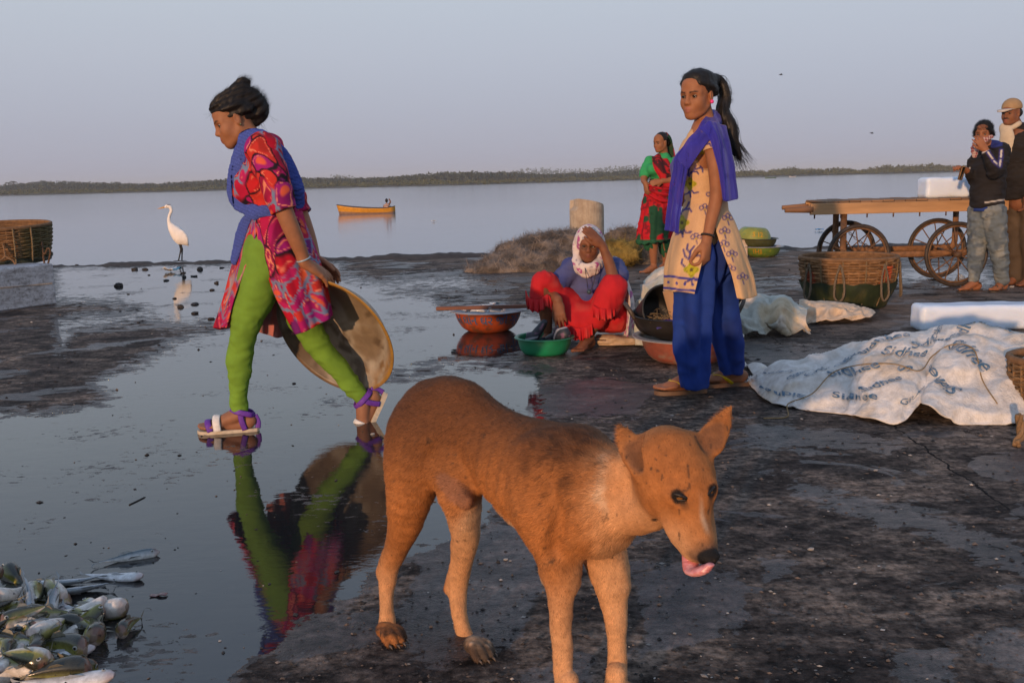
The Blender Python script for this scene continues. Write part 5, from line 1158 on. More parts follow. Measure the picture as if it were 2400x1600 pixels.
hand(by_, B_(2310,352,-.24), A(-.55,.05,.80), A(.35,.9,-.2), 1, .92, ((.15,.2,.15),)*4, .22, .5); hand(by_, B_(2264,398,-.03), A(-.7,-.2,.3), A(-.1,.2,-1), -1, .88, (.7,.8,.6))
J1 = [B_(2296,500,.06), B_(2288,580,.04), B_(2283,652,.0)]; J2 = [B_(2330,500,-.05), B_(2340,585,-.06), B_(2347,660,-.04)]
limb(by_, J1, [.08,.055,.033]); limb(by_, J2, [.08,.055,.033])
fB1 = foot(by_, A(B_(2286,650)[0], BY+.0, .085), A(-1,-.25,0), .98, 0, 1); fB2 = foot(by_, A(B_(2346,660)[0], BY-.04, .085), A(-.8,-.6,0), .95, 0, -1)
pb = thing('person', 'boy in black jacket and pale jeans covering his face beside the cart', 'person', tuple(BO))
by_.build('body', .0075, M_SKIN, pb, lambda P: face_col(by_, HB, P, np.broadcast_to(skinB, P.shape)*(1+.08*fbm(P*30,3,3)[:,None]), skinB)).location = tuple(-BO)
eyes(HB, pb, BO, openk=.55)
jk = SDF(); limb(jk, [B_(2322,352,.04), B_(2318,395,.03), B_(2315,445,.02), B_(2314,480,.02)], [.085,.135,.140,.138], k=.03, flat=(A(.5,1,0),1.1), n=4)
limb(jk, LB_[:3]+[B_(2322,380,-.245), B_(2314,360,-.245)], [.075,.066,.060,.048,.042], k=.025); limb(jk, RB_[:3]+[B_(2270,405,-.01)], [.068,.056,.046,.036], k=.025); limb(jk, [B_(2335,345,.06), B_(2350,352,.05), B_(2352,362,.0)], [.045,.05,.04], k=.03)
jk.fn(lambda P: (P-B_(2315,484))@nrm(A(-.06,0,1)), B_(2315,484)-A(.3,.3,.25), B_(2315,484)+A(.3,.3,.01), k=.004, sub=True)
jk.disp = lambda P: folds(P, 11, .010, 3) + folds(P, 25, .004, 5)
def jcol(P):
    U = proj(P); c = np.broadcast_to(A(.016,.014,.015), P.shape)*(1+.2*fbm(P*14,3,3)[:,None]); wt = A(.52,.48,.44); nv = A(.035,.030,.14)
    for pl in ([(2316,357),(2330,378),(2343,389)],[(2343,389),(2346,368),(2347,353)]):
        for i in range(len(pl)-1): d_ = seg2(U, pl[i], pl[i+1]); c = mix(c, nv, sstep(6.5,5,d_)*(P[:,1] < BY-.1)); c = mix(c, wt, sstep(2.6,1.6,d_)*(P[:,1] < BY-.1))
    hem = U[:,1]-(474-.16*(U[:,0]-2315)); c = mix(c, wt*.8, sstep(2.4,1.4,np.abs(hem))*(U[:,0] > 2308)); c = mix(c, wt, sstep(2.5,1.2,seg2(U,(2303,358),(2318,349)))*(P[:,1] < BY-.15)); c = mix(c, wt, sstep(2.5,1.2,seg2(U,(2265,404),(2273,394)))); return mix(c, A(.02,.03,.16), sstep(0,6,-(U[:,1]-348)+(U[:,0]-2335)*-.2)*(U[:,0] > 2322)*(U[:,0] < 2350))
jkb = jk.build('jacket', .0075, M_COTTON, pb, jcol); jkb.location = tuple(-BO)
sh = SDF(); limb(sh, [B_(2314,465,.02), B_(2314,488,.02)], [.128,.130], n=1, flat=(A(.5,1,0),1.1)); sh.fn(lambda P: (P-B_(2315,494))@nrm(A(-.03,0,1)), B_(2315,494)-A(.3,.3,.25), B_(2315,494)+A(.3,.3,.01), k=.004, sub=True); sh.build('shirt', .009, M_COTTON, pb, (.020,.045,.200)).location = tuple(-BO)
jn = SDF(); limb(jn, [B_(2298,495,.06), B_(2290,560,.05), B_(2287,610,.03), B_(2283,650,.0)], [.105,.080,.066,.052], k=.02, n=5); limb(jn, [B_(2328,495,-.05), B_(2337,560,-.06), B_(2345,610,-.06), B_(2348,655,-.05)], [.105,.085,.068,.056], k=.02, n=5)
jn.disp = lambda P: folds(P, 16, .010, 3, (1,1,2)) + folds(P, 34, .005, 5, (1,1,2))
jn.build('jeans', .0075, M_COTTON, pb, lambda P: mix(mix(np.broadcast_to(A(.115,.140,.155),P.shape), A(.22,.23,.215), sstep(-.3,.6,fbm(P*A(14,14,9),4,3))), A(.045,.06,.08), sstep(.2,.45,-fbm(P*A(11,11,20),3,7))*.5)).location = tuple(-BO)
hb = SDF(); hb.ell(HB(-.015,0,.050), A(.092,.084,.082)*.86, R=HB.R, k=.02)
for q in (-1,1): hb.ch([HB(.03,q*.066,.03), HB(-.03,q*.076,-.01)], [.016,.022], k=.02, n=1)
hb.ch([HB(.060,-.045,.045), HB(.078,0,.050), HB(.060,.045,.045)], [.012,.013,.012], k=.02)
hb.fn(lambda P: (lambda a, b, u: np.maximum(.052-a, u-.034+.15*np.abs(b))*HB.k)(*HB.loc(P)), HB.C-.15, HB.C+.15, k=.008, sub=True)
hair_flow_fur('hair', hb, .0065, pb, BO, lambda P, nn: nn*.6+A(-.3,0,.2), 3500, .024, .0016, (.008,.007,.007), 8, .45, .5)
chk = lambda P: mix(np.broadcast_to(A(.50,.38,.34),P.shape), A(.22,.03,.045), (np.mod(P[:,0]*45+P[:,1]*20,1) < .5)*.55+(np.mod(P[:,2]*45,1) < .5)*.45)
ck = SDF(); ck.ch([HB(.02,.078,-.03), HB(.085,.02,-.055), HB(.075,-.045,-.07)], [.018,.026,.022], k=.02, flat=(HB.f,.5)); ck.ch([HB(.085,-.01,-.075), HB(.095,-.05,-.135), HB(.10,-.05,-.205)], [.034,.036,.022], k=.02, flat=(HB.f,.5)); ck.disp = lambda P: folds(P, 30, .004, 3); ck.build('checked_cloth', .0055, M_COTTON, pb, chk).location = tuple(-BO)
ST3 = [([(.12,.04,-.078),(.12,0,-.030),(.12,-.036,-.078)], .012, (.07,.04,.025)), ([(.05,.03,-.078),(.06,0,-.012),(.05,-.03,-.078)], .012, (.07,.04,.025)), ([(-.06,0,-.03),(-.01,.036,-.01),(.035,0,.0),(-.01,-.036,-.01),(-.06,0,-.03)], .010, (.07,.04,.025))]
sandal(fB1, 1, BO, pb, (.05,.035,.025), ST3); sandal(fB2, 1, BO, pb, (.05,.035,.025), ST3)
mb = MB(); mb.box(B_(2254,406,-.08)-BO, (.035,.03,.12), R=roty(.15)@rotx(.2), col=(.25,.13,.05), bev=.006); o_ = mb.build('wooden_scraper', vmat('scrap_wood', rough=.8, var=.3)); o_.location = tuple(BO); tag(o_, 'small brown wooden scraper in the hand of the boy', 'tool')
# man
MY = G(2385,672)[1]+.15
def N_(u, v, dy=0.0): return J(u, v, MY+dy)
MO = A(N_(2390,665)[0], MY, 0); skinM = A(.21,.085,.042)
mn = SDF(); HM = Frame(N_(2370,265,.0), A(-.82,-.56,-.05), A(0,0,1), .92); head(mn, HM, male=True)
limb(mn, [HM(-.02,0,-.05), N_(2382,300,.02)], [.055,.06], n=1); limb(mn, [N_(2388,320,.02), N_(2390,400,.02), N_(2392,470,.02)], [.10,.13,.12], flat=(A(.5,1,0),1.2))
limb(mn, [N_(2412,330,-.06), N_(2420,400,-.12), N_(2405,462,-.16)], [.05,.04,.026]); hand(mn, N_(2405,462,-.16), A(-.15,-.1,-1), A(-1,.1,0), -1, 1.0, (.5,.6,.4))
for xx, dd in ((2382,.06),(2415,-.05)): limb(mn, [N_(xx,475,dd), N_(xx+3,570,dd), N_(xx+3,650,dd)], [.09,.065,.04]); foot(mn, A(N_(xx+4,655,dd)[0], MY+dd, .085), A(-.9,-.4,0), 1.1, 0, 1)
pm = thing('person', 'man in tan cap and dark jacket standing behind the boy', 'person', tuple(MO))
def mcol(P):
    c = face_col(mn, HM, P, np.broadcast_to(skinM, P.shape)*(1+.1*fbm(P*30,3,3)[:,None]), skinM); a, b, u = HM.loc(P); c = mix(c, A(.015,.012,.01), sstep(.010,.005,np.abs(u+.049+.10*np.abs(b)))*sstep(.034,.026,np.abs(b))*(a > .05)); return mix(c, A(.05,.035,.028), sstep(-.085,-.11,u)*(a > .02)*(np.abs(b) < .06)*.35)
mn.build('body', .0085, M_SKIN, pm, mcol).location = tuple(-MO); eyes(HM, pm, MO, openk=.4)
ms = SDF(); ms.ch([HM(.06,-.03,-.14), HM(.07,0,-.19), HM(.06,.0,-.26), HM(.07,0,-.36)], [.05,.06,.07,.06], k=.02, flat=(HM.f,.5)); ms.ch([HM(.02,-.06,-.12), HM(.06,0,-.155), HM(.0,.07,-.11), HM(-.05,.05,-.10)], [.022,.022,.024,.022], k=.01); ms.build('shirt', .008, M_COTTON, pm, (.52,.44,.33)).location = tuple(-MO)
mj = SDF(); limb(mj, [N_(2392,312,.03), N_(2392,350,.03), N_(2392,410,.02), N_(2394,460,.02)], [.10,.165,.170,.165], k=.03, flat=(A(.5,1,0),1.1), n=4); limb(mj, [N_(2414,332,-.06), N_(2422,400,-.12), N_(2408,455,-.155)], [.085,.07,.05], k=.03); limb(mj, [N_(2362,325,.10), N_(2356,390,.14), N_(2360,440,.12)], [.07,.06,.05], k=.03)
mj.ch([N_(2374,305,-.12), N_(2372,350,-.19)], [.045,.022], k=.02, sub=True, n=1); mj.fn(lambda P: (P-N_(2392,466))@A(0,0,1), N_(2392,466)-A(.4,.4,.25), N_(2392,466)+A(.4,.4,.01), k=.004, sub=True)
mj.disp = lambda P: folds(P, 9, .012, 3) + folds(P, 22, .005, 5); mj.build('jacket', .0075, M_COTTON, pm, lambda P: np.broadcast_to(A(.017,.014,.013), P.shape)*(1+.2*fbm(P*12,3,3)[:,None])).location = tuple(-MO)
mt = SDF()
for xx, dd in ((2382,.06),(2415,-.05)): limb(mt, [N_(xx,465,dd), N_(xx+2,560,dd), N_(xx+2,650,dd)], [.12,.10,.085], k=.02, n=4)
mt.disp = lambda P: folds(P, 13, .012, 3, (1,1,1.6)); mt.build('trousers', .0085, M_COTTON, pm, lambda P: np.broadcast_to(A(.085,.060,.040), P.shape)*(1+.2*fbm(P*9,3,3)[:,None])).location = tuple(-MO)
cp = SDF(); cp.ell(HM(-.012,0,.055), A(.100,.086,.084)*.95, R=HM.R, k=.01); cp.fn(lambda P: (P-HM(0,0,.035))@HM.u, HM(0,0,.0)-A(.16,.16,.16), HM(0,0,.04)+A(.16,.16,.03), k=.004, sub=True); cpb = cp.build('cap', .007, M_COTTON, pm, (.33,.215,.115)); cpb.location = tuple(-MO)
cv = SDF(); cv.ch([HM(.07,0,.035), HM(.11,0,.034), HM(.155,0,.018)], [.07,.068,.05], k=.01, flat=(HM.u,.10)); cv.build('cap_visor', .006, M_COTTON, cpb, (.50,.44,.38))
hm = SDF(); hm.ell(HM(-.045,0,.0), A(.062,.078,.055), R=HM.R, k=.02); hm.build('hair', .008, M_HAIR, pm, (.012,.010,.009)).location = tuple(-MO)
# ------------------------------------------------------------------ lettering laid on curved surfaces
import bmesh
def text_tris(txt, size=1.0, maxlen=0.12, bold=0.0):
    cu = bpy.data.curves.new('t', 'FONT'); cu.body = txt; cu.size = size; cu.resolution_u = 3; cu.offset = bold; cu.align_x = 'CENTER'; cu.align_y = 'CENTER'
    ob = bpy.data.objects.new('t', cu); COL.objects.link(ob); dg_ = bpy.context.evaluated_depsgraph_get(); me = bpy.data.meshes.new_from_object(ob.evaluated_get(dg_))
    bm = bmesh.new(); bm.from_mesh(me); bmesh.ops.triangulate(bm, faces=bm.faces[:])
    for _ in range(4):
        es = [e for e in bm.edges if e.calc_length() > maxlen]
        if not es: break
        bmesh.ops.subdivide_edges(bm, edges=es, cuts=1); bmesh.ops.triangulate(bm, faces=bm.faces[:])
    bm.verts.index_update(); V = np.array([v.co[:] for v in bm.verts]); T = np.array([[v.index for v in f.verts] for f in bm.faces]); bm.free()
    bpy.data.objects.remove(ob); bpy.data.meshes.remove(me); bpy.data.curves.remove(cu); return V, T
def tub(name, label, c, R, h, rb, outc, inc, lip=.02, mat=None, tilt=None, hand=False, n=64, wear=None, group=None, flipped=False):
    mb = MB(); t = .004
    o = [(1e-4,0),(rb*.8,0),(rb,.004),(rb+(R-rb)*.45,h*.22),(rb+(R-rb)*.80,h*.60),(R-.004,h-.006),(R+lip*.5,h),(R+lip,h-.002),(R+lip+.001,h-.006)]
    i = [(R+lip*.5,h+.003),(R-.006,h-.004),(rb+(R-rb)*.80-t,h*.60),(rb+(R-rb)*.45-t,h*.22+t),(rb-t,.004+t),(1e-4,t)]
    P = np.concatenate([cr(np.array(o), 3), cr(np.array(i), 3)]); k = len(cr(np.array(o),3)); mb.lathe(P, n)
    V = mb.V[0]; nz = fbm(V*9+c[0]*3, 4, 5); n2 = fbm(V*26+c[1], 3, 8); C = np.empty((len(V),3)); C[:k*n] = outc; C[k*n:] = inc
    if wear is not None: C[:k*n] = mix(C[:k*n], A(*wear), sstep(.25,.5,n2[:k*n]+.3*nz[:k*n])); 
    rim = (np.abs(np.arange(len(V))//n - (k-2)) < 4); C[rim] = np.asarray(inc)*.9
    C = C*(1+.15*nz[:,None]); mb.C = [np.clip(C,.002,1)]
    ob = mb.build(name, mat or M_TUB); ob.location = tuple(c)
    if flipped: ob.rotation_euler = (PI, 0, 0)
    if tilt is not None: ob.rotation_euler = tilt
    tag(ob, label, 'basin', group); return ob
def wrap_text(txt, R, h, rb, zc, size, th0, par, col, dark=False, mirror=1, bold=.008):
    """lettering painted round a tub: x runs along the wall, y up"""
    V, T = text_tris(txt, 1.0, .10, bold); V = V*size
    prof = cr(np.array([(rb,.004),(rb+(R-rb)*.45,h*.22),(rb+(R-rb)*.80,h*.60),(R-.004,h-.006)]), 8)
    z = np.clip(zc+V[:,1]*mirror, .01, h-.008); r = np.interp(z, prof[:,1], prof[:,0])+.0022; th = th0 + mirror*V[:,0]/R
    P = np.stack([r*np.cos(th), r*np.sin(th), z], -1); mb = MB(); mb.add(P, None, T if mirror > 0 else T[:, ::-1], col); return mb.build('painted_lettering', M_PAINT, par)
M_PAINT = vmat('flaking_paint', rough=.7, var=.35, vs=70, bs=200, bstr=.2)
M_PLASTIC = vmat('plastic_tub', rough=.38, var=.12, vs=20, bs=90, bstr=.12, bdist=.002, spec=.5, dirt=.25)
# orange tub with painted letters, full of fish, a bar laid across it
c1 = G(1145,775); c1 = A(c1[0], c1[1]+.02, 0); R1 = .245
t1 = tub('basin', 'orange painted basin with blue lettering, full of fish, beside the old woman', c1, R1, .155, .145, (.36,.060,.014), (.42,.42,.44), .03, wear=(.16,.05,.02))
wrap_text('ોને ઘાંન ઘર જી ગ્રા', R1, .155, .145, .098, .088, -PI/2, t1, (.035,.090,.19), bold=.012)
mb = MB(); bx_ = np.linspace(-.36,.33,14); mb.box((-.012,-.10,.180), (.70,.040,.026), R=rotz(.02), col=(.16,.065,.040), bev=.004); o = mb.build('wooden_bar', vmat('red_wood', rough=.7, var=.35, vs=30, stretch=(.2,1,1), bs=90, bstr=.4), smooth=False); o.location = tuple(c1); tag(o, 'dark red wooden bar lying across the orange basin', 'bar')
# green plastic tub with shoes
c2 = G(1278,832); c2 = A(c2[0], c2[1]+.06, 0)
t2 = tub('basin', 'green plastic tub holding a pair of dark trainers', c2, .170, .108, .125, (.012,.230,.105), (.012,.19,.09), .016, M_PLASTIC)
def shoe(c, R, name, lab, seed):
    s_ = SDF(); s_.ch([A(-.095,0,.045), A(-.02,0,.048), A(.05,0,.038), A(.115,0,.026)], [.040,.038,.034,.026], k=.02, flat=(A(0,1,0),.95)); s_.ch([A(-.085,0,.075), A(-.03,0,.085)], [.034,.034], k=.02, n=1)
    s_.ch([A(-.08,0,.115), A(-.04,0,.105)], [.024,.026], k=.008, n=1, sub=True); s_.fn(lambda P: P[:,2]-.004, A(-.2,-.1,-.1), A(.2,.1,.01), k=.003, sub=True)
    V, Q = s_.extract(.0045, 1)
    def cf(P):
        c_ = np.broadcast_to(A(.025,.030,.042), P.shape); w_ = np.sin(P[:,0]*38+P[:,2]*55+1.2*np.sin(P[:,0]*30)); c_ = mix(c_, A(.32,.32,.36), sstep(.72,.9,w_)*(P[:,2] > .02)); c_ = mix(c_, A(.20,.10,.17), sstep(.3,.6,-w_)*sstep(.0,.4,vnoise(P*40,seed))*(P[:,2] > .02)*.8); return mix(c_, A(.02,.02,.022), (P[:,2] < .018)*1.0)
    C = cf(V); V2 = (V*A(.85,.85,.85)-A(0,0,.03))@np.asarray(R).T
    o = mkobj(name, setmesh(name, V2, Q, vmat(name, rough=.5, var=.1), C)); o.location = tuple(c)
    mb = MB()
    for k in range(4): x = .0+.018*k; mb.tube(np.array([A(x,-.026,.070-.006*k), A(x+.004,0,.082-.007*k), A(x,.026,.070-.006*k)])*.85@np.asarray(R).T-A(0,0,.03)@np.asarray(R).T, .0028, 5, col=(.30,.30,.32))
    mb.build('laces', M_DARK, o); return tag(o, lab, 'shoe')
shoe(c2+A(-.050,-.01,.110), rotz(-.25)@np.array([[.45,0,-.89],[0,1,0],[.89,0,.45]]), 'trainer', 'dark trainer standing on its heel in the green tub, nearer the orange basin', 1)
shoe(c2+A(.075,.0,.098), rotz(2.3)@roty(.22), 'trainer', 'dark trainer lying at the right side of the green tub', 2)
G_ = crg(np.array([[A(x, y, .062+.035*math.exp(-((x+.08)**2+y*y)*140)) for x in np.linspace(-.15,.15,7)] for y in np.linspace(-.13,.13,6)]), 6); rr_ = np.hypot(G_[...,0],G_[...,1]); G_[...,0] *= np.minimum(1,.145/np.maximum(rr_,1e-6)); G_[...,1] *= np.minimum(1,.145/np.maximum(rr_,1e-6)); G_[...,2] += .02*fbm(G_*18,3,3)
mb = MB(); mb.sheet(G_, .005, np.broadcast_to((.018,.024,.036), G_.shape)); o = mb.build('dark_cloth', M_COTTON); o.location = tuple(c2); tag(o, 'crumpled dark blue cloth under the trainers in the green tub', 'cloth')
# red tub with a pale rim under the iron pan
c3 = G(1626,858); c3 = A(c3[0], c3[1]+.20, 0)
t3 = tub('basin', 'faded red basin with a wide pale rim under the iron pan', c3, .275, .150, .185, (.30,.085,.055), (.42,.41,.40), .045, wear=(.26,.16,.12))
wrap_text('બ', .275, .150, .185, .085, .11, -PI/2-.35, t3, (.04,.16,.20), bold=.012)
# iron pan with two loop handles
c4 = c3+A(-.01,.02,.115); M_IRON = vmat('black_iron', rough=.5, var=.4, vs=14, bs=60, bstr=.4, bdist=.003, spec=.5)
mb = MB(); pr = [(1e-4,0),(.10,.004),(.19,.035),(.265,.095),(.305,.165),(.312,.170),(.300,.168),(.258,.100),(.185,.042),(.10,.012),(1e-4,.008)]
mb.lathe(cr(np.array(pr), 3), 56, col=(.020,.017,.015)); pan = mb.build('iron_pan', M_IRON); pan.location = tuple(c4); pan.rotation_euler = (.05,-.03,0); tag(pan, 'black iron pan with loop handles resting in the faded red basin', 'pan')
for sg in (-1,1):
    mb = MB(); mb.tube(cr(np.array([A(sg*.296,-.055,.150), A(sg*.325,-.050,.205), A(sg*.345,0,.235), A(sg*.325,.050,.205), A(sg*.296,.055,.150)]), 5), .012, 8, col=(.05,.035,.025), flat=.45); mb.build('handle', M_IRON, pan)
# black bucket on its side in the pan
bk = MB(); bk.lathe(cr(np.array([(1e-4,-.13),(.10,-.13),(.112,-.125),(.128,0),(.142,.12),(.150,.128),(.146,.132),(.136,.12),(.122,0),(.106,-.12),(1e-4,-.122)]), 3), 40, col=(.014,.013,.013)); o = bk.build('bucket', vmat('black_rubber', rough=.55, var=.3, vs=20))
cb_ = J(1545,735,c4[1]+.02); o.location = tuple(cb_); o.rotation_euler = (math.radians(72), 0, math.radians(12)); tag(o, 'black rubber bucket lying on its side in the iron pan', 'bucket')
mb = MB(); mb.box((0,0,0), (.055,.02,.26), col=(.40,.23,.12), bev=.003); o = mb.build('wooden_stick', vmat('raw_wood', rough=.8, var=.25, vs=20, stretch=(1,1,.1), bs=80, bstr=.3), smooth=False); o.location = tuple(J(1578,730,c4[1]-.14)); o.rotation_euler = (.1,-.28,0); tag(o, 'raw flat wooden stick standing in the black bucket', 'stick')
r_ = np.random.default_rng(3); mb = MB()
for _ in range(110):
    p = J(1556+12*r_.standard_normal(), 752+9*r_.standard_normal(), c4[1]-.13+.02*r_.standard_normal()); d = r_.standard_normal(3)*A(.04,.03,.02); mb.tube([p, p+d*.5+A(0,0,.008), p+d], .0014, 4, caps=False, col=A(.24,.16,.075)*(1+.3*r_.standard_normal()))
o = mb.build('straw', vmat('straw', rough=.85, var=.2)); tag(o, 'dry straw twine spilling from the black bucket', 'straw', kind='stuff')
G_ = crg(np.array([[A(c4[0]+x, c4[1]+y, c4[2]+.125+.02*math.sin(x*30+y*9)) for x in np.linspace(-.20,.12,6)] for y in np.linspace(-.235,-.10,4)]), 6); G_[...,2] += .010*fbm(G_*22,3,4); mb = MB(); mb.sheet(G_, .006, mix(np.broadcast_to(A(.055,.045,.20),G_.shape).reshape(-1,3), A(.10,.02,.12), (np.mod(G_.reshape(-1,3)[:,0]*60,1) < .3)*1.0).reshape(G_.shape)); o = mb.build('purple_cloth', M_COTTON); tag(o, 'purple blue cloth lying in the iron pan', 'cloth')
# green tubs by the water
c5 = G(1796,604); c5 = A(c5[0], c5[1]+.20, 0); g5 = (.10,.17,.025)
t5 = tub('basin', 'green and yellow enamel basin with grey rim, lowest of the stack by the water', c5, .235, .135, .150, g5, (.36,.37,.41), .035, wear=(.22,.23,.02)); wrap_text('1H1', .235, .135, .150, .075, .085, -PI/2-.55, t5, (.42,.20,.01), bold=.015)
t6 = tub('basin', 'dark olive basin wedged between the two green basins', c5+A(-.045,.0,.115), .225, .120, .150, (.055,.060,.018), (.03,.03,.015), .02)
t7 = tub('basin', 'yellow green basin lying upside down on top of the stack', c5+A(-.10,.02,.375), .225, .150, .140, (.23,.25,.035), (.06,.06,.02), .02, flipped=True, wear=(.14,.22,.06)); t7.rotation_euler = (PI, .08, 0); wrap_text('S 12', .225, .150, .140, .085, .085, PI/2, t7, (.52,.27,.01), mirror=-1, bold=.015)
# ------------------------------------------------------------------ baskets
M_WICK = vmat('wicker', rough=.8, var=.35, vs=30, bs=150, bstr=.4, bdist=.003, spec=.3)
M_ROPE = vmat('rope', rough=.9, var=.3, vs=120, bs=300, bstr=.6, bdist=.003, spec=.2)
def rope(pts, r, name, par, off, col=(.17,.12,.075), n=6, twist=True):
    P = cr(np.array(pts, float), n); L_ = np.concatenate([[0], np.cumsum(np.linalg.norm(np.diff(P,axis=0),axis=1))]); m = max(12, int(L_[-1]/(r*1.1))); q = np.linspace(0, L_[-1], m); P = np.stack([np.interp(q, L_, P[:,i]) for i in range(3)], -1)
    mb = MB(); Tn = np.gradient(P, axis=0); Tn /= np.linalg.norm(Tn,axis=1,keepdims=True)+1e-9; u = nrm(np.cross(Tn[0], A(.3,.5,.8)))
    U = []; 
    for i in range(m): u = nrm(u-Tn[i]*np.dot(u,Tn[i])); U.append(u)
    U = np.array(U); B_ = np.cross(Tn, U)
    for k in range(3):
        a = q/(r*5.5)*2*PI/1.6 + k*2*PI/3; mb.tube(P + r*.48*(np.cos(a)[:,None]*U+np.sin(a)[:,None]*B_) - off, r*.56, 5, col=A(*col)*(1+.12*(k-1)))
    return mb.build(name, M_ROPE, par)
def basket(label, c, R, h, rb, rows, nst=26, colf=None, inner=True, seed=0, group=None, wrap=None):
    th_ = thing('wicker_basket', label, 'basket', tuple(c), group); rs = np.random.default_rng(seed)
    rad = lambda z: rb+(R-rb)*np.sin(np.clip(z/h,0,1)*PI/2)**.85; m = nst*4; a = np.arange(m)*2*PI/m
    mb = MB(); rr = h/rows*.52
    for k in range(rows):
        z = h*(k+.5)/rows; r0 = rad(z); w_ = np.sin(a*nst/2+PI*(k%2))*rr*.75; P = np.stack([(r0+w_)*np.cos(a), (r0+w_)*np.sin(a), z+.003*np.sin(a*3+k)+.0015*rs.standard_normal(m)], -1)
        base = A(.20,.105,.045)*(1+.18*rs.standard_normal()); C = np.broadcast_to(base, P.shape).copy()
        if colf is not None: C = colf(P, C)
        mb.tube(P, rr, 5, closed=True, col=C)
    wv_ = mb.build('weave', M_WICK, th_); tag(wv_, kind='stuff')
    for k in range(nst):
        q = 2*PI*k/nst; zz = np.linspace(0, h*1.0, 7); mb = MB(); mb.tube(np.stack([rad(zz)*math.cos(q), rad(zz)*math.sin(q), zz], -1), .007, 5, col=(.23,.13,.06)); mb.build('stake', M_WICK, th_)
    mb = MB(); mb.tube(np.stack([R*np.cos(a), R*np.sin(a), h+.006+0*a], -1), .016, 7, closed=True, col=(.19,.10,.045)); mb.build('rim', M_WICK, th_)
    mb = MB(); mb.lathe([(1e-4,.01),(rb*.98,.012),(rb*.98,.0),(1e-4,.0)], 40, col=(.06,.04,.025)); mb.build('base', M_WICK, th_)
    if inner:
        mb = MB(); zz = np.linspace(0.01, h, 8); mb.lathe(np.stack([rad(zz)-rr*1.2, zz], -1), 40, col=(.14,.075,.035)); mb.build('lining', M_WICK, th_)
    return th_, rad
def wrapband(th_, rad, z0, z1f, col, mat, name='wrapper', n=120, off=.030):
    a = np.arange(n)*2*PI/n; G_ = []
    for k in range(8):
        z = z0+(z1f(a)-z0)*k/7; r = rad(np.clip(z,0,9))+off+.004*np.sin(a*9+k); G_.append(np.stack([r*np.cos(a), r*np.sin(a), z], -1))
    mb = MB(); mb.grid(np.array(G_), closed_u=True); V = mb.V[0]; mb.C = [np.clip(mix(np.broadcast_to(A(*col),V.shape), A(.075,.065,.02), sstep(.25,.7,fbm(V*14,4,3))*.5),.002,1)]; return mb.build(name, mat, th_)
M_TARP = vmat('old_tarp', rough=.55, var=.35, vs=14, bs=60, bstr=.4, bdist=.006)
# basket by the cart: wicker above, dark green wrapping below
c6 = G(2016,728); c6 = A(c6[0], c6[1]+.30, 0)
def cf6(P, C):
    an = np.arctan2(P[:,1], P[:,0]); C = mix(C, A(.42,.075,.020), (np.abs(an+PI/2-.55) < .17)*(P[:,2] > .20)*(P[:,2] < .34)*1.0); return mix(C, A(.34,.05,.02), (np.abs(an+PI/2+1.25) < .16)*(P[:,2] > .17)*(P[:,2] < .30)*.8)
b6, rd6 = basket('large wicker basket wrapped in dark green below, in front of the cart', c6, .370, .385, .25, 18, 30, cf6, seed=3)
wrapband(b6, rd6, .004, lambda a: .20+.016*np.abs(np.sin(a*7)), (.020,.030,.012), M_TARP)
for q, L1 in ((-2.75,.30),(-2.05,.26),(-1.15,.28),(-.25,.27)):
    e = A(math.cos(q), math.sin(q), 0); s_ = A(-math.sin(q), math.cos(q), 0); p = lambda r, x, z: e*(r)+s_*x+A(0,0,z)
    rope([p(.385,.0,.36), p(.39,-.03,.25), p(.40,-.035,.12), p(.395,.0,.08), p(.40,.035,.13), p(.39,.03,.25), p(.385,.005,.35)], .009, 'rope_loop', b6, Z0, (.15,.115,.08))
for q in np.linspace(-2.9,-.2,7): rope([A(math.cos(q)*.38, math.sin(q)*.38, .385), A(math.cos(q)*.378, math.sin(q)*.378, .28), A(math.cos(q)*.35, math.sin(q)*.35, .16), A(math.cos(q)*.30, math.sin(q)*.30, .03)], .006, 'lashing', b6, Z0, (.19,.13,.07))
# block and basket at the left edge
gA = G(134,712); gB = G(0,730); bd = nrm(gA-gB); bn_ = A(-bd[1], bd[0], 0); blen = 1.3; hz = J(134,617,gA[1])[2]
bcx = gA - bd*blen/2 + bn_*.45
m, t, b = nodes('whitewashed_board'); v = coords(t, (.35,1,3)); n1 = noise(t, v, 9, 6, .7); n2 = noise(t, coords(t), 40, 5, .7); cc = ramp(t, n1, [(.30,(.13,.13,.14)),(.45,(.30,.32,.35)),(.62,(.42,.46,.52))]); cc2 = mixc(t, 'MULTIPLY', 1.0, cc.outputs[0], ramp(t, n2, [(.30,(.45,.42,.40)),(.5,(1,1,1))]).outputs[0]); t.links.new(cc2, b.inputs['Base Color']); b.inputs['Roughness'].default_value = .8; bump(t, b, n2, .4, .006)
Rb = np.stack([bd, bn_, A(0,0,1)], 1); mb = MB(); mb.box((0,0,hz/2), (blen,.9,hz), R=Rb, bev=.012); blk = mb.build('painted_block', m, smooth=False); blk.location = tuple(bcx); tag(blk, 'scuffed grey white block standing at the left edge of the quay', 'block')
for zz_, x0_, x1_ in ((.205,.05,.62),):
    mb = MB(); mb.box(Rb@A((x0_+x1_)/2,-.452,zz_), (x1_-x0_,.012,.012), R=Rb@roty(.02), col=(.30,.29,.28), bev=.003); mb.build('batten', M_PAINT, blk)
c7 = J(0,560,gA[1]+.42)*A(1,1,0)+A(.0,0,hz)
def cf7(P, C): an = np.arctan2(P[:,1], P[:,0]); return mix(C, A(.035,.060,.022), sstep(-.85,-.6,an)*sstep(.5,.3,an)*.6)
b7, rd7 = basket('wicker basket with rope loops standing on the grey white block', c7, .475, .345, .415, 18, 26, cf7, seed=5); b7.rotation_euler = (.055,0,0)
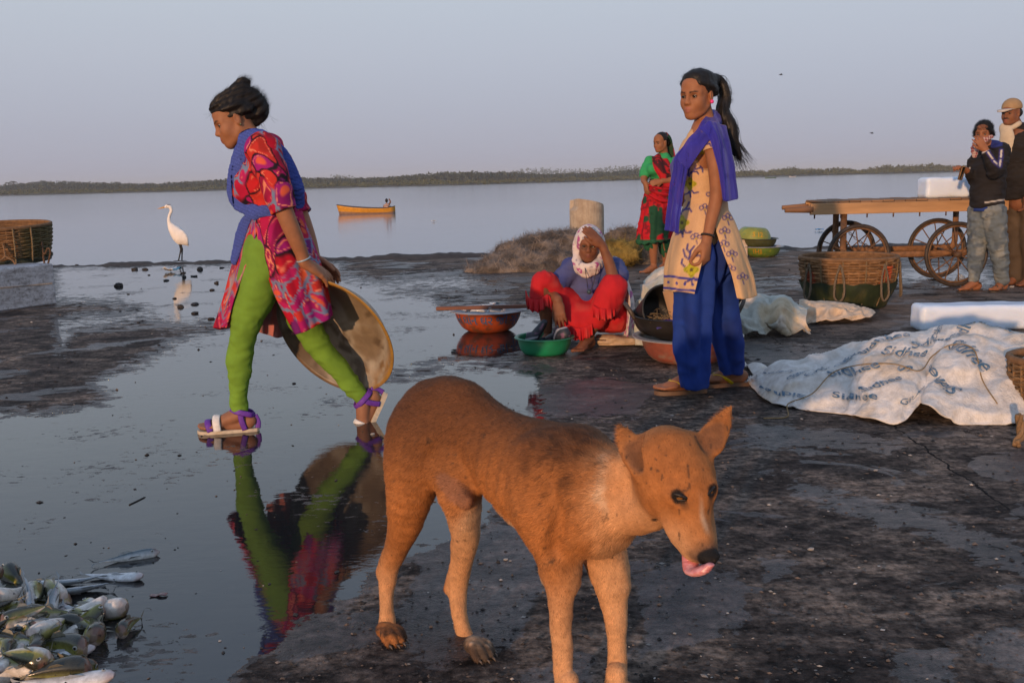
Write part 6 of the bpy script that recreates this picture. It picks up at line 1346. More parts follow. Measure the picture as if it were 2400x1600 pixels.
wrapband(b7, rd7, .002, lambda a: .055+.008*np.sin(a*6), (.030,.034,.020), M_TARP)
for q in (-1.85,-1.30,-.85,-.5): rope([A(math.cos(q)*.49, math.sin(q)*.49, .35), A(math.cos(q)*.487, math.sin(q)*.487, .19), A(math.cos(q)*.46, math.sin(q)*.46, .02)], .008, 'lashing', b7, Z0, (.22,.16,.09))
q = -1.05; e = A(math.cos(q), math.sin(q), 0); s_ = A(-math.sin(q), math.cos(q), 0)
rope([e*.49+A(0,0,.22), e*.51+A(0,0,.10), e*.53-s_*.09+A(0,0,.04), e*.55-s_*.09+A(0,0,-.06), e*.55-s_*.01+A(0,0,-.13), e*.55+s_*.08+A(0,0,-.04), e*.53+s_*.07+A(0,0,.05), e*.51+A(0,0,.105)], .010, 'rope_loop', b7, Z0, (.22,.13,.07))
q = -.25; e = A(math.cos(q), math.sin(q), 0); rope([e*.48+A(0,0,.20), e*.50+A(0,-.02,.08), e*.56+A(0,-.03,.14), e*.58+A(0,-.03,.10), e*.53+A(0,-.02,-.02), e*.51+A(0,-.02,-.08), e*.49+A(0,-.02,.02), e*.48+A(0,0,.10)], .010, 'rope_loop', b7, Z0, (.12,.075,.05))
# basket cut by the right edge
c8 = G(2455,985); c8 = A(c8[0]+.085, c8[1]+.08, 0)
b8, rd8 = basket('wicker basket cut off by the right edge beside the printed sheet', c8, .200, .245, .165, 20, 24, lambda P, C: C*A(.95,1.05,1.1), seed=8)
q0 = G(2384,1045); rope([G(2398,975,.12)+A(0,.03,0), G(2391,1000,.07), G(2393,1020,.04), q0+A(0,0,.02), q0+A(-.012,-.02,.012)], .017, 'rope_end', b8, c8, (.22,.135,.07))
# ------------------------------------------------------------------ crumpled sheets and sacks
def ridged(P, sc, seed):
    """long soft folds with sharp crests in two directions, each taking over in its own part of the cloth"""
    P = P - P.reshape(-1,3).mean(0); Q = P + .05*np.stack([fbm(P*4.0, 2, seed), fbm(P*4.0+5, 2, seed+1), 0*P[...,0]], -1); r_ = []
    for th in (.5+seed*.7, 2.0+seed*.7):
        x = Q[...,0]*math.cos(th)-Q[...,1]*math.sin(th); y = Q[...,0]*math.sin(th)+Q[...,1]*math.cos(th); r_.append(1-2.2*np.abs(vnoise(np.stack([x*.5, y*1.3, Q[...,2]*.7], -1)*sc, seed+4)))
    k = sstep(-.25,.25, vnoise(P*2.2, seed+2)); return r_[0]*k + r_[1]*(1-k)
def tarp(name, label, ctl, colf, n=12, m=12, amp=.02, sc=9, cat='sheet', t=.004, seed=0, mat=None, group=None):
    G_ = crg(np.array(ctl), n, m); du = np.gradient(G_,axis=1); dv = np.gradient(G_,axis=0); Nn = np.cross(du,dv); Nn /= np.linalg.norm(Nn,axis=2,keepdims=True)+1e-9
    Nn = np.where(Nn[...,2:3] < 0, -Nn, Nn); d = amp*(ridged(G_*A(1,1.3,1.3)+.03*fbm(G_*6,2,seed)[...,None], sc, seed)-.2) + amp*.42*(ridged(G_, sc*2.7, seed+5)-.3) + amp*.09*(ridged(G_, sc*6.0, seed+7)-.3); G_ = G_+Nn*d[...,None]; G_[...,2] = np.maximum(G_[...,2], .004)
    mb = MB(); c = colf(G_.reshape(-1,3)).reshape(G_.shape); mb.sheet(G_, t, c); o = mb.build(name, mat or M_SACK); tag(o, label, cat, group); return o, G_
m, t, b = nodes('woven_plastic'); vc = t.nodes.new('ShaderNodeVertexColor'); vc.layer_name = 'Col'; v = coords(t); nn_ = noise(t, v, 18, 6, .65); mm = mixc(t, 'MULTIPLY', 1.0, vc.outputs[0], ramp(t, nn_, [(.3,(.74,.71,.66)),(.7,(1.10,1.10,1.10))]).outputs[0]); t.links.new(mm, b.inputs['Base Color']); b.inputs['Roughness'].default_value = .5; b.inputs['Subsurface Weight'].default_value = .0
vo = N(t, 'ShaderNodeTexVoronoi', Scale=14.0, feature='DISTANCE_TO_EDGE'); t.links.new(coords(t,(1,1,1)), vo.inputs['Vector']); crk = noise(t, coords(t, (1,1,1)), 55, 5, .65, 1.5); hsum = math_(t, 'ADD', math_(t, 'MULTIPLY', vo.outputs['Distance'], .9), math_(t, 'MULTIPLY', crk, .8)); bump(t, b, hsum, .7, .012); M_SACK = m
# printed sheet thrown over the catch
fe = [(1747,893),(1800,944),(1880,962),(1968,972),(2052,992),(2110,998),(2160,958),(2175,1000),(2255,1012),(2345,1008),(2420,1000)]
rt = [(1762,872,.10),(1850,852,.30),(1915,838,.42),(1990,815,.55),(2060,796,.62),(2130,784,.66),(2190,775,.68),(2250,768,.70),(2320,768,.70),(2390,776,.66),(2450,790,.6)]
ctl = [[], [], [], [], [], []]
for (u0, v0), (u1, v1, dd) in zip(fe, rt):
    g = G(u0, min(v0, 998) if u0 < 2150 or u0 > 2170 else 985); yb = g[1]+dd; tp_ = J(u1, v1, yb)
    lift = .07 if 2140 < u0 < 2180 else .008
    ctl[0].append(g+A(0,0,lift)); f1 = g+(tp_-g)*.28; f1[2] = tp_[2]*.46+.01; ctl[1].append(f1); f2 = g+(tp_-g)*.62; f2[2] = tp_[2]*.82; ctl[2].append(f2); ctl[3].append(tp_); ctl[4].append(tp_+A(.02,.18,-tp_[2]*.35)); ctl[5].append(A(tp_[0]+.03, tp_[1]+.36, .01))
sheet, SG = tarp('printed_sheet', 'white woven plastic sheet with blue print thrown over a heap', ctl, lambda P: mix(np.broadcast_to(A(.72,.70,.68),P.shape), A(.58,.48,.36), sstep(.2,.7,fbm(P*5,4,3))*.6), 22, 20, .022, 6.0, seed=2)
m, t, b = nodes('faded_ink'); vc = t.nodes.new('ShaderNodeVertexColor'); vc.layer_name = 'Col'; fd = noise(t, coords(t), 26, 6, .7); q_ = mixc(t, 'MIX', ramp(t, fd, [(.48,(.0,)*3),(.68,(.6,)*3)]).outputs[0], vc.outputs[0], (.66,.64,.62)); t.links.new(q_, b.inputs['Base Color']); b.inputs['Roughness'].default_value = .6; M_INK = m
def on_sheet(txt, r, c, size, rot, col=(.055,.13,.21)):
    """print a word on the sheet: r, c are fractions of its depth and width"""
    V, T = text_tris(txt, 1.0, .06, .012); V = V[:, :2]*size; ca, sa = math.cos(rot), math.sin(rot); V = V@np.array([[ca, sa],[-sa, ca]])
    m_, n_ = SG.shape[:2]; w_ = np.linalg.norm(SG[m_//3,-1]-SG[m_//3,0]); h_ = np.sum(np.linalg.norm(np.diff(SG[:,n_//2],axis=0),axis=1))
    ci = np.clip((c+V[:,0]/w_)*(n_-1), 0, n_-1.001); ri = np.clip((r+V[:,1]/h_)*(m_-1), 0, m_-1.001); i0, j0 = ri.astype(int), ci.astype(int); fi, fj = (ri-i0)[:,None], (ci-j0)[:,None]
    P = SG[i0,j0]*(1-fi)*(1-fj)+SG[i0+1,j0]*fi*(1-fj)+SG[i0,j0+1]*(1-fi)*fj+SG[i0+1,j0+1]*fi*fj
    du = np.gradient(SG,axis=1); dv = np.gradient(SG,axis=0); Nn = np.cross(du,dv); Nn /= np.linalg.norm(Nn,axis=2,keepdims=True)+1e-9; Nn = np.where(Nn[...,2:3] < 0,-Nn,Nn); P = P+Nn[i0,j0]*.0080
    mb = MB(); mb.add(P, None, T, col); return mb.build('printed_lettering', M_INK, sheet)
for txt, r, c, sz, ro in (('Sidhee',.10,.13,.075,PI+.05),('CEMENT',.30,.17,.045,1.2),('43 GRADE',.34,.22,.045,1.25),('Sidhee',.36,.10,.06,2.8),('Sidhee',.30,.33,.085,.3),('Sidhee',.52,.40,.08,.5),('Sidhee',.40,.50,.095,-.35),('Sidhee',.46,.60,.095,.15),('hee',.55,.46,.08,.1),('Sidhee',.20,.42,.08,.5),('Sidhee',.35,.77,.11,-.85),('Sidhee',.20,.70,.10,2.4),('Sidhee',.56,.72,.085,1.3),('CEMENT',.55,.62,.05,1.3),('GRADE',.10,.55,.05,.15),('Sidhee',.58,.84,.09,-.4),('S',.28,.50,.10,1.3),('CEMENT',.44,.30,.045,1.1),('Sidhee',.12,.34,.07,.0)): on_sheet(txt, r, c, sz, ro)
# twine over the sheet
tw = []
for rr_, cc_ in ((.0,.16),(.10,.22),(.28,.27),(.33,.36),(.30,.46),(.24,.55),(.33,.62),(.42,.70),(.36,.78),(.22,.83),(.08,.88)):
    i_, j_ = rr_*(SG.shape[0]-1), cc_*(SG.shape[1]-1); tw.append(SG[int(i_),int(j_)]+A(0,-.006,.016))
tw = [G(1790,982)+A(0,0,.004), G(1845,978)+A(0,0,.004)] + tw; mb = MB(); mb.tube(cr(np.array(tw), 8), .0028, 5, col=(.28,.19,.09)); o = mb.build('twine', M_ROPE); tag(o, 'thin brown twine trailing over the printed sheet', 'twine')
# pale green tarp heap behind the iron pan
sackc = lambda a, b_, s_: (lambda P: mix(np.broadcast_to(A(*a),P.shape), A(*b_), sstep(-.1,.5,fbm(P*5,4,s_))))
y9 = c3[1]+.75
def L9(u, v, dy=0): return J(u, v, y9+dy)
tarp('tarp_heap', 'pale grey green tarp heaped behind the iron pan', [[A(L9(1478,760)[0],y9-.25,.006), A(L9(1540,765)[0],y9-.30,.006), A(L9(1620,770)[0],y9-.30,.006), A(L9(1700,770)[0],y9-.25,.006)], [L9(1488,720,-.15), L9(1545,700,-.2), L9(1620,705,-.2), L9(1700,725,-.15)], [L9(1512,668,0), L9(1552,634,0), L9(1610,640,0), L9(1705,690,0)], [L9(1520,690,.25), L9(1560,665,.3), L9(1620,670,.3), L9(1710,710,.25)], [A(L9(1520,690)[0],y9+.5,.006), A(L9(1560,690)[0],y9+.5,.006), A(L9(1620,690)[0],y9+.5,.006), A(L9(1710,690)[0],y9+.5,.006)]], sackc((.44,.47,.42),(.60,.55,.48),3), 18, 24, .026, 6, cat='tarp', seed=5)
# crumpled sack right of the standing girl, and its trailing end
y10 = G(1800,790)[1]+.15
def L10(u, v, dy=0): return J(u, v, y10+dy)
ed = [.010,.055,.012,.050,.015,.060,.010]; us_ = [1728,1752,1778,1804,1832,1862,1890]
tarp('crumpled_sack', 'crumpled cream sack on the ground behind the standing girl', [[A(L10(u, 780)[0], y10-.16-.05*math.sin(i*1.7), z) for i, (u, z) in enumerate(zip(us_, ed))], [L10(u, v, -.13-.04*math.sin(i*2.1)) for i, (u, v) in enumerate(zip(us_, (745,752,738,756,740,752,756)))], [L10(u, v, -.02) for u, v in zip(us_, (706,722,700,715,702,728,736))], [L10(u, v, .12) for u, v in zip(us_, (692,700,694,700,696,712,722))], [L10(u, v, .30) for u, v in zip(us_, (700,704,698,704,700,716,726))], [A(L10(u, 700)[0], y10+.6, .012) for u in us_]], lambda P: mix(mix(np.broadcast_to(A(.66,.55,.44),P.shape), A(.46,.48,.44), sstep(-.05,.12,vnoise(P*4.5,4))), A(.58,.42,.22), sstep(.3,.5,vnoise(P*6,9))*.6), 16, 12, .016, 9, cat='sack', seed=6)
y11 = y10+.45
def L11(u, v, dy=0): return J(u, v, y11+dy)
tarp('sack_end', 'long cream cloth end trailing towards the green wrapped basket', [[L11(1865,752,-.1), L11(1920,755,-.12), L11(1985,752,-.1), L11(2040,748,-.05)], [L11(1870,722,.0), L11(1930,718,.0), L11(1985,722,.0), L11(2045,742,.0)], [L11(1872,712,.15), L11(1930,706,.15), L11(1990,716,.15), L11(2048,738,.1)], [A(L11(1875,712)[0],y11+.35,.006), A(L11(1930,712)[0],y11+.35,.006), A(L11(1990,712)[0],y11+.35,.006), A(L11(2050,712)[0],y11+.2,.006)]], sackc((.62,.48,.35),(.60,.50,.40),5), 22, 24, .030, 7, cat='cloth', seed=7)
# folded sack under the old woman
y12 = OY+.22
def L12(u, v, dy=0): return J(u, v, y12+dy)
tarp('folded_sack', 'folded tan sack on which the old woman sits', [[A(L12(1398,806)[0],y12-.16,.012), A(L12(1440,806)[0],y12-.18,.012), A(L12(1500,806)[0],y12-.16,.012), A(L12(1530,806)[0],y12-.1,.012)], [L12(1396,790,-.14), L12(1440,790,-.16), L12(1500,790,-.14), L12(1532,794,-.08)], [L12(1395,786,.05), L12(1440,784,.05), L12(1500,786,.05), L12(1535,790,.05)], [A(L12(1395,784)[0],y12+.4,.02), A(L12(1440,784)[0],y12+.4,.02), A(L12(1500,784)[0],y12+.4,.02), A(L12(1535,784)[0],y12+.3,.02)]], sackc((.52,.38,.25),(.44,.33,.24),6), 10, 12, .012, 9, cat='sack', seed=8)
mb = MB(); y13 = c5[1]-.05; G_ = crg(np.array([[J(u, v, y13+d) for u in (1725,1738,1746,1752)] for v, d in ((605,-.05),(575,-.03),(560,0),(562,.15),(600,.3))]), 6); G_[...,2] = np.maximum(G_[...,2]+.012*fbm(G_*12,3,3), .004); mb.sheet(G_, .006, np.broadcast_to((.55,.45,.38), G_.shape)); o = mb.build('small_sack', M_SACK); tag(o, 'small white sack beside the green basins by the water', 'sack')
# ------------------------------------------------------------------ ice
m, t, b = nodes('ice'); b.inputs['Base Color'].default_value = (.66,.75,.88,1); b.inputs['Roughness'].default_value = .28; b.inputs['Subsurface Weight'].default_value = .55; b.inputs['Subsurface Radius'].default_value = (.10,.12,.14); b.inputs['Subsurface Scale'].default_value = .5; b.inputs['IOR'].default_value = 1.31; bump(t, b, noise(t, coords(t,(1,1,3)), 14, 4), .25, .01); M_ICE = m
def ice(label, c, d, rz, seed):
    n = 14; P = []; mb = MB()
    S_ = SDF(); hx = A(*d)/2
    S_.fn(lambda Q: (lambda q: np.linalg.norm(np.maximum(q,0),axis=1)+np.minimum(q.max(1),0)-.015)(np.abs(Q)-hx+.015), -hx-.02, hx+.02, k=.001); V, Qd = S_.extract(.016, 2)
    V = V + .010*np.stack([fbm(V*5+seed,3,1), fbm(V*5+seed,3,2), fbm(V*A(4,4,6)+seed,3,3)], -1); V = V@rotz(rz).T
    o = mkobj('ice_block', setmesh('ice_block', V, Qd, M_ICE)); o.location = tuple(c); return tag(o, label, 'ice block')
yi = G(2163,800)[1]+.35; pi0 = J(2163,718,yi); ice('long white ice block on the ground behind the printed sheet', (pi0[0]+.48, yi+.10, pi0[2]/2-.004), (.96,.22,pi0[2]+.0), -.02, 3)
# ------------------------------------------------------------------ four-wheeled handcart
CY0 = G(2241,671)[1]; CY1 = CY0+.72; cz = lambda v, u=2100: J(u, v, CY0)[2]
def Cc_(u, v, dy=0): return J(u, v, CY0+dy)
M_WOOD = vmat('cart_wood', rough=.75, var=.35, vs=14, stretch=(.12,1,1), bs=60, bstr=.45, bdist=.005); M_RUST = vmat('rusty_steel', rough=.6, var=.5, vs=25, bs=90, bstr=.5, bdist=.003, spec=.4)
cO = A(Cc_(2110,600)[0], (CY0+CY1)/2, 0); cart = thing('handcart', 'wooden four-wheeled handcart with spoked wheels at the water edge', 'cart', tuple(cO))
x0 = Cc_(1899,490)[0]-cO[0]; x1 = Cc_(2362,480)[0]-cO[0]; xh = Cc_(1840,486)[0]-cO[0]; zt = .5*(Cc_(1899,479)[2]+Cc_(2362,465)[2]); bh = .100; wc = (.40,.225,.105)
Rr = 76*CY0/FPX
def beam(y, dx=0.0):
    global x0, x1, xh
    x0 += dx; x1 += dx; xh += dx
    mb = MB(); mb.box(((x0+x1)/2, y, zt-bh/2), (x1-x0, .045, bh), col=wc, bev=.004); o = mb.build('side_beam', M_WOOD, cart, smooth=False)
    mb = MB(); xs = np.linspace(x0+.02, xh, 8); tp = np.linspace(0, 1, 8); r = .035-.014*tp; mb.tube(np.stack([xs, y+0*xs, zt-.05-.004*tp], -1), r, 10, col=(.20,.10,.05), up=A(0,1,0)); mb.build('handle', M_WOOD, cart)
    x0 -= dx; x1 -= dx; xh -= dx
beam(CY0-cO[1]); beam(CY1-cO[1], .17)
npl = 16
for k in range(npl):
    xx = x0+.16+(x1-x0-.16)*(k+.5)/npl; mb = MB(); mb.box((xx, 0, zt+.006+.003*(k%3)), ((x1-x0)/npl*.86, CY1-CY0-.06, .018), col=A(.21,.115,.058)*(1+.2*math.sin(k*5.1)), bev=.003); mb.build('plank', M_WOOD, cart, smooth=False)
for k, xx in enumerate(np.linspace(x0+.04, x1-.08, 8)):
    mb = MB(); mb.tube([A(xx, CY0-cO[1], zt-bh+.01), A(xx, CY0-cO[1], zt-bh-.035)], .007, 6, col=(.10,.05,.03)); mb.build('bolt', M_RUST, cart)
xl = Cc_(1981,550)[0]-cO[0]; xr = Cc_(2282,550)[0]-cO[0]; zb = .5*(Cc_(1990,597)[2]+Cc_(2275,596)[2])
for y, dx in ((CY0-cO[1]+.05, 0), (CY1-cO[1]-.05, .13)):
    c_ = .07; xl += dx; xr += dx; P = [A(xl,y,zt-bh), A(xl,y,zb+c_), A(xl+.012,y,zb+.025), A(xl+c_*.6,y,zb), A(xr-c_*.6,y,zb), A(xr-.012,y,zb+.025), A(xr,y,zb+c_), A(xr,y,zt-bh)]
    mb = MB(); P = np.array(P); Q_ = [P[0]]
    for i in range(len(P)-1): Q_ += [P[i]+(P[i+1]-P[i])*t_ for t_ in (.5,1)]
    mb.tube(np.array(Q_), .012, 8, col=(.20,.095,.040), flat=2.5, up=A(0,1,0)); mb.build('steel_frame', M_RUST, cart); xl -= dx; xr -= dx
def wheel(x, y, rz=0.0):
    w_ = thing('wheel', None, None); w_.parent = cart; w_.location = (x, y, Rr)
    mb = MB(); a = np.arange(40)*2*PI/40; ring = lambda r: np.stack([r*np.cos(a), 0*a, r*np.sin(a)], -1)
    mb.tube(ring(Rr-.018), .0185, 8, closed=True, col=(.045,.032,.024), up=A(0,1,0)); mb.build('tyre', M_RUST, w_)
    mb = MB(); mb.tube(ring(Rr-.040), .011, 6, closed=True, col=(.14,.07,.03), up=A(0,1,0)); mb.build('rim', M_RUST, w_)
    mb = MB(); mb.tube([A(0,-.06,0), A(0,.06,0)], .028, 10, col=(.10,.055,.03)); mb.build('hub', M_RUST, w_)
    for k in range(12):
        q = 2*PI*k/12+.13; mb = MB(); mb.tube([A(.02*math.cos(q), .03*(-1)**k, .02*math.sin(q)), A((Rr-.04)*math.cos(q), 0, (Rr-.04)*math.sin(q))], .0058, 5, col=(.15,.075,.035)); mb.build('spoke', M_RUST, w_)
    w_.rotation_euler = (0,0,rz)
xw1 = Cc_(2012,600)[0]-cO[0]; xw2 = Cc_(2241,600)[0]-cO[0]
for x in (xw1, xw2):
    wheel(x, CY0-cO[1], .03); wheel(x+.13, CY1-cO[1]-.0, .03); mb = MB(); mb.tube([A(x,CY0-cO[1]-.02,Rr), A(x+.13,CY1-cO[1]+.02,Rr)], .016, 8, col=(.09,.05,.03)); mb.build('axle', M_RUST, cart)
mb = MB(); ca_ = Cc_(1990,545,.10)-cO; cb_ = Cc_(2045,580,.12)-cO
for k in range(9):
    p = ca_+(cb_-ca_)*(k+.5)/9+A(0,0,-.02*math.sin((k+.5)/9*PI)); s1 = nrm(cb_-ca_); s2 = A(0,1,0) if k%2 else np.cross(s1,A(0,1,0)); mb.tube(np.array([p+s1*.018*math.cos(q)+s2*.009*math.sin(q) for q in np.arange(10)*2*PI/10]), .0035, 4, closed=True, col=(.09,.05,.03))
tag(mb.build('chain', M_RUST, cart), kind='stuff')
pi1 = J(2173,417,CY0+.30); ice('white ice block standing on the handcart', (pi1[0]+.29, CY0+.42, (pi1[2]+zt+.016)/2), (.58,.24,pi1[2]-zt-.014), .0, 7)
# ------------------------------------------------------------------ concrete bollard and net heaps
yb_ = 12.9; bt = J(1375,474,yb_); br = 40*yb_/FPX
m, t, b = nodes('old_concrete'); v = coords(t); n1 = noise(t, v, 6, 6, .65); n2 = noise(t, coords(t,(6,6,.8)), 5, 4, .6); cc = ramp(t, n1, [(.3,(.25,.19,.14)),(.6,(.44,.36,.27))]); cc2 = mixc(t, 'MULTIPLY', .35, cc.outputs[0], ramp(t, n2, [(.35,(.65,.6,.55)),(.6,(1.1,1.1,1.1))]).outputs[0]); pit = noise(t, v, 22, 3); cc3 = mixc(t, 'MIX', ramp(t, pit, [(.68,(0,0,0)),(.74,(.8,.8,.8))]).outputs[0], cc2, (.03,.022,.018)); t.links.new(cc3, b.inputs['Base Color']); b.inputs['Roughness'].default_value = .85; bump(t, b, n1, .6, .03)
mb = MB(); a = np.arange(30)*2*PI/30+.2; G_ = []
for z, k in ((0,1.02),(.25,1.0),(.5,1.0),(bt[2]-.10,1.0),(bt[2]-.05,.99),(bt[2],.97)): G_.append(np.stack([br*k*np.cos(a)*(1+.02*np.sin(a*3)), br*k*np.sin(a), z+(.05*np.cos(a+2.4) if z > bt[2]-.02 else 0*a)], -1))
G_[-2][14:19,0] += .05; G_[-1][14:19,0] += .05; G_.append(np.stack([.02*np.cos(a), .02*np.sin(a), bt[2]+.03+0*a], -1)); mb.grid(np.array(G_), closed_u=True); bol = mb.build('bollard', m, smooth=False); bol.location = (bt[0], yb_, 0); tag(bol, 'chipped concrete bollard behind the old woman', 'bollard')
M_NET = vmat('nylon_net', rough=.85, var=.3, vs=10, bs=80, bstr=.5, bdist=.02, spec=.2)
def netheap(label, blobs, col, n, seed, parts=None):
    """mound of tangled net: a lumpy core and thousands of loose strands"""
    r = np.random.default_rng(seed); S_ = SDF()
    for c, rad in blobs: S_.ell(c, rad, k=.12)
    S_.disp = lambda P: .05*fbm(P*8, 5, seed); V, Q = S_.extract(.028, 1); V[:,2] = np.maximum(V[:,2], -.02)
    cf = lambda P: mix(np.broadcast_to(A(*col),P.shape), A(*col)*.45, sstep(.0,.5,fbm(P*6,4,seed+2))); c0 = A(*blobs[0][0])*A(1,1,0)
    h = thing('net_heap', label, 'fishing net', tuple(c0)); C = cf(V); mkobj('tangle', setmesh('tangle', V-c0, Q, M_NET, C), h)
    a, b_, c2_, d2_ = (V[Q[:,i]] for i in range(4)); nr_ = np.cross(c2_-a, d2_-b_); ar = np.linalg.norm(nr_,axis=1); ar = ar*(V[Q].mean(1)[:,2] > .0); k = r.choice(len(Q), n, p=ar/ar.sum()); P = V[Q[k]].mean(1)+.01*r.standard_normal((n,3)); nn_ = nr_[k]/(np.linalg.norm(nr_[k],axis=1,keepdims=True)+1e-9)
    mb = MB()
    for i in range(n):
        d = r.standard_normal(3); d -= nn_[i]*np.dot(d,nn_[i])*.75; L_ = .05+.07*r.random(); p = P[i]; q = p+d*L_*.5+nn_[i]*.035*r.random(); e = p+d*L_*.8+r.standard_normal(3)*.02+nn_[i]*.02*(r.random()-.5); w_ = .0013
        sd = nrm(np.cross(d, nn_[i]))*w_; VV = np.array([p-sd, p+sd, q+sd, q-sd, e]); mb.V.append(VV-c0); mb.Q.append(np.array([[0,1,2,3]])+mb.n); mb.T.append(np.array([[3,2,4]])+mb.n); mb.C.append(np.broadcast_to(C[Q[k[i],0]]*1.25*(1+.25*r.standard_normal()), (5,3)).clip(.01,1)); mb.n += 5
    tag(mb.build('loose_strands', M_NET, h), kind='stuff'); return h
def N3(u, v, y): return J(u, v, y)
netheap('grey brown heap of fishing net left of the concrete bollard', [(N3(1260,600,12.2)*A(1,1,0)+A(0,0,.05), (.55,.5,.30)), (N3(1330,590,12.3)*A(1,1,0)+A(0,0,.10), (.45,.5,.32)), (N3(1200,610,11.9)*A(1,1,0)+A(0,0,.0), (.42,.45,.20)), (N3(1155,618,11.7)*A(1,1,0)+A(0,0,-.02), (.30,.35,.12)), (N3(1290,605,11.8)*A(1,1,0)+A(0,0,.0), (.5,.4,.22))], (.20,.160,.130), 9000, 3)
netheap('brown heap of fishing net right of the concrete bollard', [(N3(1480,600,12.6)*A(1,1,0)+A(0,0,.06), (.45,.5,.36)), (N3(1430,600,12.4)*A(1,1,0)+A(0,0,.02), (.40,.45,.28)), (N3(1530,600,12.8)*A(1,1,0)+A(0,0,.02), (.3,.4,.34))], (.17,.130,.098), 5000, 5)
netheap('dull yellow bundle of netting on the right heap', [(N3(1452,575,11.95)*A(1,1,0)+A(0,0,.16), (.20,.16,.16)), (N3(1430,580,11.9)*A(1,1,0)+A(0,0,.10), (.13,.14,.16)), (N3(1475,585,11.9)*A(1,1,0)+A(0,0,.10), (.12,.12,.10))], (.24,.17,.045), 1500, 7)
# ------------------------------------------------------------------ egret
EY = QUAY_Y-.12
def E_(x, y, dy=0): return J(340+x/8.25, 450+y/8.25, EY+dy)
eo = E_(680,1340)*A(1,1,0); eg = thing('egret', 'tall white egret standing on the muddy rim of the quay', 'bird', tuple(eo)); ez = SDF()
ez.ch([E_(400,290), E_(450,275), E_(490,300), E_(508,360), E_(485,420), E_(462,490), E_(465,570), E_(490,640), E_(540,710)], [.022,.028,.026,.022,.021,.022,.026,.036,.055], k=.015, n=3)
ez.ch([E_(540,700), E_(610,780), E_(680,870), E_(740,930), E_(800,990), E_(845,1035)], [.055,.090,.092,.066,.036,.010], k=.03, flat=(A(0,1,0),.85)); ez.ch([E_(620,900), E_(655,985)], [.05,.018], k=.03, n=1); ez.ch([E_(700,800,-.05), E_(770,900,-.05), E_(830,1000,-.03)], [.05,.05,.012], k=.02, flat=(A(0,1,0),.5))
ez.disp = lambda P: .004*vnoise(P*A(30,30,18), 3); ez.build('body', .009, vmat('white_feather', rough=.8, var=.06, vs=40, bs=90, bstr=.3), eg, lambda P: mix(np.broadcast_to(A(.78,.74,.70),P.shape), A(.04,.04,.04), (proj(P)[:,1] < 481.0)*(proj(P)[:,0] > 391)*.9)).location = tuple(-eo)
mb = MB(); mb.tube(np.array([E_(405,288), E_(330,305), E_(240,326)])-eo, [.014,.010,.002], 8, col=(.62,.30,.04)); mb.build('beak', vmat('beak', rough=.4, var=.1), eg)
for a_, b_, c_ in ((E_(655,985), E_(695,1110), E_(645,1335)), (E_(690,985,.05), E_(718,1105,.05), E_(712,1335,.05))):
    mb = MB(); mb.tube(np.array([a_, (a_+b_)/2, b_, (b_+c_)/2, c_])-eo, [.013,.010,.013,.009,.009], 7, col=(.015,.014,.014))
    for q in (-.5,.0,.5,PI): mb.tube(np.array([c_+A(0,0,.004), c_+A(-.07*math.cos(q),.06*math.sin(q)-.0,.003)])-eo, [.007,.003], 5, col=(.015,.014,.014))
    mb.build('leg', vmat('bird_leg', rough=.6, var=.2), eg)
eyeball(E_(415,278,-.022), A(-.3,-1,0), .006, (.6,.45,.05), eg, eo, .5, .8, (.02,.02,.02))
# ------------------------------------------------------------------ yellow boat with a rower
BYd = J(860,500,1)[1]
d_ = ray(860,501); tB = (SEA_Z-CAM_H)/d_[2]; YB = d_[1]*tB
def Q_(u, v, dy=0): return J(u, v, YB+dy)
bo_ = A(Q_(860,500)[0], YB, SEA_Z); boat = thing('rowing_boat', 'yellow wooden rowing boat with dark inside on the water', 'boat', tuple(bo_))
st_ = []; L0 = Q_(790,486)[0]-bo_[0]; L1 = Q_(926,490)[0]-bo_[0]; zs = []
for i, s_ in enumerate(np.linspace(0,1,15)):
    x = L0+(L1-L0)*s_; hw_ = .52*math.sin(min(1,max(.02,s_*1.0))*PI)**.55*(.95 if s_ < .9 else .95); hw_ = max(hw_, .05 if s_ < .5 else .20*(1-s_)/.1 if s_ > .95 else .05); top = (Q_(790,481)[2]-SEA_Z)*(1-s_)**2.4 + .29*(1-(1-s_)**2.4) + .10*max(0,(s_-.75)/.25)**2; st_.append((x, hw_, top))
def hull(inset, z0, z1, zoff=0):
    G_ = []
    for x, hw_, top in st_:
        row = []
        for q in np.linspace(-1,1,17): z = top*(z0+(z1-z0)*abs(q)) ; w_ = (hw_-inset)*(.45+.55*abs(q)**.6)*np.sign(q) if abs(q) > .01 else 0; row.append(A(x+(.16*(1-abs(q)) if x < -1 else 0), w_, z-.10*(1-abs(q))+zoff))
        G_.append(row)
    return np.array(G_)
M_BOAT = vmat('boat_paint', rough=.5, var=.25, vs=8, bs=40, bstr=.3, dirt=.2)
G_ = hull(0,0,1); mb = MB(); C = np.zeros(G_.shape); tq = np.abs(np.linspace(-1,1,17)); C[:] = A(.26,.16,.11); C[:, tq > .45] = A(.62,.27,.012); C[:, tq < .2] = A(.10,.04,.03); mb.sheet(G_, .03, C); mb.build('hull', M_BOAT, boat)
for sg in (0,-1):
    mb = MB(); mb.tube(G_[:, sg]+A(0,0,.02), .028, 6, col=(.07,.06,.06)); mb.build('gunwale', M_BOAT, boat)
for k in (4,8,11): x, hw_, top = st_[k]; mb = MB(); mb.box((x,0,top-.10), (.16,hw_*1.8,.03), col=(.12,.09,.07), bev=.004); mb.build('thwart', M_WOOD, boat, smooth=False)
rp = thing('person', 'rower in striped shirt sitting in the yellow boat with one arm raised', 'person', tuple(Q_(905,497))); ro = A(*rp.location)
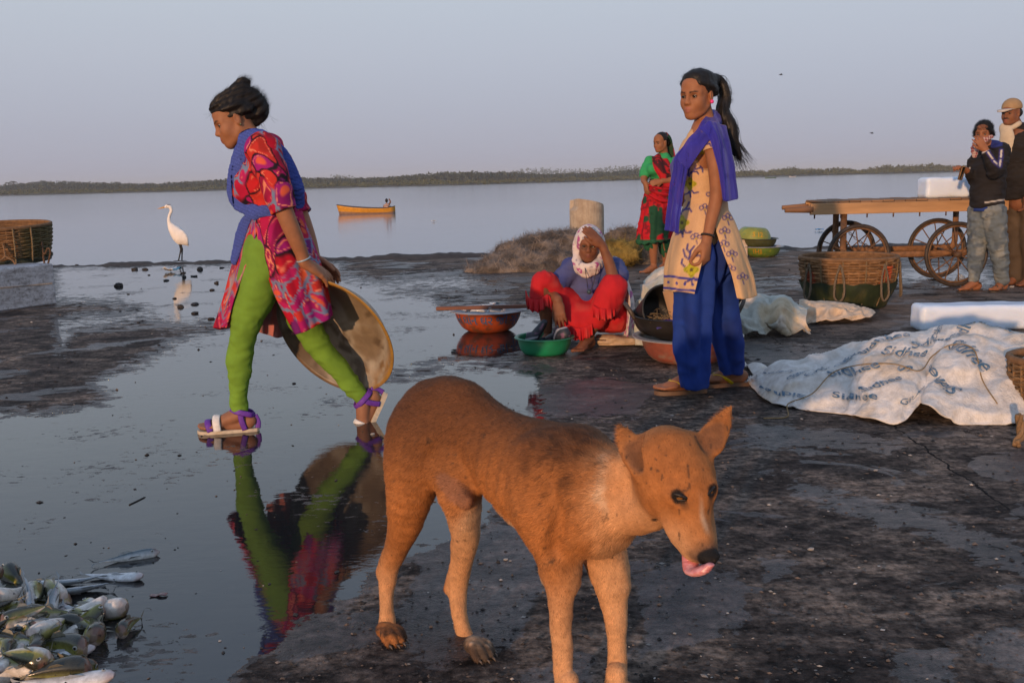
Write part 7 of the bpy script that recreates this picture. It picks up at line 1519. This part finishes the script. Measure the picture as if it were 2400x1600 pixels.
rw_ = SDF(); HRW = Frame(Q_(906,470), A(.3,1,0), A(0,0,1), .95); rw_.ell(HRW(0,0,0), (.10,.085,.125), R=HRW.R, tag='hd'); rw_.ch([Q_(906,478), Q_(906,484), Q_(906,494)], [.06,.15,.15], k=.05, tag='shirt', flat=(A(0,1,0),.7)); rw_.ch([Q_(911,480), Q_(915,473), Q_(912,467)], [.06,.045,.04], k=.02, tag='arm'); rw_.ch([Q_(901,481), Q_(899,488), Q_(901,493)], [.06,.05,.045], k=.02, tag='arm'); rw_.ch([Q_(908,495), Q_(914,486,-.1), Q_(916,494,-.1)], [.11,.09,.07], k=.03, tag='leg')
def rcol(P):
    c = np.broadcast_to(A(.16,.07,.04),P.shape); d1 = rw_.tagd('shirt',P); c = mix(c, mix(np.broadcast_to(A(.50,.36,.30),P.shape), A(.14,.04,.035), (np.mod(P[:,2]*11+P[:,0]*1.5,1) < .42)*1.0), sstep(.03,.01,d1)); c = mix(c, A(.012,.010,.010), sstep(.02,.0,rw_.tagd('hd',P))*(1.0)); return mix(c, A(.02,.022,.03), sstep(.02,.0,rw_.tagd('leg',P))*(d1 > .005))
rw_.build('body', .02, M_SKIN, rp, rcol).location = tuple(-ro)
# far boats
for lab, u, v, L_, col, h_ in (('small green boat far out near the mangroves', 1806,418,26,(.10,.16,.12),.5), ('tiny white boat furthest out near the mangroves', 1858,411,16,(.55,.55,.55),.4)):
    d_ = ray(u, v); tt = (SEA_Z-CAM_H)/d_[2]; yy_ = min(d_[1]*tt, 330.0); p = J(u, v, yy_); ln = L_*yy_/FPX; P = []
    mb = MB(); s_ = np.linspace(-1,1,9); G_ = np.array([[A(x*ln/2, q*.5*(1-x*x)**.5+.001*q, h_*(abs(q))*(.8+.5*x*x)) for q in np.linspace(-1,1,7)] for x in s_]); mb.sheet(G_, .06, np.broadcast_to(col, G_.shape)); o = mb.build('far_boat', M_BOAT); o.location = (p[0], yy_, SEA_Z-.1); tag(o, lab, 'boat')
# ------------------------------------------------------------------ fish
def fishmesh(name, L, hgt, wid, bend, kind, seed):
    n, m = 18, 14; s_ = np.linspace(0,1,n); r = np.random.default_rng(seed)
    if kind == 'slim': prof = np.sin(np.clip(s_*1.02,0,1)**.62*PI)**.75*(1-.55*s_)+.03
    else: prof = (np.sin(np.clip(s_,0,1)**.55*PI)**.6)*(1-.35*s_)+.04
    prof = prof/prof.max(); prof[0] = .18 if kind == 'slim' else .35; prof[-1] = .10
    V = np.zeros((n,m,3)); C = np.zeros((n,m,3)); a = np.arange(m)*2*PI/m
    for i in range(n):
        x = (s_[i]-.5)*L; z = np.sin(a)*hgt*.5*prof[i]; y = np.cos(a)*wid*.5*prof[i]; ang = bend*(s_[i]-.5); V[i] = np.stack([x+0*a, y+bend*.5*L*((s_[i]-.5)**2)*2, z], -1)
        up = np.sin(a)
        if kind == 'slim': c = mix(np.broadcast_to(A(.46,.48,.50),(m,3)), A(.07,.10,.12), sstep(.25,.6,up)); c = mix(c, A(.62,.62,.60), sstep(.0,.6,-up))
        elif kind == 'silver': c = mix(np.broadcast_to(A(.55,.56,.58),(m,3)), A(.24,.27,.30), sstep(.4,.8,up))
        else: c = mix(np.broadcast_to(A(.26,.25,.055),(m,3)), A(.030,.030,.020), sstep(.15,.65,up)); c = mix(c, A(.62,.57,.52), sstep(.05,.45,-up))
        C[i] = c
    C = C*(1+.22*fbm(V*60+seed,3,seed)[...,None]); C[:2] = mix(C[:2], A(.35,.16,.12), np.full(C[:2].shape[:2], .4))
    mb = MB(); mb.grid(V, C, closed_u=True)
    cap_ = V[0].mean(0)+A(-.003,0,0); mb.add(np.concatenate([V[0], cap_[None]]), None, [[i, (i+1)%m, m] for i in range(m)], C[0].mean(0)*.7)
    # tail fin, dorsal and side fins, eyes
    e = V[-1].mean(0); tl = L*.17; fc = C[8].mean(0)*.6
    for sg in (1,-1): mb.add([e+A(-.01*L,0,0), e+A(tl*.45,.002,sg*hgt*.12), e+A(tl,0,sg*hgt*.48), e+A(tl*.55,-.002,sg*hgt*.04)], [[0,1,2,3],[3,2,1,0]], None, fc)
    k = n//2; mb.add([V[k-2,m//4]-A(0,0,.002), V[k+3,m//4]-A(0,0,.002), V[k+2,m//4]+A(0,0,hgt*.18), V[k,m//4]+A(0,0,hgt*.22)], [[0,1,2,3],[3,2,1,0]], None, fc)
    for sg, ix in ((1,0),(-1,m//2)):
        mb.add([V[5,ix]-A(0,0,.002), V[7,ix]-A(0,0,hgt*.1), V[9,ix]+A(0,sg*wid*.22,-hgt*.18), V[8,ix]+A(0,sg*wid*.25,0)], [[0,1,2,3],[3,2,1,0]], None, fc)
        ex = V[2,(1 if sg > 0 else m//2-1)]; er = max(.0042, hgt*.10); aa = np.arange(8)*2*PI/8
        mb.add(np.concatenate([np.stack([ex[0]+er*np.cos(aa), ex[1]+0*aa+sg*.0012, ex[2]+er*np.sin(aa)],-1), [[ex[0],ex[1]+sg*.003,ex[2]]]]), None, [[i,(i+1)%8,8] if sg < 0 else [(i+1)%8,i,8] for i in range(8)], (.42,.42,.40)); mb.add(np.concatenate([np.stack([ex[0]+er*.55*np.cos(aa), ex[1]+0*aa+sg*.0028, ex[2]+er*.55*np.sin(aa)],-1), [[ex[0],ex[1]+sg*.0042,ex[2]]]]), None, [[i,(i+1)%8,8] if sg < 0 else [(i+1)%8,i,8] for i in range(8)], (.004,.004,.005))
    return mb.mesh(name, M_FISH)
m, t, b = nodes('fish_skin'); vc = t.nodes.new('ShaderNodeVertexColor'); vc.layer_name = 'Col'; v = coords(t); sp = noise(t, v, 90, 4, .6); q_ = mixc(t, 'MULTIPLY', 1.0, vc.outputs[0], ramp(t, sp, [(.3,(.72,.72,.70)),(.7,(1.15,1.15,1.15))]).outputs[0]); sp2 = noise(t, v, 45, 2); q2 = mixc(t, 'MIX', ramp(t, sp2, [(.70,(0,0,0)),(.73,(.8,.8,.8))]).outputs[0], q_, (.02,.015,.015)); t.links.new(q2, b.inputs['Base Color']); b.inputs['Roughness'].default_value = .20; b.inputs['Specular IOR Level'].default_value = .65; bump(t, b, noise(t, v, 260, 2), .15, .001); M_FISH = m
FM = {'puffer': [fishmesh('fish_a', .125, .062, .052, .25, 'fat', 1), fishmesh('fish_b', .115, .056, .048, -.5, 'fat', 2), fishmesh('fish_c', .135, .060, .050, .7, 'fat', 3)], 'slim': [fishmesh('fish_d', .165, .034, .024, .1, 'slim', 4), fishmesh('fish_e', .15, .032, .024, -.25, 'slim', 5)], 'silver': [fishmesh('fish_f', .125, .050, .020, .1, 'silver', 6), fishmesh('fish_g', .17, .038, .022, .15, 'silver', 7)]}
def fish(kind, i, u, v, z, yaw, roll=0.0, pitch=0.0, label=None, group=None, sc=1.0):
    o = bpy.data.objects.new('fish', FM[kind][i]); COL.objects.link(o); p = G(u, v, max(z-.006,.006)); o.location = tuple(p); o.rotation_euler = (roll, pitch, yaw); o.scale = (sc,)*3; return tag(o, label, 'fish', group)
R9 = math.radians
# loose fish at the edge of the heap
fish('slim',0,303,1305,.014,R9(205),R9(20),0,'dark blue fish lying alone in the puddle beyond the heap')
fish('silver',1,268,1352,.012,R9(172),R9(80),0,'long silver fish pointing away from the heap at its far edge')
fish('silver',1,152,1365,.016,R9(15),R9(75),0,'long silver fish across the far side of the heap')
fish('silver',0,196,1380,.018,R9(28),R9(65),0,'broad pale fish lying flat beside the silver ones', sc=1.0)
fish('puffer',1,297,1463,.024,R9(80),R9(15),0,'pinkish pale fish lying alone right of the heap', sc=.75)
fish('puffer',0,238,1428,.026,R9(175),R9(130),0,'pale bellied yellow fish at the right end of the heap', sc=1.05)
fish('puffer',2,185,1440,.028,R9(200),R9(120),0,'curled pale fish beside the yellow one in the heap', sc=1.0)
fish('puffer',0,222,1475,.026,R9(115),R9(40),0,'brown yellow fish with its head towards the camera', sc=1.0)
fish('silver',1,130,1535,.020,R9(195),R9(85),0,'long spotted silver fish on the near side of the heap', sc=1.0)
fish('silver',1,160,1595,.024,R9(186),R9(75),0,'large silver fish lowest in the picture, open mouthed', sc=1.15)
fish('puffer',1,120,1470,.055,R9(70),R9(160),0,'round pale fish staring from the middle of the heap', sc=.95)
fish('puffer',2,150,1510,.030,R9(170),R9(0),0,'dark brown fish lying across the front of the heap', sc=1.05)
fish('slim',1,75,1462,.062,R9(178),R9(30),0,'slim silver fish lying on top of the heap', sc=.9)
pr_ = np.random.default_rng(21); cnt = 0
for ring, (zz, nn_) in enumerate(((.018,40),(.042,26),(.066,12))):
    for k in range(nn_):
        for _ in range(40):
            u = pr_.uniform(-90, 205-55*ring); v = pr_.uniform(1345+22*ring, 1605-25*ring)
            if u < 215-.0*(v-1350)-(25 if v > 1520 else 0) and (v-1345 > (u-60)*.25): break
        kd = ('puffer','puffer','puffer','puffer','slim','silver')[pr_.integers(0,6)]; o = fish(kd, int(pr_.integers(0,len(FM[kd]))), u, v, zz+pr_.uniform(-.006,.008), pr_.uniform(0,2*PI), pr_.uniform(-2.4,2.4), pr_.uniform(-.3,.3), {'puffer':'olive backed fish with pale belly piled in the heap','slim':'slim blue backed fish piled in the heap','silver':'flat silver fish piled in the heap'}[kd], {'puffer':'olive fish in the heap','slim':'slim fish in the heap','silver':'silver fish in the heap'}[kd], pr_.uniform(.82,1.02))
# fish in the orange basin
for k in range(16):
    q = pr_.uniform(0,2*PI); r = .19*math.sqrt(pr_.random()); kd = ('silver','slim')[k%2]; o = bpy.data.objects.new('fish', FM[kd][k%len(FM[kd])]); COL.objects.link(o); o.location = (c1[0]+r*math.cos(q), c1[1]+r*math.sin(q)+.03, .150+.012*(k%3)); o.rotation_euler = (pr_.uniform(.6,1.6), 0, pr_.uniform(0,6.28)); o.scale = (.75,)*3; tag(o, 'small pale fish lying in the orange basin', 'fish', 'fish in the orange basin')
# ------------------------------------------------------------------ litter in the shallow water
M_STONE = vmat('muddy_stone', rough=.6, var=.4, vs=30, bs=90, bstr=.5, bdist=.01)
sm = []
for k in range(4):
    S_ = SDF(); S_.ell((0,0,0), (.05,.042,.036), k=.01); S_.ell((.025*math.cos(k),.02*math.sin(k*2),.012), (.03,.03,.028), k=.02); S_.disp = lambda P: .018*fbm(P*22+k*3, 4, k); V, Q = S_.extract(.010, 1); V[:,2] = np.maximum(V[:,2], -.02); sm.append(setmesh('mud_lump', V, Q, M_STONE, np.broadcast_to((.030,.024,.020), V.shape)))
for k, (u, v, sc_) in enumerate(((277,671,1.0),(457,714,1.1),(455,735,.9),(316,632,.9),(340,632,1.2),(430,640,.8),(431,650,.7),(456,648,1.0),(390,658,.8),(507,664,.7),(497,680,.8),(410,700,.6),(424,720,.6),(495,748,.9),(350,645,.5),(180,622,.5),(325,757,.5),(520,628,.8),(470,632,1.1),(300,690,.4))):
    o = bpy.data.objects.new('mud_lump', sm[k%4]); COL.objects.link(o); p = G(u, v); o.location = (p[0], p[1], .004); o.rotation_euler = (0,0,k*1.3); o.scale = (sc_*.80, sc_*.75, sc_*(.35+.4*(k%3 == 0))); tag(o, 'dark muddy lump standing in the shallow water near the egret', 'mud lump', 'mud lumps in the shallow water')
p = G(405,637); G_ = crg(np.array([[A(x*.10, y*.10, .02+.03*pr_.random()) for x in (-1,-.3,.3,1)] for y in (-1,0,1)]), 5); G_[...,2] += .02*fbm(G_*30,3,3); mb = MB(); mb.sheet(G_, .003, mix(np.broadcast_to(A(.62,.62,.62),G_.shape).reshape(-1,3), A(.02,.20,.32), (G_.reshape(-1,3)[:,0] > .04)*1.0).reshape(G_.shape)); o = mb.build('plastic_wrapper', vmat('wrapper', rough=.35, var=.1)); o.location = tuple(p); tag(o, 'crumpled white and blue plastic wrapper in the shallow water below the egret', 'wrapper')
p = G(320,1175); q = G(338,1166); mb = MB(); mb.tube(cr(np.array([G(303,1183), p, q])+A(0,0,.001), 4), [.003]*9, 5, col=(.02,.016,.013)); o = mb.build('twig', M_STONE); tag(o, 'short dark twig lying in the large puddle', 'twig')
p = G(372,1396); mb = MB(); G_ = crg(np.array([[A(x*.022, y*.008, .004+.003*math.sin(x*3)) for x in (-1,-.3,.3,1)] for y in (-1,0,1)]), 3); mb.sheet(G_, .002, np.broadcast_to((.16,.06,.06), G_.shape)); o = mb.build('fish_scrap', M_FISH); o.location = tuple(p); tag(o, 'reddish scrap of fish floating in the puddle right of the heap', 'fish scrap')
# clear cup by the cart wheel, white pebbles
m, t, b = nodes('clear_plastic'); b.inputs['Transmission Weight'].default_value = .85; b.inputs['Roughness'].default_value = .08; b.inputs['Base Color'].default_value = (.9,.93,.96,1); p = G(2241,664); mb = MB(); mb.lathe([(1e-4,.002),(.026,.002),(.027,.004),(.035,.085),(.038,.088),(.0365,.090),(.0335,.085),(.025,.006),(1e-4,.005)], 24); o = mb.build('plastic_cup', m); o.location = tuple(p); o.rotation_euler = (.25,.5,0); tag(o, 'clear plastic cup on the ground beside the cart wheel', 'cup')
for k, (u, v, sc_) in enumerate(((2052,1103,.25),(1185,1312,.22),(1900,1288,.3),(873,1018,.3),(2371,673,.7),(1196,1315,.12))):
    o = bpy.data.objects.new('pebble', setmesh('pebble', np.array([tuple(v_.co) for v_ in sm[0].vertices])*A(.9,.9,.6), np.array([tuple(f_.vertices) for f_ in sm[0].polygons]), M_STONE, np.broadcast_to((.34,.32,.30),(len(sm[0].vertices),3)))); COL.objects.link(o); p = G(u, v); o.location = (p[0],p[1],.002); o.scale = (sc_*.6,)*3; tag(o, ['pale pebble on the dark ground right of the dog head','pale pebble between the legs of the dog','pale chip on the ground far right of the dog muzzle','pale chip in the puddle under the rear heel of the walking girl','white pebble beside the sandal of the boy','tiny pale crumb beside the pebble under the dog'][k], 'pebble')
for lab, u, v, y_ in (('bird flying high over the standing girl', 1831, 176, 60.), ('bird flying low over the mangroves', 2044, 313, 60.)):
    p = J(u, v, y_); mb = MB(); mb.tube(np.array([A(-.10,0,0),A(0,0,.01),A(.10,0,0)]), [.008,.03,.008], 6, col=(.06,.06,.06))
    for sg in (-1,1): mb.sheet(np.array([[A(.04,sg*.02,.01), A(.0,sg*.15,.07), A(-.06,sg*.30,.03)],[A(-.05,sg*.02,.01), A(-.06,sg*.15,.06), A(-.08,sg*.30,.03)]]), .006, np.broadcast_to((.06,.06,.06),(2,3,3)))
    o = mb.build('bird', M_STONE); o.location = tuple(p); tag(o, lab, 'bird')
for lab, u, v, col in (('blue plastic scrap floating on the water left of the cart', 1920, 541, (.05,.25,.55)), ('white scrap floating on the water right of the yellow boat', 1017, 520, (.7,.7,.7))):
    d_ = ray(u, v); tt = (SEA_Z-CAM_H)/d_[2]; p = d_*tt; mb = MB(); G_ = crg(np.array([[A(x*.12, y*.08, .03+.04*((x+y)%2)) for x in (-1,0,1)] for y in (-1,0,1)]), 3); mb.sheet(G_, .006, np.broadcast_to(col, G_.shape)); o = mb.build('floating_scrap', M_SACK); o.location = (p[0], p[1], SEA_Z); tag(o, lab, 'scrap')
# ------------------------------------------------------------------ far shore: mangrove thicket, trees, palms
def shore_px(u): return np.interp(u, [-300,0,540,1080,1510,1900,2280,2700], [463.5,459,446,434,421.5,411.5,400.5,391])
def top_px(u): return np.interp(u, [-300,0,110,160,420,540,700,900,1080,1300,1500,1700,1800,1900,2000,2100,2280,2700], [433,439,442,437,435,424,420,418,415,411,402,395,390,384,383,377,371,362])
r = np.random.default_rng(9); YS = 345.0
def shore_pt(u, dy=0): d = ray(u, float(shore_px(u))); t_ = (SEA_Z-CAM_H)/d[2]; y = np.clip(d[1]*t_, 250, 420); return J(u, 400, y)*A(1,1,0)+A(0,0,SEA_Z)
M_LEAF = vmat('mangrove_leaf', rough=.8, var=.3, vs=.8, bs=3, bstr=0, spec=.2)
mbk = MB(); us = np.linspace(-350,2750,240); prof_ = []
for u in us:
    p = shore_pt(u); prof_.append([p+A(0,-2,-.3), p+A(0,0,.45), p+A(0,30,.8), p+A(0,400,1.0)])
mbk.grid(np.array(prof_).swapaxes(0,1), None); mbk.C = [np.broadcast_to((.055,.048,.034), mbk.V[0].shape)]; o = mbk.build('far_bank', mud); tag(o, kind='structure')
def leafmass(name, pts, rads, per, size, col, parent=None, var=.35, seed=1):
    """clumps of leaf-sized faces spread through each ball-shaped clump"""
    g = np.random.default_rng(seed); pts = np.asarray(pts); k = len(pts); n = k*per; idx = np.repeat(np.arange(k), per); d = g.standard_normal((n,3)); d /= np.linalg.norm(d,axis=1,keepdims=True); rr = g.random((n,1))**.4; P = pts[idx]+d*rr*np.asarray(rads)[idx]
    a = g.standard_normal((n,3)); a /= np.linalg.norm(a,axis=1,keepdims=True); b_ = np.cross(a, g.standard_normal((n,3))); b_ /= np.linalg.norm(b_,axis=1,keepdims=True); sz = size*(.5+g.random((n,1)))
    V = np.stack([P-a*sz, P+b_*sz*.5, P+a*sz, P-b_*sz*.5], 1).reshape(-1,3); Q = np.arange(4*n).reshape(-1,4); cl = (1+var*g.standard_normal((k,1)))[idx]*(1+.15*g.standard_normal((n,1))); C = np.repeat(np.clip(np.asarray(col)*cl, .004, 1), 4, 0)
    return mkobj(name, setmesh(name, V, Q, M_LEAF, C, smooth=False), parent)
pts = []; rd = []; gcol = []
for u in np.arange(-330, 2740, 3.2):
    sp = shore_pt(u); y = sp[1]; H = (float(shore_px(u))-float(top_px(u)))*y/FPX*(.62+.10*math.sin(u*.021)+.08*math.sin(u*.057+1)+.10*vnoise(A(u*.045,0,0)[None],3)[0])
    for kk in range(3):
        f = kk/2; h = H*(.40+.5*f)*(.85+.3*r.random()); pts.append(A(sp[0]+r.uniform(-1,1), y+1+14*f+r.uniform(0,6), SEA_Z+h*.55)); rd.append(A(1.3,2.5,max(.5,h*.5)))
far = leafmass('mangrove_thicket', pts, rd, 66, .38, (.095,.098,.045), var=.18, seed=5); tag(far, 'long low thicket of mangroves along the far shore', 'thicket', kind='stuff')
pts = []; rd = []
for u in np.arange(-330, 1500, 7):
    sp = shore_pt(u); y = sp[1]+120; H = 3.6+.9*math.sin(u*.013)+.9*r.random(); pts.append(A(sp[0]*y/sp[1], y, SEA_Z+H*.6)); rd.append(A(4,5,H*.5))
bk_ = leafmass('back_thicket', pts, rd, 200, .6, (.055,.066,.038), var=.15, seed=6); tag(bk_, 'hazy darker wood behind the mangroves at the left', 'wood', kind='stuff')
def tree(lab, u, vtop, hw_, y, seed, grp):
    g = np.random.default_rng(seed); pb = J(u, 440, y)*A(1,1,0)+A(0,0,SEA_Z); ht = J(u, vtop, y)[2]-SEA_Z; w_ = hw_*y/FPX; th_ = thing('tree', lab, 'tree', tuple(pb), grp)
    mb = MB(); mb.tube([A(0,0,0), A(.3,0,ht*.35), A(0,0,ht*.6)], [.5,.4,.25], 7, col=(.05,.04,.03)); 
    for q in range(4): mb.tube([A(.2,0,ht*.4), A(w_*.5*math.cos(q*1.6), w_*.4*math.sin(q*1.6), ht*.75)], [.2,.08], 5, col=(.05,.04,.03))
    mb.build('trunk', mud, th_); P = []; Rd = []
    for k in range(16): P.append(A(g.uniform(-1,1)*w_*.8, g.uniform(-1,1)*w_*.5, ht*(.45+.45*g.random()))); Rd.append(A(w_*.35, w_*.35, ht*.14))
    leafmass('crown', P, Rd, 240, w_*.045, (.040,.050,.030), th_, seed=seed+3); return th_
for k, (u, vt, hw_) in enumerate(((62,428,18),(80,425,16),(100,423,16),(112,424,11),(210,427,13),(240,427,14),(270,424,13),(170,434,9),(300,431,9))): tree(['broad hazy tree furthest left of the far clump','hazy tree second from the left in the far clump','hazy tree third from the left in the far clump','narrow hazy tree at the right end of the far clump','hazy tree left of the middle far trees','rounded hazy tree in the middle of the far trees','hazy tree right of the middle far trees','low hazy tree between the far clumps','low hazy tree right of all far trees'][k], u, vt, hw_, 620.0, 40+k, None)
def palm(lab, u, vt, y, seed):
    pb = J(u, 440, y)*A(1,1,0)+A(0,0,SEA_Z); ht = J(u, vt, y)[2]-SEA_Z; th_ = thing('palm_tree', lab, 'palm tree', tuple(pb)); mb = MB(); mb.tube([A(0,0,0), A(.4,0,ht*.5), A(.2,0,ht*.93)], [.45,.32,.26], 7, col=(.06,.05,.04)); mb.build('trunk', mud, th_); mb = MB(); g = np.random.default_rng(seed)
    for q in range(16):
        a_ = q*2*PI/16+g.random()*.3; d = A(math.cos(a_), math.sin(a_), 0); up = g.uniform(.1,.9); s_ = np.linspace(0,1,6)[:,None]; P = A(.2,0,ht*.93)+d*s_*ht*.34+A(0,0,1)*(up*s_-1.15*s_**2)*ht*.22; sd = np.cross(d, A(0,0,1))*ht*.035; mb.sheet(np.stack([P-sd*(1-s_*.8), P+A(0,0,.15), P+sd*(1-s_*.8)],1), .03, np.broadcast_to((.045,.055,.032),(6,3,3)))
    tag(mb.build('crown', M_LEAF, th_), kind=None)
palm('left of the two hazy palm trees on the far shore', 20, 427, 600., 3); palm('right of the two hazy palm trees on the far shore', 32, 424, 600., 4)
# low blue ridge of wood far behind
pts = [A(x, 1500+60*math.sin(x*.01), SEA_Z+6+4*math.sin(x*.013)+3*math.sin(x*.041)) for x in np.arange(-250,260,9.)]; o = leafmass('distant_wood', pts, [A(9,14,6)]*len(pts), 40, 2.2, (.045,.060,.035), seed=11); tag(o, 'faint bluish wood far beyond the mangroves near the centre', 'wood', kind='stuff')

# ------------------------------------------------------------------ grit, fish scales and crumbs of mud on the quay
g_ = np.random.default_rng(77); n_ = 5200; yv = 1.6/(1-g_.random(n_)*.86); yv = np.clip(yv, 1.5, 11); xv = (g_.random(n_)*1.15-.52)*yv; Pg = np.stack([xv, yv, 0*xv], -1); wg, dgp = wet_field(Pg); keep = (wg < -.3) | (g_.random(n_) < .10); Pg = Pg[keep]; n_ = len(Pg)
sz = .0022+.0042*g_.random(n_)**3; sz = sz*(.6+.25*Pg[:,1]); oc = np.array([[1,0,0],[-1,0,0],[0,1,0],[0,-1,0],[0,0,1],[0,0,-1]], float); ot = np.array([[0,2,4],[2,1,4],[1,3,4],[3,0,4],[2,0,5],[1,2,5],[3,1,5],[0,3,5]])
sc3 = np.stack([.6+1.2*g_.random(n_), .6+.8*g_.random(n_), .25+.5*g_.random(n_)], -1)*sz[:,None]; V = oc[None]*sc3[:,None,:]; an = g_.random(n_)*2*PI; ca, sa = np.cos(an)[:,None], np.sin(an)[:,None]; V = np.stack([V[...,0]*ca-V[...,1]*sa, V[...,0]*sa+V[...,1]*ca, V[...,2]+.25*sz[:,None]], -1)+Pg[:,None,:]
cg = np.where((g_.random(n_) < .045)[:,None], A(.34,.31,.28), np.where((g_.random(n_) < .4)[:,None], A(.13,.095,.072), A(.028,.023,.020)))*(1+.2*g_.standard_normal((n_,1))); T_i = (ot[None]+6*np.arange(n_)[:,None,None]).reshape(-1,3)
o = mkobj('grit', setmesh('grit', V.reshape(-1,3), T_i, M_STONE, np.repeat(np.clip(cg,.005,1), 6, 0), smooth=False)); tag(o, kind='stuff')
